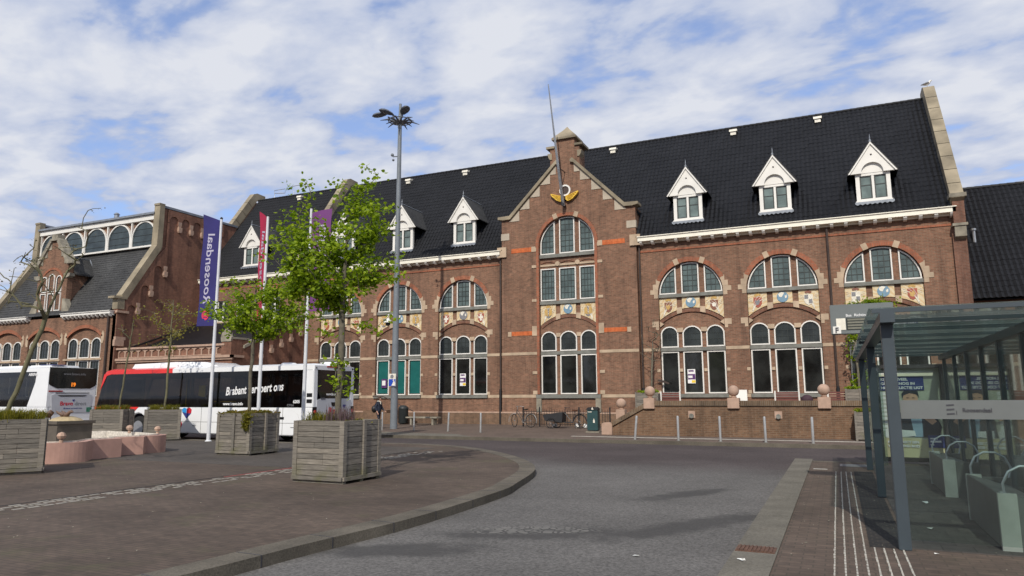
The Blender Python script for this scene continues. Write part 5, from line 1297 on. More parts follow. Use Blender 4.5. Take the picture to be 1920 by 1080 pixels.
# ------------------------------------------------------------------ lamp mast
LM = thing('lamp_mast', 'very tall grey mast with a star of floodlights on top', 'lamp post', (-20.45, -6.84, 0))
MG = mk('mast_grey', (0.16, 0.18, 0.20), 0.5, 0.12, 3)
p = MB(); p.tube([(0, 0, 0), (0, 0, 5), (0, 0, 16.2), (0, 0, 17.25)], [0.19, 0.16, 0.1, 0.07], 16); p.obj('mast', MG, LM, world=False, smooth=True)
LH = mk('lamp_head_grey', (0.10, 0.11, 0.13), 0.4, 0.1, 3)
m = MB(); m.lathe([(0.22, 16.12), (0.3, 16.2), (0.22, 16.28)], n=12)
for k in range(12):
    a = 2*PI*k/12+0.2; dx, dy = math.cos(a), math.sin(a); L = 1.05 if k % 2 else 0.8
    m.tube([(dx*0.2, dy*0.2, 16.2), (dx*L*0.6, dy*L*0.6, 16.3), (dx*L, dy*L, 16.2)], [0.06, 0.05, 0.015], 6)
m.tube([(0.62*math.cos(2*PI*k/24), 0.62*math.sin(2*PI*k/24), 16.28) for k in range(25)], 0.03, 5)
m.obj('luminaire_ring', LH, LM, world=False)
for a, z, L, tp in ((PI+0.42, 16.62, 0.95, -0.15), (-PI/2-0.75, 16.66, 0.6, 0.2), (-PI/2+0.95, 16.64, 0.5, 0.25)):
    dx, dy = math.cos(a), math.sin(a); h = MB()
    h.tube([(dx*0.3, dy*0.3, 16.35), (dx*L*0.7, dy*L*0.7, z-0.1)], 0.035, 6)
    M = Matrix.Translation((dx*(L+0.15), dy*(L+0.15), z)) @ Matrix.Rotation(a, 4, 'Z') @ Matrix.Rotation(-tp, 4, 'Y')
    vs = []; prof = [(0.02, -0.42), (0.14, -0.3), (0.24, -0.05), (0.25, 0.15), (0.18, 0.32), (0.03, 0.42)]
    for r, xx in prof:
        for q in range(12): t_ = 2*PI*q/12; vs.append(M @ Vector((xx, r*math.cos(t_), 0.55*r*math.sin(t_)*(1 if math.sin(t_) > 0 else 0.6))))
    fs = [(i*12+q, i*12+(q+1) % 12, (i+1)*12+(q+1) % 12, (i+1)*12+q) for i in range(5) for q in range(12)]+[tuple(range(12)), tuple(range(60, 72))]
    h.add(vs, fs); h.obj('lamp_head', LH, LM, world=False, smooth=True)
m = MB(); m.tube([(0, 0, 14.3), (-0.35, -0.1, 14.3)], 0.03, 6); m.sphere((-0.38, -0.1, 14.4), 0.09, 10); m.sphere((-0.3, -0.12, 14.1), 0.07, 10); m.obj('mast_sensor', MG, LM, world=False)
m = MB(); m.tube([(0, 0, 5.75), (-0.42, -0.1, 5.78), (-0.42, -0.1, 5.6)], 0.035, 6); m.lathe([(0.03, 5.62), (0.16, 5.55), (0.2, 5.42), (0.2, 5.38)], (-0.42, -0.1, 0), 14); cc_ = m.obj('camera_housing', WHITE, LM, world=False)
m = MB(); m.sphere((-0.42, -0.1, 5.33), 0.13, 12); m.obj('camera_dome', GL_LOW, cc_, world=False)
SB = mk('sign_blue', (0.012, 0.06, 0.42), 0.5, 0.05, 3, bs=0)
m = MB(); m.box(-0.2, 0.22, -0.24, -0.21, 2.12, 2.75); sg = m.obj('camera_sign', E_['white'], LM, world=False)
m = MB(); m.box(-0.19, 0.21, -0.247, -0.2405, 2.13, 2.48); m.obj('sign_field', SB, sg, world=False)
m = MB(); m.prism([(-0.02, 2.15), (0.2, 2.15), (0.19, 2.3), (0.12, 2.42), (0.06, 2.3)], 'xz', -0.252, -0.2475); m.prism(arc(0.1, 2.42, 0.045, 0, 2*PI*9/10, 9), 'xz', -0.252, -0.2475); m.obj('sign_figure', E_['white'], sg, world=False)
m = MB(); m.prism(arc(0.0, 2.61, 0.1, 0, 2*PI*11/12, 11), 'xz', -0.249, -0.2405); m.obj('sign_camera', E_['grey'], sg, world=False)
# ------------------------------------------------------------------ buses
BW = mk('bus_white', (0.78, 0.79, 0.80), 0.25, 0.03, 1.5, bs=0, coat=0.4); BGREY = mk('bus_grey', (0.5, 0.51, 0.54), 0.35, 0.05, 2, bs=0)
BRED = mk('bus_red', (0.70, 0.018, 0.012), 0.25, 0.05, 1.5, bs=0, coat=0.4); BBLK = mk('bus_black', (0.008, 0.008, 0.009), 0.3, 0.1, 3, bs=0)
RUB = mk('rubber', (0.012, 0.012, 0.012), 0.8, 0.2, 8); RIM = mk('wheel_rim', (0.35, 0.36, 0.38), 0.4, 0.1, 6, metal=0.5)
SEATM = mk('seat_cloth', (0.03, 0.025, 0.05), 0.8, 0.3, 5); YEL = mk('handrail_yellow', (0.6, 0.42, 0.01), 0.4, 0.05, 3, bs=0)
TXW = mk('lettering_white', (0.75, 0.75, 0.75), 0.5, 0.02, 2, bs=0); TXR = mk('lettering_red', (0.55, 0.015, 0.03), 0.4, 0.02, 2, bs=0); TXB = mk('lettering_blue', (0.03, 0.04, 0.2), 0.4, 0.02, 2, bs=0); TXC = mk('heart_cyan', (0.03, 0.28, 0.62), 0.4, 0.02, 2, bs=0); TXK = mk('lettering_dark', (0.05, 0.05, 0.06), 0.5, 0.02, 2, bs=0)
LR = mk('lamp_red', (0.35, 0.02, 0.02), 0.3, 0.1, 3, bs=0); PLATE = mk('plate_yellow', (0.5, 0.36, 0.02), 0.5, 0.05, 3, bs=0); ORG = mk('display_orange', (0.9, 0.25, 0.02), 0.5, 0.05, 3, bs=0)
for m_, c, s_ in ((ORG, (1.0, 0.25, 0.02), 0.7),):
    bb = m_.node_tree.nodes['Principled BSDF']; bb.inputs['Emission Color'].default_value = (*c, 1); bb.inputs['Emission Strength'].default_value = s_
def tinted(name, tint, gl=0.1, rough=0.03, dust=0.0):
    m = bpy.data.materials.new(name); m.use_nodes = True; t = m.node_tree; t.nodes.clear()
    tr = NN(t, 'ShaderNodeBsdfTransparent'); nzc = ramp(t, noise_tex(t, 0.9, 2), [(0.3, tuple(x*0.85 for x in tint)), (0.7, tint)]); t.links.new(nzc, tr.inputs[0])
    g = NN(t, 'ShaderNodeBsdfGlossy'); g.inputs['Roughness'].default_value = rough; lw = NN(t, 'ShaderNodeLayerWeight'); lw.inputs[0].default_value = 0.5; fr = NN(t, 'ShaderNodeMath', operation='POWER'); t.links.new(lw.outputs['Facing'], fr.inputs[0]); fr.inputs[1].default_value = 4.0
    mu = NN(t, 'ShaderNodeMath', operation='MULTIPLY_ADD', use_clamp=True); t.links.new(fr.outputs[0], mu.inputs[0]); mu.inputs[1].default_value = gl; mu.inputs[2].default_value = 0.045
    mx_ = NN(t, 'ShaderNodeMixShader'); t.links.new(mu.outputs[0], mx_.inputs[0]); t.links.new(tr.outputs[0], mx_.inputs[1]); t.links.new(g.outputs[0], mx_.inputs[2])
    last = mx_
    if dust > 0:
        tl = NN(t, 'ShaderNodeBsdfTranslucent'); tl.inputs[0].default_value = (0.62, 0.68, 0.64, 1); df = NN(t, 'ShaderNodeBsdfDiffuse'); df.inputs[0].default_value = (0.5, 0.53, 0.5, 1)
        ad = NN(t, 'ShaderNodeMixShader'); ad.inputs[0].default_value = 0.5; t.links.new(tl.outputs[0], ad.inputs[1]); t.links.new(df.outputs[0], ad.inputs[2])
        last = NN(t, 'ShaderNodeMixShader'); t.links.new(maprange(t, noise_tex(t, 2.5, 5), 0.3, 0.7, dust*0.6, dust*1.4), last.inputs[0]); t.links.new(mx_.outputs[0], last.inputs[1]); t.links.new(ad.outputs[0], last.inputs[2])
    o = NN(t, 'ShaderNodeOutputMaterial'); t.links.new(last.outputs[0], o.inputs[0]); return m
BGL = tinted('bus_window_tint', (0.5, 0.51, 0.51), 0.8)
def heart(m, x, z, s, y, plane='xz', w0=None):
    pts = [(0, -1), (0.85, 0.05), (0.95, 0.5), (0.6, 0.8), (0.2, 0.7), (0, 0.4), (-0.2, 0.7), (-0.6, 0.8), (-0.95, 0.5), (-0.85, 0.05)]
    m.prism([(x+a*s, z+b*s) for a, b in pts], plane, *y)
def bus(label, x_rear, y0, L, W, H, style, ztop_glass=2.7, zbot_glass=1.34):
    """local frame: x=0 rear, front at -L; y=0 near side; z=0 the road"""
    T = thing('city_bus', label, 'bus', (x_rear, y0, -0.12), 0, 'buses waiting at the station')
    kw = dict(world=False)
    # lower body with wheel arches
    wh = [(-3.1, 0.5), (-L+2.75, 0.5)]; zs_ = 0.31
    pts = [(0, 0.42), (0, zbot_glass), (-L+0.05, zbot_glass), (-L, 0.9), (-L+0.06, zs_)]
    for wx, wr in sorted(wh): pts += [(wx-0.58, zs_)] + [(wx+0.58*math.cos(a), zs_+0.2+0.58*math.sin(a)) for a in [PI-0.35-(PI-0.7)*k/8 for k in range(9)]] + [(wx+0.58, zs_)]
    pts += [(-0.9, zs_)]
    lo = MB(); lo.prism(pts, 'xz', 0, 0.14); lo.prism(pts, 'xz', W-0.14, W)
    lo.prism([(0.0, 0.42), (0, zbot_glass), (-0.14, zbot_glass), (-0.14, 0.42)], 'xz', 0.141, W-0.141); lo.prism([(-L+0.02, 0.32), (-L, 0.9), (-L+0.05, zbot_glass), (-L+0.2, zbot_glass), (-L+0.2, 0.32)], 'xz', 0.141, W-0.141)
    lo.obj('lower_body', BW, T, bevel=0.03, **kw)
    fl = MB(); fl.box(-L+0.25, -0.15, 0.15, W-0.15, 0.62, 0.75); fl.box(-L+0.9, -0.2, 0.16, W-0.16, 0.35, 0.6); fl.obj('floor', BBLK, T, **kw)
    # roof
    zt = ztop_glass
    rf = MB()
    sec = lambda dy, dz: [(dy, zt), (dy, zt+0.17), (dy+0.05, H-0.05), (dy+0.16, H), (W-dy-0.16, H), (W-dy-0.05, H-0.05), (W-dy, zt+0.17), (W-dy, zt)]
    split = -7.3 if style == 1 else -L-5
    xf = -L+0.62
    def loft(mb, secs):
        n = len(secs[0][1]); vs = [(x, a, b) for x, s in secs for a, b in s]
        fs = [(i*n+k, i*n+(k+1) % n, (i+1)*n+(k+1) % n, (i+1)*n+k) for i in range(len(secs)-1) for k in range(n)]+[tuple(range(n)), tuple(range((len(secs)-1)*n, len(secs)*n))]
        mb.add(vs, fs)
    top_r = [(a, min(b, H-0.06)) for a, b in sec(0.0, 0)]
    if style == 1:
        loft(rf, [(0.0, [(a+ (0.03 if a < W/2 else -0.03), min(b, H-0.07)) for a, b in sec(0, 0)]), (-0.12, sec(0, 0)), (split, sec(0, 0))]); rf.obj('roof', BW, T, smooth=True, **kw)
        rr = MB(); loft(rr, [(split-0.001, sec(0, 0)), (xf+0.25, sec(0, 0)), (xf, [(a, zt+(b-zt)*0.85) for a, b in sec(0.02, 0)]), (xf-0.16, [(a, zt+(b-zt)*0.45) for a, b in sec(0.05, 0)])]); rr.obj('red_roof_front', BRED, T, smooth=True, **kw)
        w2 = MB(); w2.prism([(split, zt+0.0), (split+0.32, zt), (split+0.0, zt-0.001)], 'xz', -0.004, -0.001) if False else None
    else:
        loft(rf, [(0.0, [(a+(0.03 if a < W/2 else -0.03), min(b, H-0.07)) for a, b in sec(0, 0)]), (-0.12, sec(0, 0)), (xf+0.25, sec(0, 0)), (xf, sec(0.03, 0))]); rf.obj('roof', BW, T, smooth=True, **kw)
    # glass band: two sides, front, rear
    gl = MB(); zb = zbot_glass
    for yy in (0.008, W-0.028): gl.prism([(-L+0.08, zb), (-0.5, zb), (-0.5, zt), (-L+0.5, zt)], 'xz', yy, yy+0.02)
    gl.obj('side_window', BGL, T, **kw)
    fr_ = MB(); fr_.prism([(-L+0.06, zb-0.35), (-L+0.46, zt+0.02), (-L+0.5, zt+0.02), (-L+0.1, zb-0.35)], 'xz', 0.05, W-0.05); fr_.obj('windscreen', BGL, T, **kw)
    pi = MB()
    for x in [-0.5-1.42*k for k in range(int((L-1.2)/1.42)+1)]:
        for yy in (0.03, W-0.09): pi.box(x-0.05, x+0.05, yy, yy+0.06, zb, zt)
    for yy in (0.03, W-0.09): pi.box(-L+0.5, -0.5, yy, yy+0.05, zt-0.16, zt-0.001); pi.prism([(-L+0.1, zb), (-L+0.18, zb), (-L+0.6, zt), (-L+0.5, zt)], 'xz', yy, yy+0.05)
    pi.obj('window_pillar', BBLK, T, **kw)
    # interior
    it = MB()
    for k in range(9):
        x = -1.3-0.95*k
        if -L+1.5 < x:
            for yy in (0.25, W-1.15): it.box(x-0.08, x+0.06, yy, yy+0.85, 0.9, 1.78); it.box(x-0.45, x-0.05, yy, yy+0.85, 0.95, 1.15)
    it.box(-L+1.3, -L+1.4, 0.3, 1.2, 0.8, 2.5); it.box(-0.6, -0.15, 0.15, W-0.15, 0.8, 2.6) if style == 1 else None
    it.box(-5.3, -3.9, 0.2, 0.8, 0.76, 1.95)
    it.obj('seat', SEATM, T, **kw)
    yl = MB()
    for x, yy in ((-5.5, 0.9), (-6.9, 0.4), (-6.9, 1.7), (-8.2, 0.6), (-9.3, 1.5), (-2.9, 0.9)): yl.tube([(x, yy, 0.75), (x, yy, 2.68)], 0.02, 6)
    yl.box(-6.1, -5.75, 0.3, 0.34, 1.75, 2.2) if style == 1 else None; yl.tube([(-5.1, 0.2, 1.55), (-3.95, 0.2, 1.55)], 0.02, 6)
    yl.obj('handrail', YEL, T, **kw)
    # rear
    if style == 1:
        rb = MB(); rb.box(-0.48, 0.0, 0.0, 0.24, zb+0.0, zt); rb.box(-0.48, 0.0, W-0.24, W, zb, zt); rb.box(-0.3, -0.0, 0.2401, W-0.2401, zb, zb+0.28); rb.obj('rear_pillar', BW, T, bevel=0.02, **kw)
        rg = MB(); rg.prism([(0.2, zt+0.0), (W-0.2, zt), (W-0.22, 1.95), (W-0.3, 1.85), (W-0.42, 1.68), (0.42, 1.68), (0.3, 1.85), (0.22, 1.95)], 'yz', -0.02, 0.012); rg.obj('rear_window', GL_LOW, T, **kw)
        fc = MB(); fc.prism([(0.22, 0.6), (W-0.22, 0.6), (W-0.2, 1.6), (W-0.4, 1.66), (0.4, 1.66), (0.2, 1.6)], 'yz', 0.001, 0.02); fc.obj('rear_panel', BGREY, T, **kw)
        for ys in (0.0, W-0.2):
            lc = MB(); lc.box(-0.02, 0.02, ys+0.01, ys+0.19, 0.6, 1.36); lb = lc.obj('lamp_cluster', BBLK, T, **kw)
            for z in (0.85, 1.18): MB().lathe([(0.07, 0.021), (0.06, 0.04)], (0, ys+0.1, z), 12, axis='x').obj('tail_lamp', LR, lb, **kw)
            for z in (1.5, 1.72): q = MB(); q.box(-0.3, -0.05, (-0.006 if ys == 0 else W), (0 if ys == 0 else W+0.006), z, z+0.14); q.obj('vent', BBLK, T, **kw)
        MB().box(0.0, 0.015, 0.72, 1.3, H-0.13, H-0.07).obj('brake_lamp', LR, T, **kw)
        for yy in (0.12, W-0.12): MB().sphere((0.0, yy, H-0.15), 0.04, 8).obj('marker_lamp', BBLK, T, **kw)
        hn = MB(); hn.prism([(1.0, 1.52), (1.3, 1.52), (1.27, 1.4), (1.15, 1.36), (1.03, 1.4)], 'yz', 0.021, 0.03); hn.obj('hatch_handle', BBLK, T, **kw)
        YZ = lambda y, z: MF((0.024, y, z), (0, 1, 0), (0, 0, 1))
        text('lettering', 'Bravo', 0.36, TXR, T, YZ(0.84, 1.08), shear=0.1, bold=0.012, sx=0.9); text('lettering', '6205', 0.13, TXK, T, YZ(0.4, 1.62))
        text('lettering', 'Brabant vervoert ons', 0.12, TXB, T, YZ(1.0, 0.93), shear=0.15); text('lettering', 'www.bravo.info', 0.13, TXW, T, MF((0.016, 0.72, 1.78), (0, 1, 0), (0, 0, 1)), bold=0.003)
        h_ = MB(); heart(h_, 1.78, 1.36, 0.09, (0.022, 0.028), 'yz'); h_.obj('heart', TXB, T, **kw)
        q = MB(); q.box(0.021, 0.026, 0.35, 0.7, 0.68, 0.98); q.box(0.021, 0.026, 1.75, 2.05, 0.66, 0.9); q.prism([(1.6, 0.9), (1.75, 1.0), (1.9, 0.9), (1.85, 1.02), (1.9, 1.1), (1.7, 1.05)], 'yz', 0.021, 0.026); q.obj('printed_picture', mk('print_grey', (0.18, 0.24, 0.27), 0.5, 0.6, 12, bs=0), T, **kw)
    else:
        rb = MB(); rb.box(-0.6, -0.001, 0, 0.15, zb, zt); rb.box(-0.6, -0.001, W-0.15, W, zb, zt); rb.prism([(-0.6, zb), (-0.6, zt), (-0.95, zt), (-1.0, 2.5), (-1.5, zb)], 'xz', 0.0, 0.05); rb.box(-0.4, -0.001, 0.1501, W-0.1501, zb, zt); rb.obj('rear_pillar', BW, T, **kw)
        rg = MB(); rg.prism([(0.02, H-0.02), (W-0.02, H-0.02), (W-0.02, 2.42), (W-0.1, 2.32), (W-0.35, 2.2), (0.45, 2.2), (0.1, 2.35), (0.02, 2.42)], 'yz', 0.0, 0.02); rg.obj('rear_window', GL_LOW, T, **kw)
        fc = MB(); fc.prism([(0.28, 1.0), (W-0.3, 1.0), (W-0.2, 1.85), (W-0.45, 1.95), (0.45, 1.95), (0.2, 1.85)], 'yz', 0.001, 0.02); fc.box(0.0, 0.03, 0.02, W-0.02, 0.45, 0.62); fc.obj('rear_panel', BGREY, T, **kw)
        v = MB(); v.box(0.02, 0.03, 0.4, W-0.35, 1.96, 1.99); v.prism([(0.5, 1.86), (W-0.5, 1.86), (W-0.6, 1.8), (0.65, 1.8)], 'yz', 0.021, 0.03); v.obj('vent', BBLK, T, **kw)
        MB().box(0.001, 0.02, 0.06, 0.75, 2.03, 2.09).obj('brake_lamp', LR, T, **kw)
        MB().box(0.02, 0.03, 1.3, 1.62, 0.6, 0.72).obj('licence_plate', PLATE, T, **kw)
        text('display_number', '19', 0.26, ORG, T, MF((0.024, 1.12, 2.3), (0, 1, 0), (0, 0, 1)), bold=0.01); 
        text('lettering', 'www.bravo.info', 0.18, E_['grey'], T, MF((0.022, 0.72, 2.86), (0, 1, 0), (0, 0, 1)))
        text('lettering', 'Bravo', 0.28, TXR, T, MF((0.022, 0.66, 1.36), (0, 1, 0), (0, 0, 1)), bold=0.006); text('lettering', 'direct', 0.26, E_['grey'], T, MF((0.022, 1.4, 1.36), (0, 1, 0), (0, 0, 1)))
        text('lettering', 'Brabant vervoert ons', 0.11, TXB, T, MF((0.022, 0.85, 1.18), (0, 1, 0), (0, 0, 1)), shear=0.15)
        MB().box(0.021, 0.026, 2.05, 2.32, 1.02, 1.25).obj('printed_picture', mk('print_green', (0.05, 0.22, 0.14), 0.5, 0.5, 12, bs=0), T, **kw)
        h_ = MB(); heart(h_, 1.34, 1.6, 0.07, (0.022, 0.028), 'yz'); h_.obj('heart', TXB, T, **kw)
    # wheels
    for wx, wr in wh:
        for yy in (0.03, W-0.31):
            t_ = MB(); t_.lathe([(0.3, 0), (0.46, 0.02), (0.48, 0.06), (0.48, 0.22), (0.46, 0.26), (0.3, 0.28)], (wx, yy, 0.48), 28, axis='y'); to_ = t_.obj('wheel', RUB, T, smooth=True, **kw)
            r_ = MB(); r_.lathe([(0.3, -0.005), (0.24, 0.03), (0.12, 0.06), (0.1, 0.0), (0.01, -0.01)], (wx, yy, 0.48), 20, axis='y'); r_.obj('rim', RIM, to_, smooth=True, **kw)
    XZ = lambda x, z, a=0: MF((x, -0.012, z), (math.cos(a), 0, math.sin(a)), (-math.sin(a), 0, math.cos(a)))
    g_ = MB()
    if style == 1:
        sw = MB(); sw.prism([(-L+0.03, zb-0.001), (-L+2.75, zb-0.001), (-L+1.95, 0.72), (-L+2.0, 0.9), (-L+1.75, 0.6), (-L+0.05, 0.5)], 'xz', -0.008, 0.0); sw.obj('red_swoosh', BRED, T, **kw); q = MB(); q.prism([(-L+0.26, 2.05), (-L+0.46, zt+0.02), (-L+1.0, zt+0.02), (-L+0.62, zt-0.06), (-L+0.42, 2.3)], 'xz', -0.006, 0.007); q.obj('red_corner', BRED, T, **kw)
        pod = MB(); loft(pod, [(-10.35, [(0.45, H-0.02), (0.5, H+0.05), (W-0.5, H+0.05), (W-0.45, H-0.02)]), (-10.15, [(0.35, H-0.02), (0.45, H+0.2), (W-0.45, H+0.2), (W-0.35, H-0.02)]), (-7.6, [(0.35, H-0.02), (0.42, H+0.24), (W-0.42, H+0.24), (W-0.35, H-0.02)]), (-5.9, [(0.35, H-0.02), (0.42, H+0.2), (W-0.42, H+0.2), (W-0.35, H-0.02)]), (-5.3, [(0.4, H-0.02), (0.5, H+0.02), (W-0.5, H+0.02), (W-0.4, H-0.02)])]); pod.obj('roof_unit', BW, T, smooth=True, **kw)
        for x in (-2.0, -0.3): q = MB(); q.lathe([(0.3, H-0.01), (0.3, H+0.05), (0.25, H+0.09)], (x, 0.9 if x < -1 else 1.2, 0), 16); q.obj('roof_hatch', BW, T, **kw)
        text('lettering', 'Brabant vervoert ons', 0.44, TXW, T, XZ(-4.3, 1.8, 0.06), shear=0.25, bold=0.01, sx=0.76)
        text('lettering', 'www.bravo.info', 0.16, TXW, T, XZ(-4.4, 1.42), bold=0.004); text('lettering', '6205', 0.16, TXW, T, XZ(-0.92, 1.5), bold=0.004); text('lettering', 'CITEA', 0.12, E_['grey'], T, XZ(-1.2, 1.38))
        text('lettering', 'bravo', 0.62, TXR, T, MF((-8.02, -0.006, 0.5), (1, 0, 0), (0, 0, 1)), shear=0.12, bold=0.02)
        for pp, mt in (([(-6.62, 1.25), (-6.5, 1.32), (-6.35, 1.28), (-6.35, 1.1), (-6.6, 1.15)], TXC), ([(-6.35, 1.28), (-6.2, 1.32), (-6.08, 1.25), (-6.1, 1.1), (-6.35, 1.1)], TXR), ([(-6.6, 1.148), (-6.35, 1.098), (-6.1, 1.098), (-6.35, 0.88)], TXB)):
            MB().prism(pp, 'xz', -0.008, -0.001).obj('heart', mt, T, **kw)
        for x in (-1.55,): g_.box(x-0.22, x+0.22, -0.01, 0.0, 0.9, 0.99)
        for x in (-0.9, -5.9): g_.box(x-0.1, x+0.1, -0.006, 0.0, 0.6, 0.62)
        for x in (-5.55, -1.4): g_.box(x, x+0.012, -0.004, 0.0, 0.34, zb)
        g_.box(-L+2.9, -0.1, -0.003, 0.0, 0.76, 0.772)
        g_.box(-5.35, -5.25, -0.004, 0.0, zb+0.3, zb+0.5)
    else:
        text('lettering', 'Brabant vervoert ons', 0.5, TXW, T, XZ(-7.1, 1.78, 0.09), shear=0.25, bold=0.012, sx=0.75)
        text('lettering', 'ARRIVA', 0.2, TXW, T, XZ(-1.55, zt-0.2), bold=0.006)
        g_.box(-L+2.9, -1.8, -0.003, 0, 0.76, 0.772)
        for x0, x1 in ((-11.5, -3.0), (-2.4, -0.7)): q = MB(); q.box(x0, x1, 0.5, W-0.5, H-0.01, H+0.12); q.obj('roof_unit', BW, T, bevel=0.04, **kw)
        p_ = MB(); p_.box(-1.6, -0.55, 0.51, 1.2, H+0.121, H+0.14); p_.obj('roof_panel', TXB, T, **kw)
    g_.obj('body_detail', BBLK, T, **kw)
    return T
bus('white city bus with red front and white roof units, parked behind the banner poles', -17.42, -16.6, 11.9, 2.4, 2.95, 1, ztop_glass=2.72)
bus('white bus seen from its black-windowed rear, further left before the brick hall', -35.15, -15.0, 12.0, 2.5, 3.25, 2, ztop_glass=3.02, zbot_glass=1.3)

# ------------------------------------------------------------------ pink concrete fountain basin
PINK = mk('concrete_pink', (0.43, 0.255, 0.205), 0.85, 0.12, 3); PINKT = mk('basin_mosaic', (0.52, 0.48, 0.42), 0.6, 0.3, 14)
FO = thing('fountain_basin', 'low pink concrete basin with zigzag and rounded walls, pale inside', 'fountain', (-19.5, -23.8, 0))
FH = 0.5
def curve(cx, cy, r, a0, a1, n=8): return [(cx+r*math.cos(R_(a0+(a1-a0)*k/n)), cy+r*math.sin(R_(a0+(a1-a0)*k/n))) for k in range(n+1)]
FSH = 0.45
outer = curve(-17.95, -25.25, 0.92, -120, 10, 20) + [(-17.55, -24.55), (-17.5, -23.75), (-18.0, -23.55), (-17.72, -22.9)] + curve(-18.45, -22.35, 0.62, -30, 80, 14) + [(-19.4, -21.4), (-21.5, -21.1), (-22.4, -22.0), (-22.4, -23.8), (-21.3, -25.6), (-19.2, -26.2)]
outer = [(x-FSH, y) for x, y in outer]
inner = offs(outer+[outer[0]], -0.22)[:-1]
for i, p in enumerate(inner): pass
m = MB(); n = len(outer)
for i in range(n):
    j_ = (i+1) % n; m.prism([outer[i], outer[j_], inner[j_], inner[i]], 'xy', 0, FH)
m.obj('basin_wall', PINK, FO)
m = MB(); m.prism([(p[0]*0.97+(-20.15)*0.03, p[1]*0.97+(-23.8)*0.03) for p in inner], 'xy', 0.01, 0.3); m.obj('basin_floor', PINKT, FO)
m = MB()
for i in range(n):
    j_ = (i+1) % n; a, b_ = inner[i], inner[j_]
    c, d = [(p[0]*0.985+(-20.15)*0.015, p[1]*0.985+(-23.8)*0.015) for p in (b_, a)]
    m.prism([a, b_, c, d], 'xy', 0.2, FH+0.03)
m.obj('basin_lining', PINKT, FO)
for k, (x, y, s) in enumerate(((-17.65, -25.65, 1.0), (-20.3, -21.75, 0.95), (-18.8, -21.95, 0.9))):
    m = MB(); m.lathe([(0.05, FH+0.001), (0.04, FH+0.08)], (x, y, 0), 8); m.sphere((x, y, FH+0.17), 0.11*s, 8, 0.85); m.obj('stone_knob', STONE_P, FO)
# stone plinth with crouching birds
BP = thing('sculpture_plinth', 'dark square plinth with sandy top carrying small brown animal figures beside the left planter', 'sculpture', (-18.9, -24.9, 0))
BP.location = (-19.6, -24.3, 0)
m = MB(); m.box(-0.55, 0.45, -0.5, 0.5, 0, 0.9); m.box(-0.6, 0.5, -0.55, 0.55, 0.9, 0.98); m.obj('plinth', mk('plinth_brown', (0.09, 0.075, 0.06), 0.8, 0.2, 4), BP, world=False)
m = MB(); m.lathe([(0.42, 0.98), (0.34, 1.04), (0.15, 1.1)], (0.05, 0, 0), 14); m.obj('sand_mound', mk('sand', (0.42, 0.33, 0.19), 0.9, 0.15, 8), BP, world=False)
BRZ = mk('bronze_brown', (0.13, 0.075, 0.05), 0.6, 0.2, 9)
for k, (x, y, a) in enumerate(((0.12, -0.1, 0.3), (-0.42, -0.2, 2.4))):
    M = Matrix.Translation((x, y, 1.1)) @ Matrix.Rotation(a, 4, 'Z'); m = MB()
    body = [(-0.17, 0.1, 0.02), (-0.1, 0.06, 0.06), (0.0, 0.02, 0.075), (0.09, 0.06, 0.06), (0.14, 0.12, 0.04), (0.19, 0.13, 0.045), (0.25, 0.115, 0.012)]
    m.tube([M @ Vector((x_, 0, z_)) for x_, z_, r in body], [r for *_, r in body], 10)
    for s in (-1, 1): m.tube([M @ Vector((-0.02, s*0.05, 0.04)), M @ Vector((-0.12, s*0.11, 0.1)), M @ Vector((-0.2, s*0.1, 0.15))], [0.05, 0.035, 0.008], 6); m.tube([M @ Vector((0.02, s*0.04, 0)), M @ Vector((0.04, s*0.05, -0.1))], 0.014, 5)
    m.obj('animal_figure', BRZ, BP, world=False, smooth=True)

# ------------------------------------------------------------------ bollards
STEEL = mk('brushed_steel', (0.5, 0.5, 0.49), 0.35, 0.1, 6, metal=0.6, bs=0.03)
rnd = random.Random(3)
tilt = {-6.87: 0.1, -16.49: 0.05}
bl = {-20.03: 'first of the four before the left wing, by the person', -18.56: 'second of the four before the left wing', -16.49: 'third of the four before the left wing, leaning slightly', -14.62: 'last of the four before the left wing',
      -6.87: 'leaning, first of the five before the terrace wall', -5.28: 'second of the five before the terrace wall', -3.82: 'middle one of the five before the terrace wall', -2.32: 'fourth of the five before the terrace wall', -0.83: 'last of the five before the terrace wall, nearest the bus shelter'}
def bollard():
    t = thing('bollard', 'x', 'bollard', (0, 0, 0), 0, 'slim steel bollards along the station front')
    m = MB(); m.lathe([(0.042, 0.0), (0.042, 0.84), (0.036, 0.87), (0.01, 0.875)], n=14); m.obj('post', STEEL, t, world=False, smooth=True)
    m = MB(); m.lathe([(0.07, 0.0), (0.07, 0.012)], n=14); m.obj('base_ring', SILL, t, world=False)
    return t
b0 = bollard(); first = True
for x, lab in bl.items():
    o = b0 if first else copy_tree(b0); first = False
    o.location = (x, {-20.03: -8.46, -18.56: -7.94, -16.49: -8.29, -14.62: -8.64}.get(x, -11.35), 0); o['label'] = 'slim steel bollard, '+lab
    o.rotation_euler = (rnd.uniform(-0.01, 0.01), tilt.get(x, rnd.uniform(-0.012, 0.012)), 0)

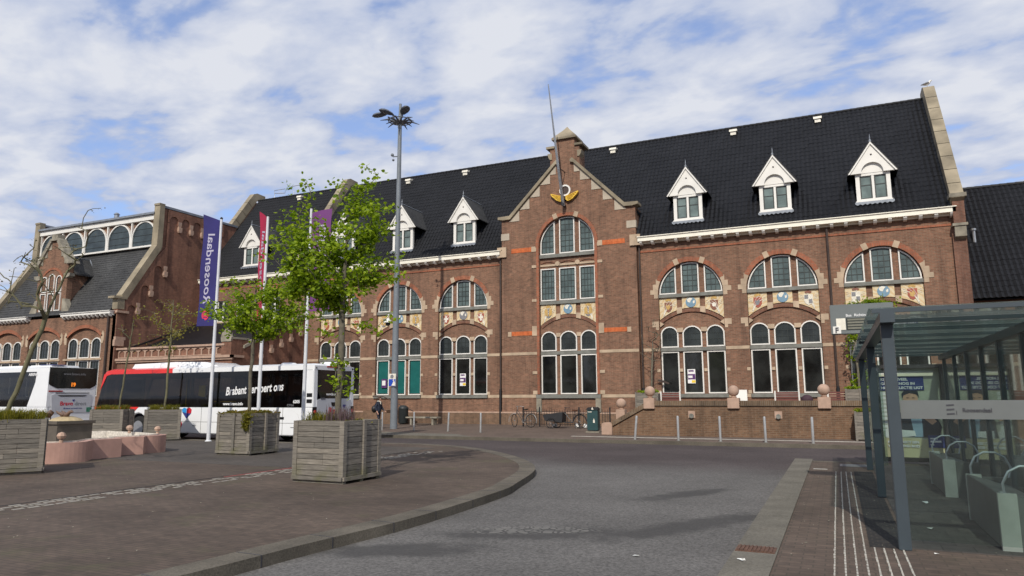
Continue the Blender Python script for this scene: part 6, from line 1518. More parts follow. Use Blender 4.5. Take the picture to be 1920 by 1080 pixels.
# ------------------------------------------------------------------ bin by the mast, stone bench, iron railing, handrail
m = MB(); m.lathe([(0.26, 0.05), (0.29, 0.1), (0.29, 0.9), (0.3, 0.92), (0.27, 1.0), (0.16, 1.08), (0.02, 1.1)], n=20); o = m.obj('litter_bin', mk('bin_dark', (0.02, 0.025, 0.026), 0.5, 0.2, 4), None, smooth=True); o.location = (-23.25, -1.7, 0)
tag(o, 'dark round-topped litter bin against the wall behind the tall mast', 'litter bin')
T = thing('stone_bench', 'weathered grey backless bench on two short legs against the plinth', 'bench', (-21.75, -1.9, 0))
MB().box(-1.05, 1.05, -0.25, 0.25, 0.37, 0.45).obj('seat', STONE_G, T, world=False, bevel=0.01)
for x in (-0.72, 0.72): MB().box(x-0.06, x+0.06, -0.2, 0.2, 0, 0.369).obj('leg', STONE_G, T, world=False)
def railing(name, label, cat, x0, x1, y, H, step, posts, loc):
    T = thing(name, label, cat, loc)
    m = MB(); m.box(x0, x1, y-0.015, y+0.015, H-0.16, H-0.13); m.box(x0, x1, y-0.015, y+0.015, 0.12, 0.15)
    x = x0+step
    while x < x1: m.lathe([(0.011, 0.05), (0.011, H-0.03), (0.002, H)], (x, y, 0), 6); x += step
    m.obj('rails', PIPE_B, T)
    for px in posts: q = MB(); q.box(px-0.03, px+0.03, y-0.03, y+0.03, 0, H+0.04); q.lathe([(0.035, H+0.04), (0.04, H+0.08), (0.005, H+0.13)], (px, y, 0), 8); q.obj('post', PIPE_B, T)
    return T
railing('iron_railing', 'black iron railing with spiked bars under the gable window', 'railing', -15.3, -10.6, -2.2, 0.92, 0.145, (-15.35, -14.4, -12.2, -11.2, -10.55), (-13, -2.2, 0))
T = thing('stair_handrail', 'dark sloping stair handrail beside the rear of the parked bus', 'handrail', (-23.5, -1.0, 0))
m = MB(); m.tube([(-25.8, -1.2, 1.62), (-25.0, -1.2, 1.6), (-22.9, -1.2, 0.75)], 0.03, 8); 
for x, z in ((-25.2, 1.6), (-24.3, 1.3), (-23.5, 1.0)): m.tube([(x, -1.2, 0), (x, -1.2, z)], 0.02, 6)
m.obj('rail', PIPE, T)
T2 = thing('entrance_steps', 'short flight of stone steps behind the parked bus', 'steps', (-25, -0.8, 0))
m = MB()
for k in range(5): m.box(-26.2, -23.3-0.3*k, -1.6, -0.1, 0.16*k, 0.16*(k+1)-0.001)
m.obj('step', BR_D, T2)

# ------------------------------------------------------------------ bicycles
def wheel(m, c, r, ax, n=28, spokes=14, tr=0.018):
    c = Vector(c); ax = Vector(ax).normalized(); u = Vector((0, 0, 1)); v = ax.cross(u)
    m.tube([c+u*r*math.cos(2*PI*k/n)+v*r*math.sin(2*PI*k/n) for k in range(n+1)], tr, 6, cap=False)
    for k in range(spokes):
        a = 2*PI*k/spokes; m.tube([c, c+u*(r-0.01)*math.cos(a)+v*(r-0.01)*math.sin(a)], 0.0022, 3, cap=False, mi=1)
    m.tube([c-ax*0.04, c+ax*0.04], 0.022, 8, mi=1)
BK = mk('bike_frame_dark', (0.03, 0.03, 0.035), 0.4, 0.1, 4, bs=0); BV = mk('bike_silver', (0.4, 0.38, 0.36), 0.35, 0.1, 4, metal=0.5, bs=0)
def rod(n, mat, T, pts, r): m = MB(); m.tube(pts, r, 7); return m.obj(n, mat, T, world=False)
T = thing('bicycle', 'city bicycle parked on its stand by the black railing', 'bicycle', (-14.95, -3.2, 0), R_(-12))
m = MB(); wheel(m, (-0.52, 0, 0.34), 0.32, (0.5, 1, 0)); m.obj('front_wheel', [RUB, BV], T, world=False, recalc=False)
m = MB(); wheel(m, (0.52, 0, 0.34), 0.32, (0, 1, 0)); m.obj('rear_wheel', [RUB, BV], T, world=False, recalc=False)
m = MB()
for pts, r in (([(-0.52, 0, 0.34), (-0.36, 0, 0.88)], 0.014), ([(-0.38, 0, 0.8), (0.02, 0, 0.32)], 0.018), ([(-0.36, 0, 0.9), (0.12, 0, 0.42), (0.02, 0, 0.32)], 0.015), ([(0.02, 0, 0.32), (0.17, 0, 0.88)], 0.016), ([(0.52, 0, 0.34), (0.02, 0, 0.32)], 0.012), ([(0.52, 0, 0.34), (0.13, 0, 0.75)], 0.011)): m.tube(pts, r, 7)
m.obj('frame', BK, T, world=False)
m = MB(); m.tube([(-0.33, 0, 0.9), (-0.3, 0, 1.05)], 0.013, 7); m.tube([(-0.1, -0.28, 1.05), (-0.3, -0.16, 1.08), (-0.3, 0.16, 1.08), (-0.1, 0.28, 1.05)], 0.012, 7); m.obj('handlebar', BV, T, world=False)
m = MB(); m.add([(0.05, -0.03, 0.93), (0.05, 0.03, 0.93), (0.32, 0.1, 0.95), (0.32, -0.1, 0.95), (0.07, -0.02, 0.88), (0.07, 0.02, 0.88), (0.3, 0.07, 0.89), (0.3, -0.07, 0.89)], [(0, 1, 2, 3), (4, 7, 6, 5), (0, 4, 5, 1), (1, 5, 6, 2), (2, 6, 7, 3), (3, 7, 4, 0)]); m.obj('saddle', RUB, T, world=False)
m = MB(); m.tube([(0.52+0.36*math.cos(a), 0, 0.34+0.36*math.sin(a)) for a in [k*PI/10*1.0 for k in range(-1, 11)]], 0.02, 6); m.tube([(-0.52+0.36*math.cos(a), 0, 0.34+0.36*math.sin(a)) for a in [PI*0.4+k*PI/12 for k in range(9)]], 0.02, 6); m.obj('mudguard', BV, T, world=False)
m = MB(); m.box(0.3, 0.75, -0.06, 0.06, 0.73, 0.75); m.tube([(0.7, 0.05, 0.73), (0.53, 0.05, 0.34)], 0.008, 5); m.obj('carrier', BK, T, world=False)
m = MB(); m.tube([(0.02, -0.1, 0.32), (0.02, 0.1, 0.32)], 0.015, 6); m.lathe([(0.09, -0.012), (0.09, 0.012)], (0.02, 0.05, 0.32), 16, axis='y'); m.tube([(0.02, 0.1, 0.32), (0.1, 0.1, 0.18)], 0.01, 5); m.box(0.05, 0.15, 0.09, 0.17, 0.165, 0.19); m.obj('crankset', BV, T, world=False)
T = thing('cargo_bicycle', 'cargo bicycle with black wooden box leaning by the railing', 'cargo bicycle', (-12.6, -3.5, 0), 0)
m = MB(); wheel(m, (-0.5, -0.38, 0.26), 0.25, (0, 1, 0)); m.obj('front_wheel', [RUB, BV], T, world=False, recalc=False)
m = MB(); wheel(m, (-0.5, 0.38, 0.26), 0.25, (0, 1, 0)); m.obj('front_wheel', [RUB, BV], T, world=False, recalc=False)
m = MB(); wheel(m, (0.9, 0, 0.34), 0.32, (0, 1, 0)); m.obj('rear_wheel', [RUB, BV], T, world=False, recalc=False)
m = MB(); m.prism([(-0.85, 0.36), (0.05, 0.28), (0.08, 0.78), (-0.2, 0.78), (-1.0, 0.66)], 'xz', -0.3, 0.3); m.obj('cargo_box', mk('box_black', (0.018, 0.018, 0.02), 0.6, 0.2, 5), T, world=False, bevel=0.015)
m = MB()
for pts, r in (([(0.05, 0, 0.3), (0.5, 0, 0.28)], 0.022), ([(0.5, 0, 0.28), (0.62, 0, 0.85)], 0.016), ([(0.9, 0, 0.34), (0.5, 0, 0.28)], 0.013), ([(0.9, 0, 0.34), (0.58, 0, 0.7)], 0.012), ([(0.1, 0, 0.75), (0.5, 0, 0.3)], 0.018), ([(-0.5, -0.4, 0.26), (-0.5, 0.4, 0.26)], 0.015), ([(-0.5, 0, 0.26), (0.05, 0, 0.3)], 0.02)): m.tube(pts, r, 7)
m.obj('frame', BK, T, world=False)
m = MB(); m.tube([(0.1, 0, 0.75), (0.13, 0, 1.0)], 0.014, 7); m.tube([(0.3, -0.3, 1.0), (0.13, -0.18, 1.03), (0.13, 0.18, 1.03), (0.3, 0.3, 1.0)], 0.012, 7); m.obj('handlebar', BK, T, world=False)
m = MB(); m.add([(0.48, -0.03, 0.9), (0.48, 0.03, 0.9), (0.76, 0.1, 0.92), (0.76, -0.1, 0.92), (0.5, -0.02, 0.85), (0.5, 0.02, 0.85), (0.74, 0.07, 0.86), (0.74, -0.07, 0.86)], [(0, 1, 2, 3), (4, 7, 6, 5), (0, 4, 5, 1), (1, 5, 6, 2), (2, 6, 7, 3), (3, 7, 4, 0)]); m.obj('saddle', mk('leather_brown', (0.1, 0.04, 0.02), 0.6, 0.1, 4), T, world=False)
m = MB(); m.tube([(0.9+0.36*math.cos(a), 0, 0.34+0.36*math.sin(a)) for a in [k*PI/10 for k in range(0, 11)]], 0.02, 6); m.box(0.7, 1.15, -0.07, 0.07, 0.73, 0.75); m.obj('mudguard', BK, T, world=False)
for k, (x, w_, lb) in enumerate(((-13.2, 0.22, 'white plastic bag under the front of the cargo bicycle'), (-12.05, 0.16, 'white plastic bag behind the rear wheel of the cargo bicycle'), (-11.55, 0.2, 'white crumpled bag between the cargo bicycle and green bin'))):
    rnd = random.Random(k); m = MB(); m.sphere((0, 0, 0.09), 0.12, 8, 0.8); m.v = [(a*(1+rnd.uniform(-0.3, 0.4))*w_/0.12*0.6, b_*(1+rnd.uniform(-0.3, 0.3)), max(0.005, c*(1+rnd.uniform(-0.4, 0.5)))) for a, b_, c in m.v]
    o = m.obj('plastic_bag', PAP, None); o.location = (x, -3.05, 0); tag(o, lb, 'bag', 'bags by the railing')
# green litter bin
T = thing('green_litter_bin', 'dark green box-shaped litter bin with bottle symbol beside the stair block', 'litter bin', (-9.95, -6.75, 0), R_(6))
GB = mk('bin_green', (0.018, 0.055, 0.058), 0.45, 0.12, 4)
m = MB(); m.box(-0.24, 0.24, -0.22, 0.22, 0.08, 0.98); m.obj('body', GB, T, world=False, bevel=0.02)
m = MB(); m.box(-0.26, 0.26, -0.24, 0.24, 0.98, 1.04); m.prism([(-0.24, 1.04), (0.24, 1.04), (0.2, 1.1), (-0.2, 1.1)], 'xz', -0.22, 0.22); m.obj('lid', PIPE_B, T, world=False)
m = MB(); m.prism([(-0.04, 1.0), (0.06, 1.0), (0.01, 1.12)], 'xz', -0.25, -0.241); m.prism([(0.03, 0.42), (0.11, 0.42), (0.11, 0.52), (0.085, 0.56), (0.085, 0.6), (0.055, 0.6), (0.055, 0.56), (0.03, 0.52)], 'xz', -0.226, -0.221); m.box(-0.2, -0.02, -0.226, -0.221, 0.88, 0.91); m.obj('symbol', E_['white'], T, world=False)
MB().box(-0.3, 0.3, -0.28, 0.28, 0, 0.05).obj('base_plate', STONE_G, T, world=False)
# ------------------------------------------------------------------ person
def skin_mesh(name, verts, edges, radii, parent, mats, sub=2, matfn=None):
    me = bpy.data.meshes.new(name); me.from_pydata(verts, edges, []); o = bpy.data.objects.new(name, me); col.objects.link(o)
    o.modifiers.new('s', 'SKIN'); sv = me.skin_vertices[0].data
    for v, r in zip(sv, radii): v.radius = (r, r) if isinstance(r, (int, float)) else r
    sv[0].use_root = True
    m = o.modifiers.new('u', 'SUBSURF'); m.levels = m.render_levels = sub
    me2 = bpy.data.meshes.new_from_object(o.evaluated_get(bpy.context.evaluated_depsgraph_get())); bpy.data.objects.remove(o)
    me2.materials.clear()
    for k in mats: me2.materials.append(k)
    for p in me2.polygons:
        p.use_smooth = True
        if matfn: p.material_index = matfn(p.center)
    o = bpy.data.objects.new(name, me2); col.objects.link(o); o.parent = parent; return o
SKIN = mk('skin', (0.5, 0.28, 0.2), 0.6, 0.08, 6, bs=0); NAVY = mk('coat_navy', (0.012, 0.018, 0.035), 0.8, 0.25, 6); TROU = mk('trousers_dark', (0.02, 0.02, 0.03), 0.85, 0.2, 6); HAIR = mk('hair_brown', (0.05, 0.025, 0.012), 0.7, 0.3, 10); SHOE = mk('shoe_black', (0.01, 0.01, 0.01), 0.5, 0.1, 6)
PE = thing('person', 'person in dark coat with white scarf walking beside the tall mast', 'person', (-21.35, -6.9, 0))
V = {'hip': (0, 0, 0.87), 'w': (0.01, 0, 1.0), 'ch': (0.02, 0, 1.2), 'nk': (0.03, 0, 1.33), 'n2': (0.045, 0, 1.39), 'hd': (0.06, 0, 1.47), 'ht': (0.05, 0, 1.55),
     'hl': (0, -0.09, 0.82), 'kl': (0.1, -0.09, 0.48), 'al': (0.2, -0.09, 0.1), 'tl': (0.36, -0.09, 0.04), 'hr': (0, 0.09, 0.82), 'kr': (-0.02, 0.09, 0.46), 'ar': (-0.26, 0.09, 0.14), 'tr': (-0.14, 0.09, 0.03),
     'sl': (0.02, -0.17, 1.28), 'el': (-0.05, -0.22, 1.04), 'wl': (0.08, -0.23, 0.84), 'sr': (0.02, 0.17, 1.28), 'er': (0.02, 0.23, 1.03), 'wr': (0.2, 0.2, 0.9)}
RD = dict(hip=0.125, w=0.115, ch=0.13, nk=0.06, n2=0.05, hd=0.085, ht=0.06, hl=0.085, kl=0.058, al=0.04, tl=0.035, hr=0.085, kr=0.058, ar=0.04, tr=0.03, sl=0.06, el=0.045, wl=0.03, sr=0.06, er=0.045, wr=0.03)
ks_ = list(V); E2 = [('hip', 'w'), ('w', 'ch'), ('ch', 'nk'), ('nk', 'n2'), ('n2', 'hd'), ('hd', 'ht'), ('hip', 'hl'), ('hl', 'kl'), ('kl', 'al'), ('al', 'tl'), ('hip', 'hr'), ('hr', 'kr'), ('kr', 'ar'), ('ar', 'tr'), ('ch', 'sl'), ('sl', 'el'), ('el', 'wl'), ('ch', 'sr'), ('sr', 'er'), ('er', 'wr')]
vv = [V[k] for k in ks_]; ee = [(ks_.index(a), ks_.index(b)) for a, b in E2]; rr_ = [RD[k] for k in ks_]
# hands: palm and five fingers
for wri, d in (('wl', Vector((0.05, 0, -0.1)).normalized()), ('wr', Vector((0.08, 0, -0.06)).normalized())):
    w0 = ks_.index(wri); p0 = Vector(V[wri]); pm = len(vv); vv.append(tuple(p0+d*0.06)); rr_.append(0.028); ee.append((w0, pm))
    lat = Vector((0, 1, 0))
    for k, L in enumerate((0.075, 0.085, 0.08, 0.06)):
        a = len(vv); off = lat*(k-1.5)*0.018; vv.append(tuple(p0+d*0.1+off)); rr_.append(0.009); ee.append((pm, a)); vv.append(tuple(p0+d*(0.1+L*0.6)+off+Vector((0.015, 0, 0)))); rr_.append(0.008); ee.append((a, a+1))
    a = len(vv); vv.append(tuple(p0+d*0.08+Vector((0.035, 0, 0.0)))); rr_.append(0.009); ee.append((pm, a)); vv.append(tuple(p0+d*0.12+Vector((0.045, 0, 0)))); rr_.append(0.008); ee.append((a, a+1))
def pm_(c):
    if c.z > 1.37: return 0
    if c.z < 0.09: return 3
    if abs(c.y) > 0.17 and c.z < 0.885: return 0
    return 1 if c.z > 0.84 else 2
skin_mesh('body', vv, ee, rr_, PE, [SKIN, NAVY, TROU, SHOE], 2, pm_)
cv = [(0, 0, 0.8), (0.0, 0, 0.95), (0.015, 0, 1.15), (0.025, 0, 1.31), (0.02, -0.15, 1.29), (-0.04, -0.215, 1.06), (0.05, -0.23, 0.9), (0.02, 0.15, 1.29), (0.02, 0.225, 1.05), (0.16, 0.2, 0.95)]
skin_mesh('coat', cv, [(0, 1), (1, 2), (2, 3), (2, 4), (4, 5), (5, 6), (2, 7), (7, 8), (8, 9)], [0.165, 0.145, 0.15, 0.09, 0.08, 0.062, 0.048, 0.08, 0.062, 0.048], PE, [NAVY], 2)
m = MB(); m.sphere((0.035, 0, 1.5), 0.105, 16, 1.1); m.v = [(x, y, z) if not (x > 0.1) else (0.095, y, z) for x, y, z in m.v]; m.tube([(-0.03, 0, 1.5), (-0.07, 0, 1.42), (-0.06, 0, 1.33)], [0.07, 0.06, 0.03], 8); m.obj('hair', HAIR, PE, world=False, smooth=True)
m = MB(); m.sphere((0.125, 0, 1.455), 0.017, 8); m.prism([(0.128, 1.42), (0.134, 1.415), (0.134, 1.41), (0.126, 1.408)], 'xz', -0.02, 0.02); m.obj('nose', SKIN, PE, world=False)
m = MB()
for s in (-1, 1): m.sphere((0.118, s*0.032, 1.478), 0.009, 6)
m.obj('eye', E_['black'], PE, world=False)
m = MB(); m.tube([(0.07, -0.06, 1.36), (0.1, 0, 1.35), (0.07, 0.06, 1.36), (-0.02, 0.05, 1.37), (-0.02, -0.05, 1.37), (0.07, -0.06, 1.36)], 0.035, 8); m.tube([(0.11, 0, 1.33), (0.13, 0, 1.2)], [0.035, 0.02], 6); m.obj('scarf', E_['white'], PE, world=False, smooth=True)
BG = thing('shoulder_bag', 'black bag hanging at the back of the walking person', 'bag', (-21.35, -6.9, 0))
m = MB(); m.sphere((-0.19, -0.1, 0.98), 0.15, 14, 1.25); m.obj('bag_body', SHOE, BG, world=False, smooth=True)
m = MB(); m.tube([(-0.16, -0.14, 1.1), (-0.02, -0.2, 1.34), (0.06, -0.13, 1.37), (0.14, -0.02, 1.2)], 0.014, 6); m.obj('strap', SHOE, BG, world=False)

# ------------------------------------------------------------------ bus shelter
SH = thing('bus_shelter', 'glass and dark blue-grey steel bus shelter with open front and frosted band', 'bus shelter', (1.4, -23.6, 0))
SM = mk('shelter_steel', (0.045, 0.06, 0.072), 0.4, 0.08, 3, bs=0.03)
EGL = tinted('end_glass_clear', (0.88, 0.95, 0.93), 1.1, dust=0.015)
SGL = tinted('shelter_glass', (0.86, 0.93, 0.91), 1.2, dust=0.05); RGL = tinted('roof_glass', (0.78, 0.85, 0.83), 0.9, 0.02, dust=0.14)
for y in (-28.6, -24.4, -19.9): MB().box(0.48, 0.60, y-0.06, y+0.06, 0, 2.36).obj('post', SM, SH, bevel=0.006)
for y in (-28.6, -27.3, -26.25, -24.75, -23.3, -21.8, -20.3, -18.8): MB().box(2.2, 2.28, y-0.05, y+0.05, 0, 2.4).obj('post', SM, SH)
m = MB(); m.box(0.47, 0.61, -28.85, -18.4, 2.361, 2.47); m.box(2.17, 2.31, -28.85, -18.4, 2.38, 2.49); m.obj('roof_beam', SM, SH)
m = MB()
for k in range(9): y = -28.78+k*1.27; m.box(0.40, 2.6, y-0.018, y+0.018, 2.47, 2.515)
m.obj('roof_bar', SM, SH)
for k in range(8): y = -28.78+k*1.27; MB().box(0.37, 2.62, y+0.02, y+1.25, 2.518, 2.53).obj('roof_glass', RGL, SH)
ys = [-28.6, -27.3, -26.25, -24.75, -23.3, -21.8, -20.3, -18.8]
for a, b in zip(ys[:-1], ys[1:]): MB().box(2.232, 2.244, a+0.052, b-0.052, 0.12, 2.36).obj('wall_glass', SGL, SH)
MB().box(0.605, 2.195, -28.607, -28.597, 0.1, 2.36).obj('end_glass', EGL, SH)
FR = mk('frosted_band', (0.13, 0.142, 0.14), 0.6, 0.06, 4, bs=0)
MB().box(0.606, 2.19, -28.612, -28.6075, 1.345, 1.54).obj('frosted_band', FR, SH)
SHo = Vector((1.4, -23.6, 0))
text('lettering', 'Roosendaal', 0.056, TXK, SH, MF(Vector((1.17, -28.615, 1.42))-SHo, (1, 0, 0), (0, 0, 1)), bold=0.001)
m = MB()
for k in range(3): m.prism([(1.03, 1.39+k*0.045), (1.1, 1.395+k*0.045), (1.1, 1.41+k*0.045), (1.03, 1.405+k*0.045)], 'xz', -28.617, -28.6125)
m.box(1.115, 1.12, -28.617, -28.6125, 1.39, 1.43); m.obj('emblem', TXK, SH)
# dark see-through side box behind the second post: far end wall of glass
MB().box(0.61, 0.9, -19.905, -19.895, 0.1, 2.34).obj('end_glass', SGL, SH)
# departure board
DB = thing('departure_board', 'grey departure board marked F above the near shelter roof', 'sign', (0.45, -24.4, 2.59))
BG_ = mk('board_grey', (0.13, 0.145, 0.145), 0.5, 0.06, 3, bs=0)
m = MB(); m.box(-0.02, 0.92, -24.46, -24.34, 2.59, 3.08); m.obj('board', BG_, DB, bevel=0.008)
m = MB(); m.box(0.215, 0.88, -24.468, -24.4605, 2.655, 2.85); m.obj('screen', mk('screen_dark', (0.03, 0.035, 0.03), 0.3, 0.1, 3, bs=0), DB)
m = MB()
for k in range(4): m.box(0.235, 0.86, -24.471, -24.4685, 2.668+k*0.047, 2.668+k*0.047+0.028)
m.obj('display_row', mk('display_row', (0.16, 0.155, 0.12), 0.5, 0.1, 30, bs=0), DB)
MB().box(0.065, 0.205, -24.468, -24.4605, 2.66, 2.85).obj('timetable_sheet', E_['white'], DB)
MB().box(0.01, 0.13, -24.474, -24.4605, 2.6, 2.72).obj('letter_plate', WHITE, DB)
o0 = Vector((0.45, -24.4, 2.59))
text('letter', 'F', 0.12, TXK, DB, MF(Vector((0.04, -24.48, 2.617))-o0, (1, 0, 0), (0, 0, 1)), bold=0.003)
text('lettering', 'Bus', 0.06, TXW, DB, MF(Vector((0.215, -24.465, 2.875))-o0, (1, 0, 0), (0, 0, 1)), bold=0.001); text('lettering', 'Richting', 0.06, TXW, DB, MF(Vector((0.34, -24.465, 2.875))-o0, (1, 0, 0), (0, 0, 1)), bold=0.001)
# advertising light box
AD = thing('advert_panel', 'tall poster of a man in dark jacket at the far end of the shelter', 'advertisement', (1.58, -18.1, 0))
m = MB(); o = [(0.86, 0.05), (2.3, 0.05), (2.3, 2.3), (0.86, 2.3)]; i = [(0.94, 0.14), (2.2, 0.14), (2.2, 2.22), (0.94, 2.22)]
m.ring(o, i, 'xz', -18.16, -17.96); m.box(0.95, 2.19, -18.0, -17.97, 0.15, 2.21); m.box(1.1, 1.2, -18.1, -18.0, 0, 0.049); m.box(1.95, 2.05, -18.1, -18.0, 0, 0.049); m.obj('frame', PIPE_B, AD)
PB = mk('poster_wall', (0.42, 0.44, 0.34), 0.5, 0.15, 1.2, bs=0); PT = mk('poster_table', (0.55, 0.5, 0.3), 0.5, 0.08, 2, bs=0); PN = mk('poster_blue', (0.012, 0.03, 0.16), 0.5, 0.05, 2, bs=0); PJ = mk('poster_jacket', (0.014, 0.02, 0.035), 0.5, 0.25, 9, bs=0); PW = mk('poster_white', (0.7, 0.72, 0.68), 0.5, 0.1, 5, bs=0); PS = mk('poster_skin', (0.6, 0.35, 0.23), 0.5, 0.12, 5, bs=0); PC = mk('poster_shirt', (0.25, 0.36, 0.45), 0.5, 0.1, 5, bs=0)
MB().box(0.941, 2.199, -18.02, -18.001, 0.141, 2.219).obj('poster', PB, AD)
def pp(name, mat, *polys, y=-18.025, t=0.004):
    m = MB()
    for p in polys: m.prism(p, 'xz', y, y+t)
    return m.obj(name, mat, AD)
pp('poster_table', PT, [(0.945, 0.145), (2.195, 0.145), (2.195, 0.55), (0.945, 0.62)])
pp('poster_blinds', PW, [(0.945, 0.75), (1.16, 0.75), (1.16, 1.66), (0.945, 1.66)], [(0.95, 2.08), (2.1, 2.12), (2.1, 2.14), (0.95, 2.19)])
m = MB()
for k in range(9): m.box(0.95, 1.15, -18.03, -18.0255, 0.8+k*0.095, 0.82+k*0.095)
m.obj('poster_blind_line', PB, AD)
def sh(P, d=0.09): return [(a+d, b) for a, b in P]
pp('poster_jacket', PJ, *map(sh, [[(1.13, 0.62), (1.16, 1.0), (1.3, 1.28), (1.45, 1.38), (1.68, 1.36), (1.95, 1.15), (2.08, 0.85), (2.0, 0.6)]]), y=-18.03)
pp('poster_shirt', PC, *map(sh, [[(1.48, 1.33), (1.6, 1.33), (1.68, 1.0), (1.68, 0.62), (1.5, 0.62), (1.46, 1.0)]]), y=-18.034)
pp('poster_face', PS, *map(sh, [arc(1.48, 1.5, 0.155, 0, 2*PI*15/16, 15), [(1.42, 1.2), (1.55, 1.2), (1.57, 1.4), (1.4, 1.4)], [(1.62, 1.28), (1.72, 1.35), (1.8, 1.18), (1.98, 0.98), (1.88, 0.9), (1.68, 1.08)], [(0.98, 1.22), (1.05, 1.32), (1.12, 1.2), (1.08, 1.0), (1.0, 1.02)]]), y=-18.038)
pp('poster_hair', PJ, *map(sh, [[(1.31, 1.5), (1.3, 1.62), (1.38, 1.72), (1.52, 1.74), (1.64, 1.68), (1.66, 1.52), (1.62, 1.6), (1.46, 1.63), (1.34, 1.58)]]), y=-18.042)
m = MB()
for s in (-1, 1): m.box(1.57+s*0.06-0.025, 1.57+s*0.06+0.025, -18.045, -18.0385, 1.515, 1.53)
m.box(1.53, 1.61, -18.045, -18.0385, 1.415, 1.425); m.obj('poster_feature', PJ, AD)
pp('poster_paper', PW, [(0.98, 0.6), (1.2, 0.55), (1.22, 0.75), (1.1, 0.86), (0.98, 0.76)], [(1.3, 0.6), (1.62, 0.64), (1.6, 0.76), (1.3, 0.78)], y=-18.038)
pp('poster_caption', PN, [(0.945, 1.7), (1.87, 1.7), (1.87, 2.02), (0.945, 2.02)], [(1.86, 0.38), (2.198, 0.38), (2.198, 0.66), (1.86, 0.66)], y=-18.046)
ad0 = Vector((1.58, -18.1, 0))
for s, x, z, sz in (('KIJK HOEVEEL', 0.97, 1.93, 0.085), ('GELD ER NOG IN', 0.97, 1.83, 0.085), ('HET COLLECTIE LIGT', 0.97, 1.73, 0.085), ('KRIJG DIRECT EEN', 1.02, 0.47, 0.075), ('VRIJBLIJVEND BOD', 1.02, 0.38, 0.075)):
    text('lettering', s, sz, TXW, AD, MF(Vector((x, -18.05, z))-ad0, (1, 0, 0), (0, 0, 1)), bold=0.003, sx=1.08 if z > 1 else 1.05)
m = MB(); m.box(1.9, 2.05, -18.052, -18.0465, 0.57, 0.6); m.box(1.9, 2.12, -18.052, -18.0465, 0.5, 0.54); m.box(1.9, 1.97, -18.052, -18.0465, 0.43, 0.46); m.obj('caption_bar', TXW, AD)
# shelter benches
BS = mk('bench_steel', (0.5, 0.51, 0.47), 0.4, 0.1, 4, metal=0.5, bs=0.04); BSD = mk('bench_panel_dark', (0.16, 0.165, 0.16), 0.35, 0.12, 4, metal=0.4, bs=0)
def sbench(y0, L, label):
    T = thing('shelter_bench', label, 'bench', (1.72, y0, 0), 0, 'steel benches inside the shelter')
    kw = dict(world=False)
    for yy in (0.0, L-0.06):
        MB().box(-0.27, -0.1, yy, yy+0.06, 0, 0.58).obj('end_panel', BS, T, **kw); MB().box(-0.099, 0.22, yy+0.004, yy+0.056, 0, 0.55).obj('end_infill', BSD, T, **kw)
        h = MB(); cx_, cz_ = 0.0, 0.62
        pts = [(-0.2, 0.5), (-0.21, 0.68), (-0.15, 0.8), (-0.05, 0.86), (0.07, 0.86), (0.17, 0.8), (0.23, 0.68), (0.2, 0.54), (0.1, 0.44), (-0.02, 0.42)]
        h.tube([(a, yy+0.03+(0.09 if yy == 0 else -0.09)*0, b) for a, b in pts], 0.014, 8); h.obj('armrest_hoop', METAL, T, smooth=True, **kw)
    MB().box(-0.262, -0.245, 0.061, L-0.061, 0.03, 0.575).obj('side_panel', BSD, T, **kw)
    MB().box(-0.24, -0.17, 0.061, 0.3, 0.02, 0.57).obj('side_stiffener', BS, T, **kw)
    s = MB(); s.prism([(-0.25, 0.56), (-0.25, 0.58), (0.2, 0.45), (0.2, 0.42)], 'xz', 0.062, L-0.062); s.obj('seat', BSD, T, **kw)
sbench(-28.3, 2.05, 'nearest steel box bench with armrest hoops, cut by the right picture edge'); sbench(-24.05, 1.9, 'farther steel box bench with armrest hoops, in front of the poster')
# ------------------------------------------------------------------ terrace things
SLAT = mk('slat_redbrown', (0.13, 0.04, 0.03), 0.6, 0.2, 6)
def tbench(x, y, w_, label):
    T = thing('terrace_bench', label, 'bench', (x, y, 0.78), 0, 'slatted benches on the terrace')
    for s in (-1, 1):
        m = MB(); xx = s*(w_/2); m.prism([(-0.08, 0), (0.0, 0), (0.06, 0.45), (0.0, 1.0), (-0.06, 1.0), (-0.02, 0.45)], 'yz', xx-0.03, xx+0.03); m.prism([(0.45, 0), (0.52, 0), (0.5, 0.42), (0.0, 0.46), (0.0, 0.4), (0.44, 0.38)], 'yz', xx-0.03, xx+0.03); m.obj('leg', WHITE, T, world=False)
    m = MB()
    for k in range(5): m.box(-w_/2+0.031, w_/2-0.031, -0.05, -0.02, 0.5+k*0.095, 0.57+k*0.095)
    m.obj('backrest', SLAT, T, world=False)
    m = MB()
    for k in range(4): m.box(-w_/2+0.031, w_/2-0.031, 0.05+k*0.11, 0.13+k*0.11, 0.43, 0.46)
    m.obj('seat', SLAT, T, world=False)
tbench(-6.85, -5, 0.85, 'red-brown slatted bench with white legs behind the leftmost pier ball of the terrace'); tbench(-1.93, -5, 0.95, 'red-brown slatted bench in front of the open middle door of the right wing'); tbench(-0.0, -5, 0.7, 'red-brown slatted bench just right of the last terrace ball')
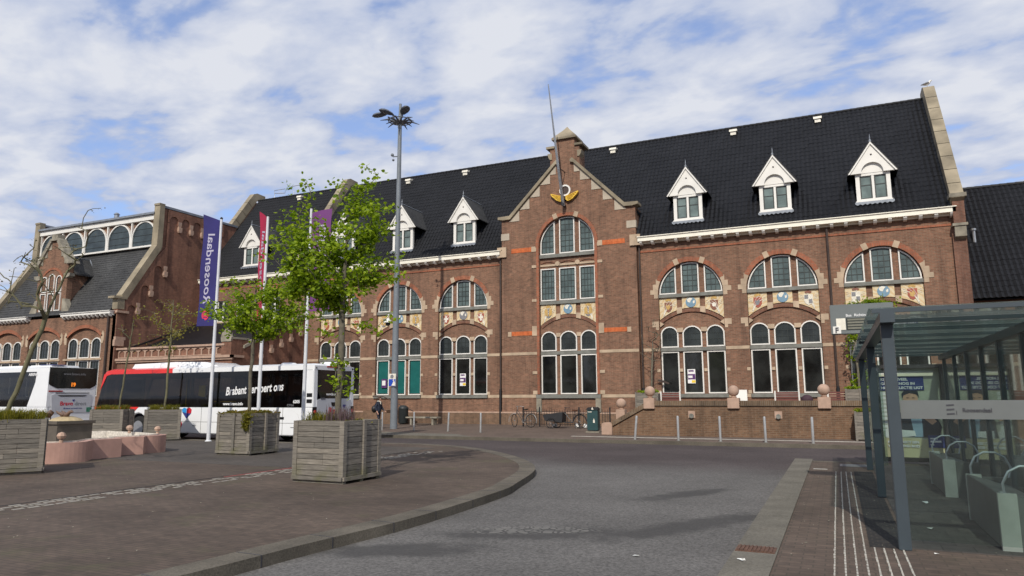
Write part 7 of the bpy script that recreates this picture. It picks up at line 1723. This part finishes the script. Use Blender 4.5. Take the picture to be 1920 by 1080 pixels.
def tplanter(x0, x1, y, z0, z1, label, plants=True, seed=1):
    T = thing('plank_box', label, 'planter', ((x0+x1)/2, y, z0), 0, 'plank plant boxes at the terrace'); w_ = x1-x0; h = z1-z0; m = MB()
    for k in range(8): m.box(-w_/2, w_/2, -0.3, -0.27, 0.05+k*(h-0.07)/8, 0.05+(k+1)*(h-0.07)/8-0.008)
    m.box(-w_/2, w_/2, -0.269, 0.3, 0.02, h-0.05); m.obj('planks', WOOD, T, world=False)
    m = MB()
    for xx in (-w_/2, 0, w_/2-0.07): m.box(xx, xx+0.07, -0.335, -0.301, 0, h)
    m.obj('batten', WOOD, T, world=False)
    if plants: mound(T, LEAF, seed, w_/2-0.1, n=30, size=0.06, z=h, zr=0.08, reg=lambda a, b: abs(b) < 0.27, name='plants')
    return T
tplanter(-8.4, -7.35, -5, 0.78, 1.75, 'plank box with a little green, on the terrace behind the lowest stone ball', seed=41); tplanter(0.3, 1.35, -5, 0.78, 1.85, 'plank box under the leafy climbing tree on the terrace', seed=42)
PL = tplanter(0.5, 1.5, -9.0, 0.0, 1.02, 'plank box with flat green top standing before the terrace wall, left of the poster', seed=43)
mound(PL, GRASS, 44, 0.4, n=40, size=0.05, z=1.05, zr=0.05, reg=lambda a, b: abs(b) < 0.28, name='plants')
T = thing('sandwich_board', 'white sandwich board behind the middle stone ball of the terrace', 'sign', (-3.78, -5.2, 0.78))
m = MB(); m.prism([(-0.22, 0), (-0.19, 0), (0.01, 1.05), (-0.02, 1.05)], 'yz', -0.26, 0.26); m.prism([(0.22, 0), (0.19, 0), (-0.005, 1.0), (0.025, 1.05)], 'yz', -0.26, 0.26); m.obj('panel', WHITE, T, world=False)
T = thing('rolled_parasol', 'dark purple chair with folded cover by the right pier of the terrace', 'chair', (-1.15, -5.3, 0.78))
m = MB(); m.sphere((0, 0, 0.62), 0.24, 12, 0.9); m.obj('seat_cover', mk('cover_purple', (0.045, 0.02, 0.03), 0.8, 0.2, 5), T, world=False, smooth=True)
m = MB()
for a, b_ in ((-0.15, -0.12), (0.15, -0.12), (-0.15, 0.14), (0.15, 0.14)): m.tube([(a, b_, 0), (a, b_, 0.5)], 0.015, 6)
m.obj('leg', METAL, T, world=False)
T.name = 'covered_chair'
T = thing('arrow_sign', 'small dark arrow-shaped sign on the brick beside the leafless climbing shrub', 'sign', (-8.25, -0.2, 2.3))
m = MB(); m.prism([(-0.3, 0.05), (0.0, -0.03), (0.32, -0.12), (0.34, -0.04), (0.05, 0.08), (-0.18, 0.14)], 'xz', 0.0, 0.03); m.obj('arrow', PIPE, T, world=False); m = MB(); m.tube([(0, 0.03, 0), (0, 0.15, 0)], 0.015, 6); m.obj('bracket', PIPE, T, world=False)
# gull on the coping
T = thing('gull', 'white gull perched on top of the right gable coping', 'bird', (5.6, 5.3, 18.17))
m = MB(); m.tube([(-0.24, 0, 0.2), (-0.12, 0, 0.2), (0, 0, 0.22), (0.1, 0, 0.27), (0.15, 0, 0.36), (0.2, 0, 0.38), (0.26, 0, 0.36)], [0.02, 0.06, 0.09, 0.075, 0.05, 0.045, 0.01], 10)
for s in (-1, 1): m.tube([(0.02, s*0.04, 0.16), (0.03, s*0.04, 0.0)], 0.008, 5)
m.obj('body', WHITE, T, world=False, smooth=True)
m = MB()
for s in (-1, 1): m.tube([(0.08, s*0.075, 0.26), (-0.05, s*0.09, 0.24), (-0.3, s*0.03, 0.2)], [0.05, 0.045, 0.01], 7)
m.obj('wing', E_['grey'], T, world=False, smooth=True)
# aerial frame on the ridge
m = MB(); m.tube([(-40.6, 5.3, 17.6), (-40.6, 5.3, 18.25), (-39.5, 5.3, 18.25), (-39.5, 5.3, 17.9), (-40.6, 5.3, 18.0)], 0.03, 5); m.tube([(-38.6, 5.3, 17.6), (-38.6, 5.3, 17.95)], 0.025, 5); m.obj('ridge_rail', METAL, ST)

# unseen houses added across the square, behind the viewer, to give the panes reflections
HBR = brickmat('house_brick', (0.25, 0.13, 0.09), (0.18, 0.09, 0.06), (0.2, 0.15, 0.12)); HWH = mk('house_render', (0.5, 0.48, 0.42), 0.8, 0.1, 2)
for k, (x, wd, h, mt) in enumerate(((-58, 20, 9, HBR), (-34, 17, 12, HWH), (-12, 21, 10, HBR), (14, 18, 13, HBR), (38, 20, 9, HWH), (-84, 22, 11, HBR))):
    T = thing('reflection_house', ['low brick', 'pale rendered', 'broad brick', 'tall brick', 'low pale', 'far left brick'][k]+' town house, unseen, added behind the viewer for reflections in the panes', 'house', (x, -92, 0))
    m = MB(); m.box(-wd/2, wd/2, -10, 0, 0, h); m.obj('wall', mt, T, world=False)
    m = MB(); m.prism([(-10.3, h), (0.3, h), (-5, h+4.5)], 'yz', -wd/2-0.2, wd/2+0.2); m.obj('roof', TILE, T, world=False)
    for r in range(int(h//3)):
        for c in range(int(wd//3)):
            xx = -wd/2+1.6+c*3
            w_ = MB().ring([(xx-0.7, r*3+0.9), (xx+0.7, r*3+0.9), (xx+0.7, r*3+2.5), (xx-0.7, r*3+2.5)], [(xx-0.6, r*3+1.0), (xx+0.6, r*3+1.0), (xx+0.6, r*3+2.4), (xx-0.6, r*3+2.4)], 'xz', 0.0, 0.06).obj('window', WHITE, T, world=False)
            MB().box(xx-0.6, xx+0.6, 0.0, 0.02, r*3+1.0, r*3+2.4).obj('pane', GL_LOW, w_, world=False)

SPLIT = ('cornice_bracket', 'roof_bar', 'coping', 'plinth', 'plinth_course', 'stone_trim', 'quoin', 'mullion_stone', 'arch_stone', 'gable_end_wall', 'corner_post', 'skid', 'handrail', 'seat', 'window_pillar', 'side_window', 'sill', 'sill_bracket', 'stone_course', 'orange_brick_band', 'brick_course', 'stone_step', 'arch_ring', 'kneeler', 'kneeler_cap', 'corbel', 'parapet_flashing', 'gable_coping', 'gable_roof', 'rear_pillar', 'lower_body', 'roof_beam', 'eye', 'batten', 'leg', 'backrest', 'dormer_frame', 'pier', 'rail', 'poster_face', 'poster_paper', 'rowlock_coping', 'caption_bar', 'lead_flashing', 'relieving_arch', 'mudguard', 'spandrel', 'charge', 'continent', 'body_detail', 'roof_vent')
for o in list(col.objects):
    if o.type == 'MESH' and o.parent is not None and o.name.split('.')[0] in SPLIT: split_loose(o)
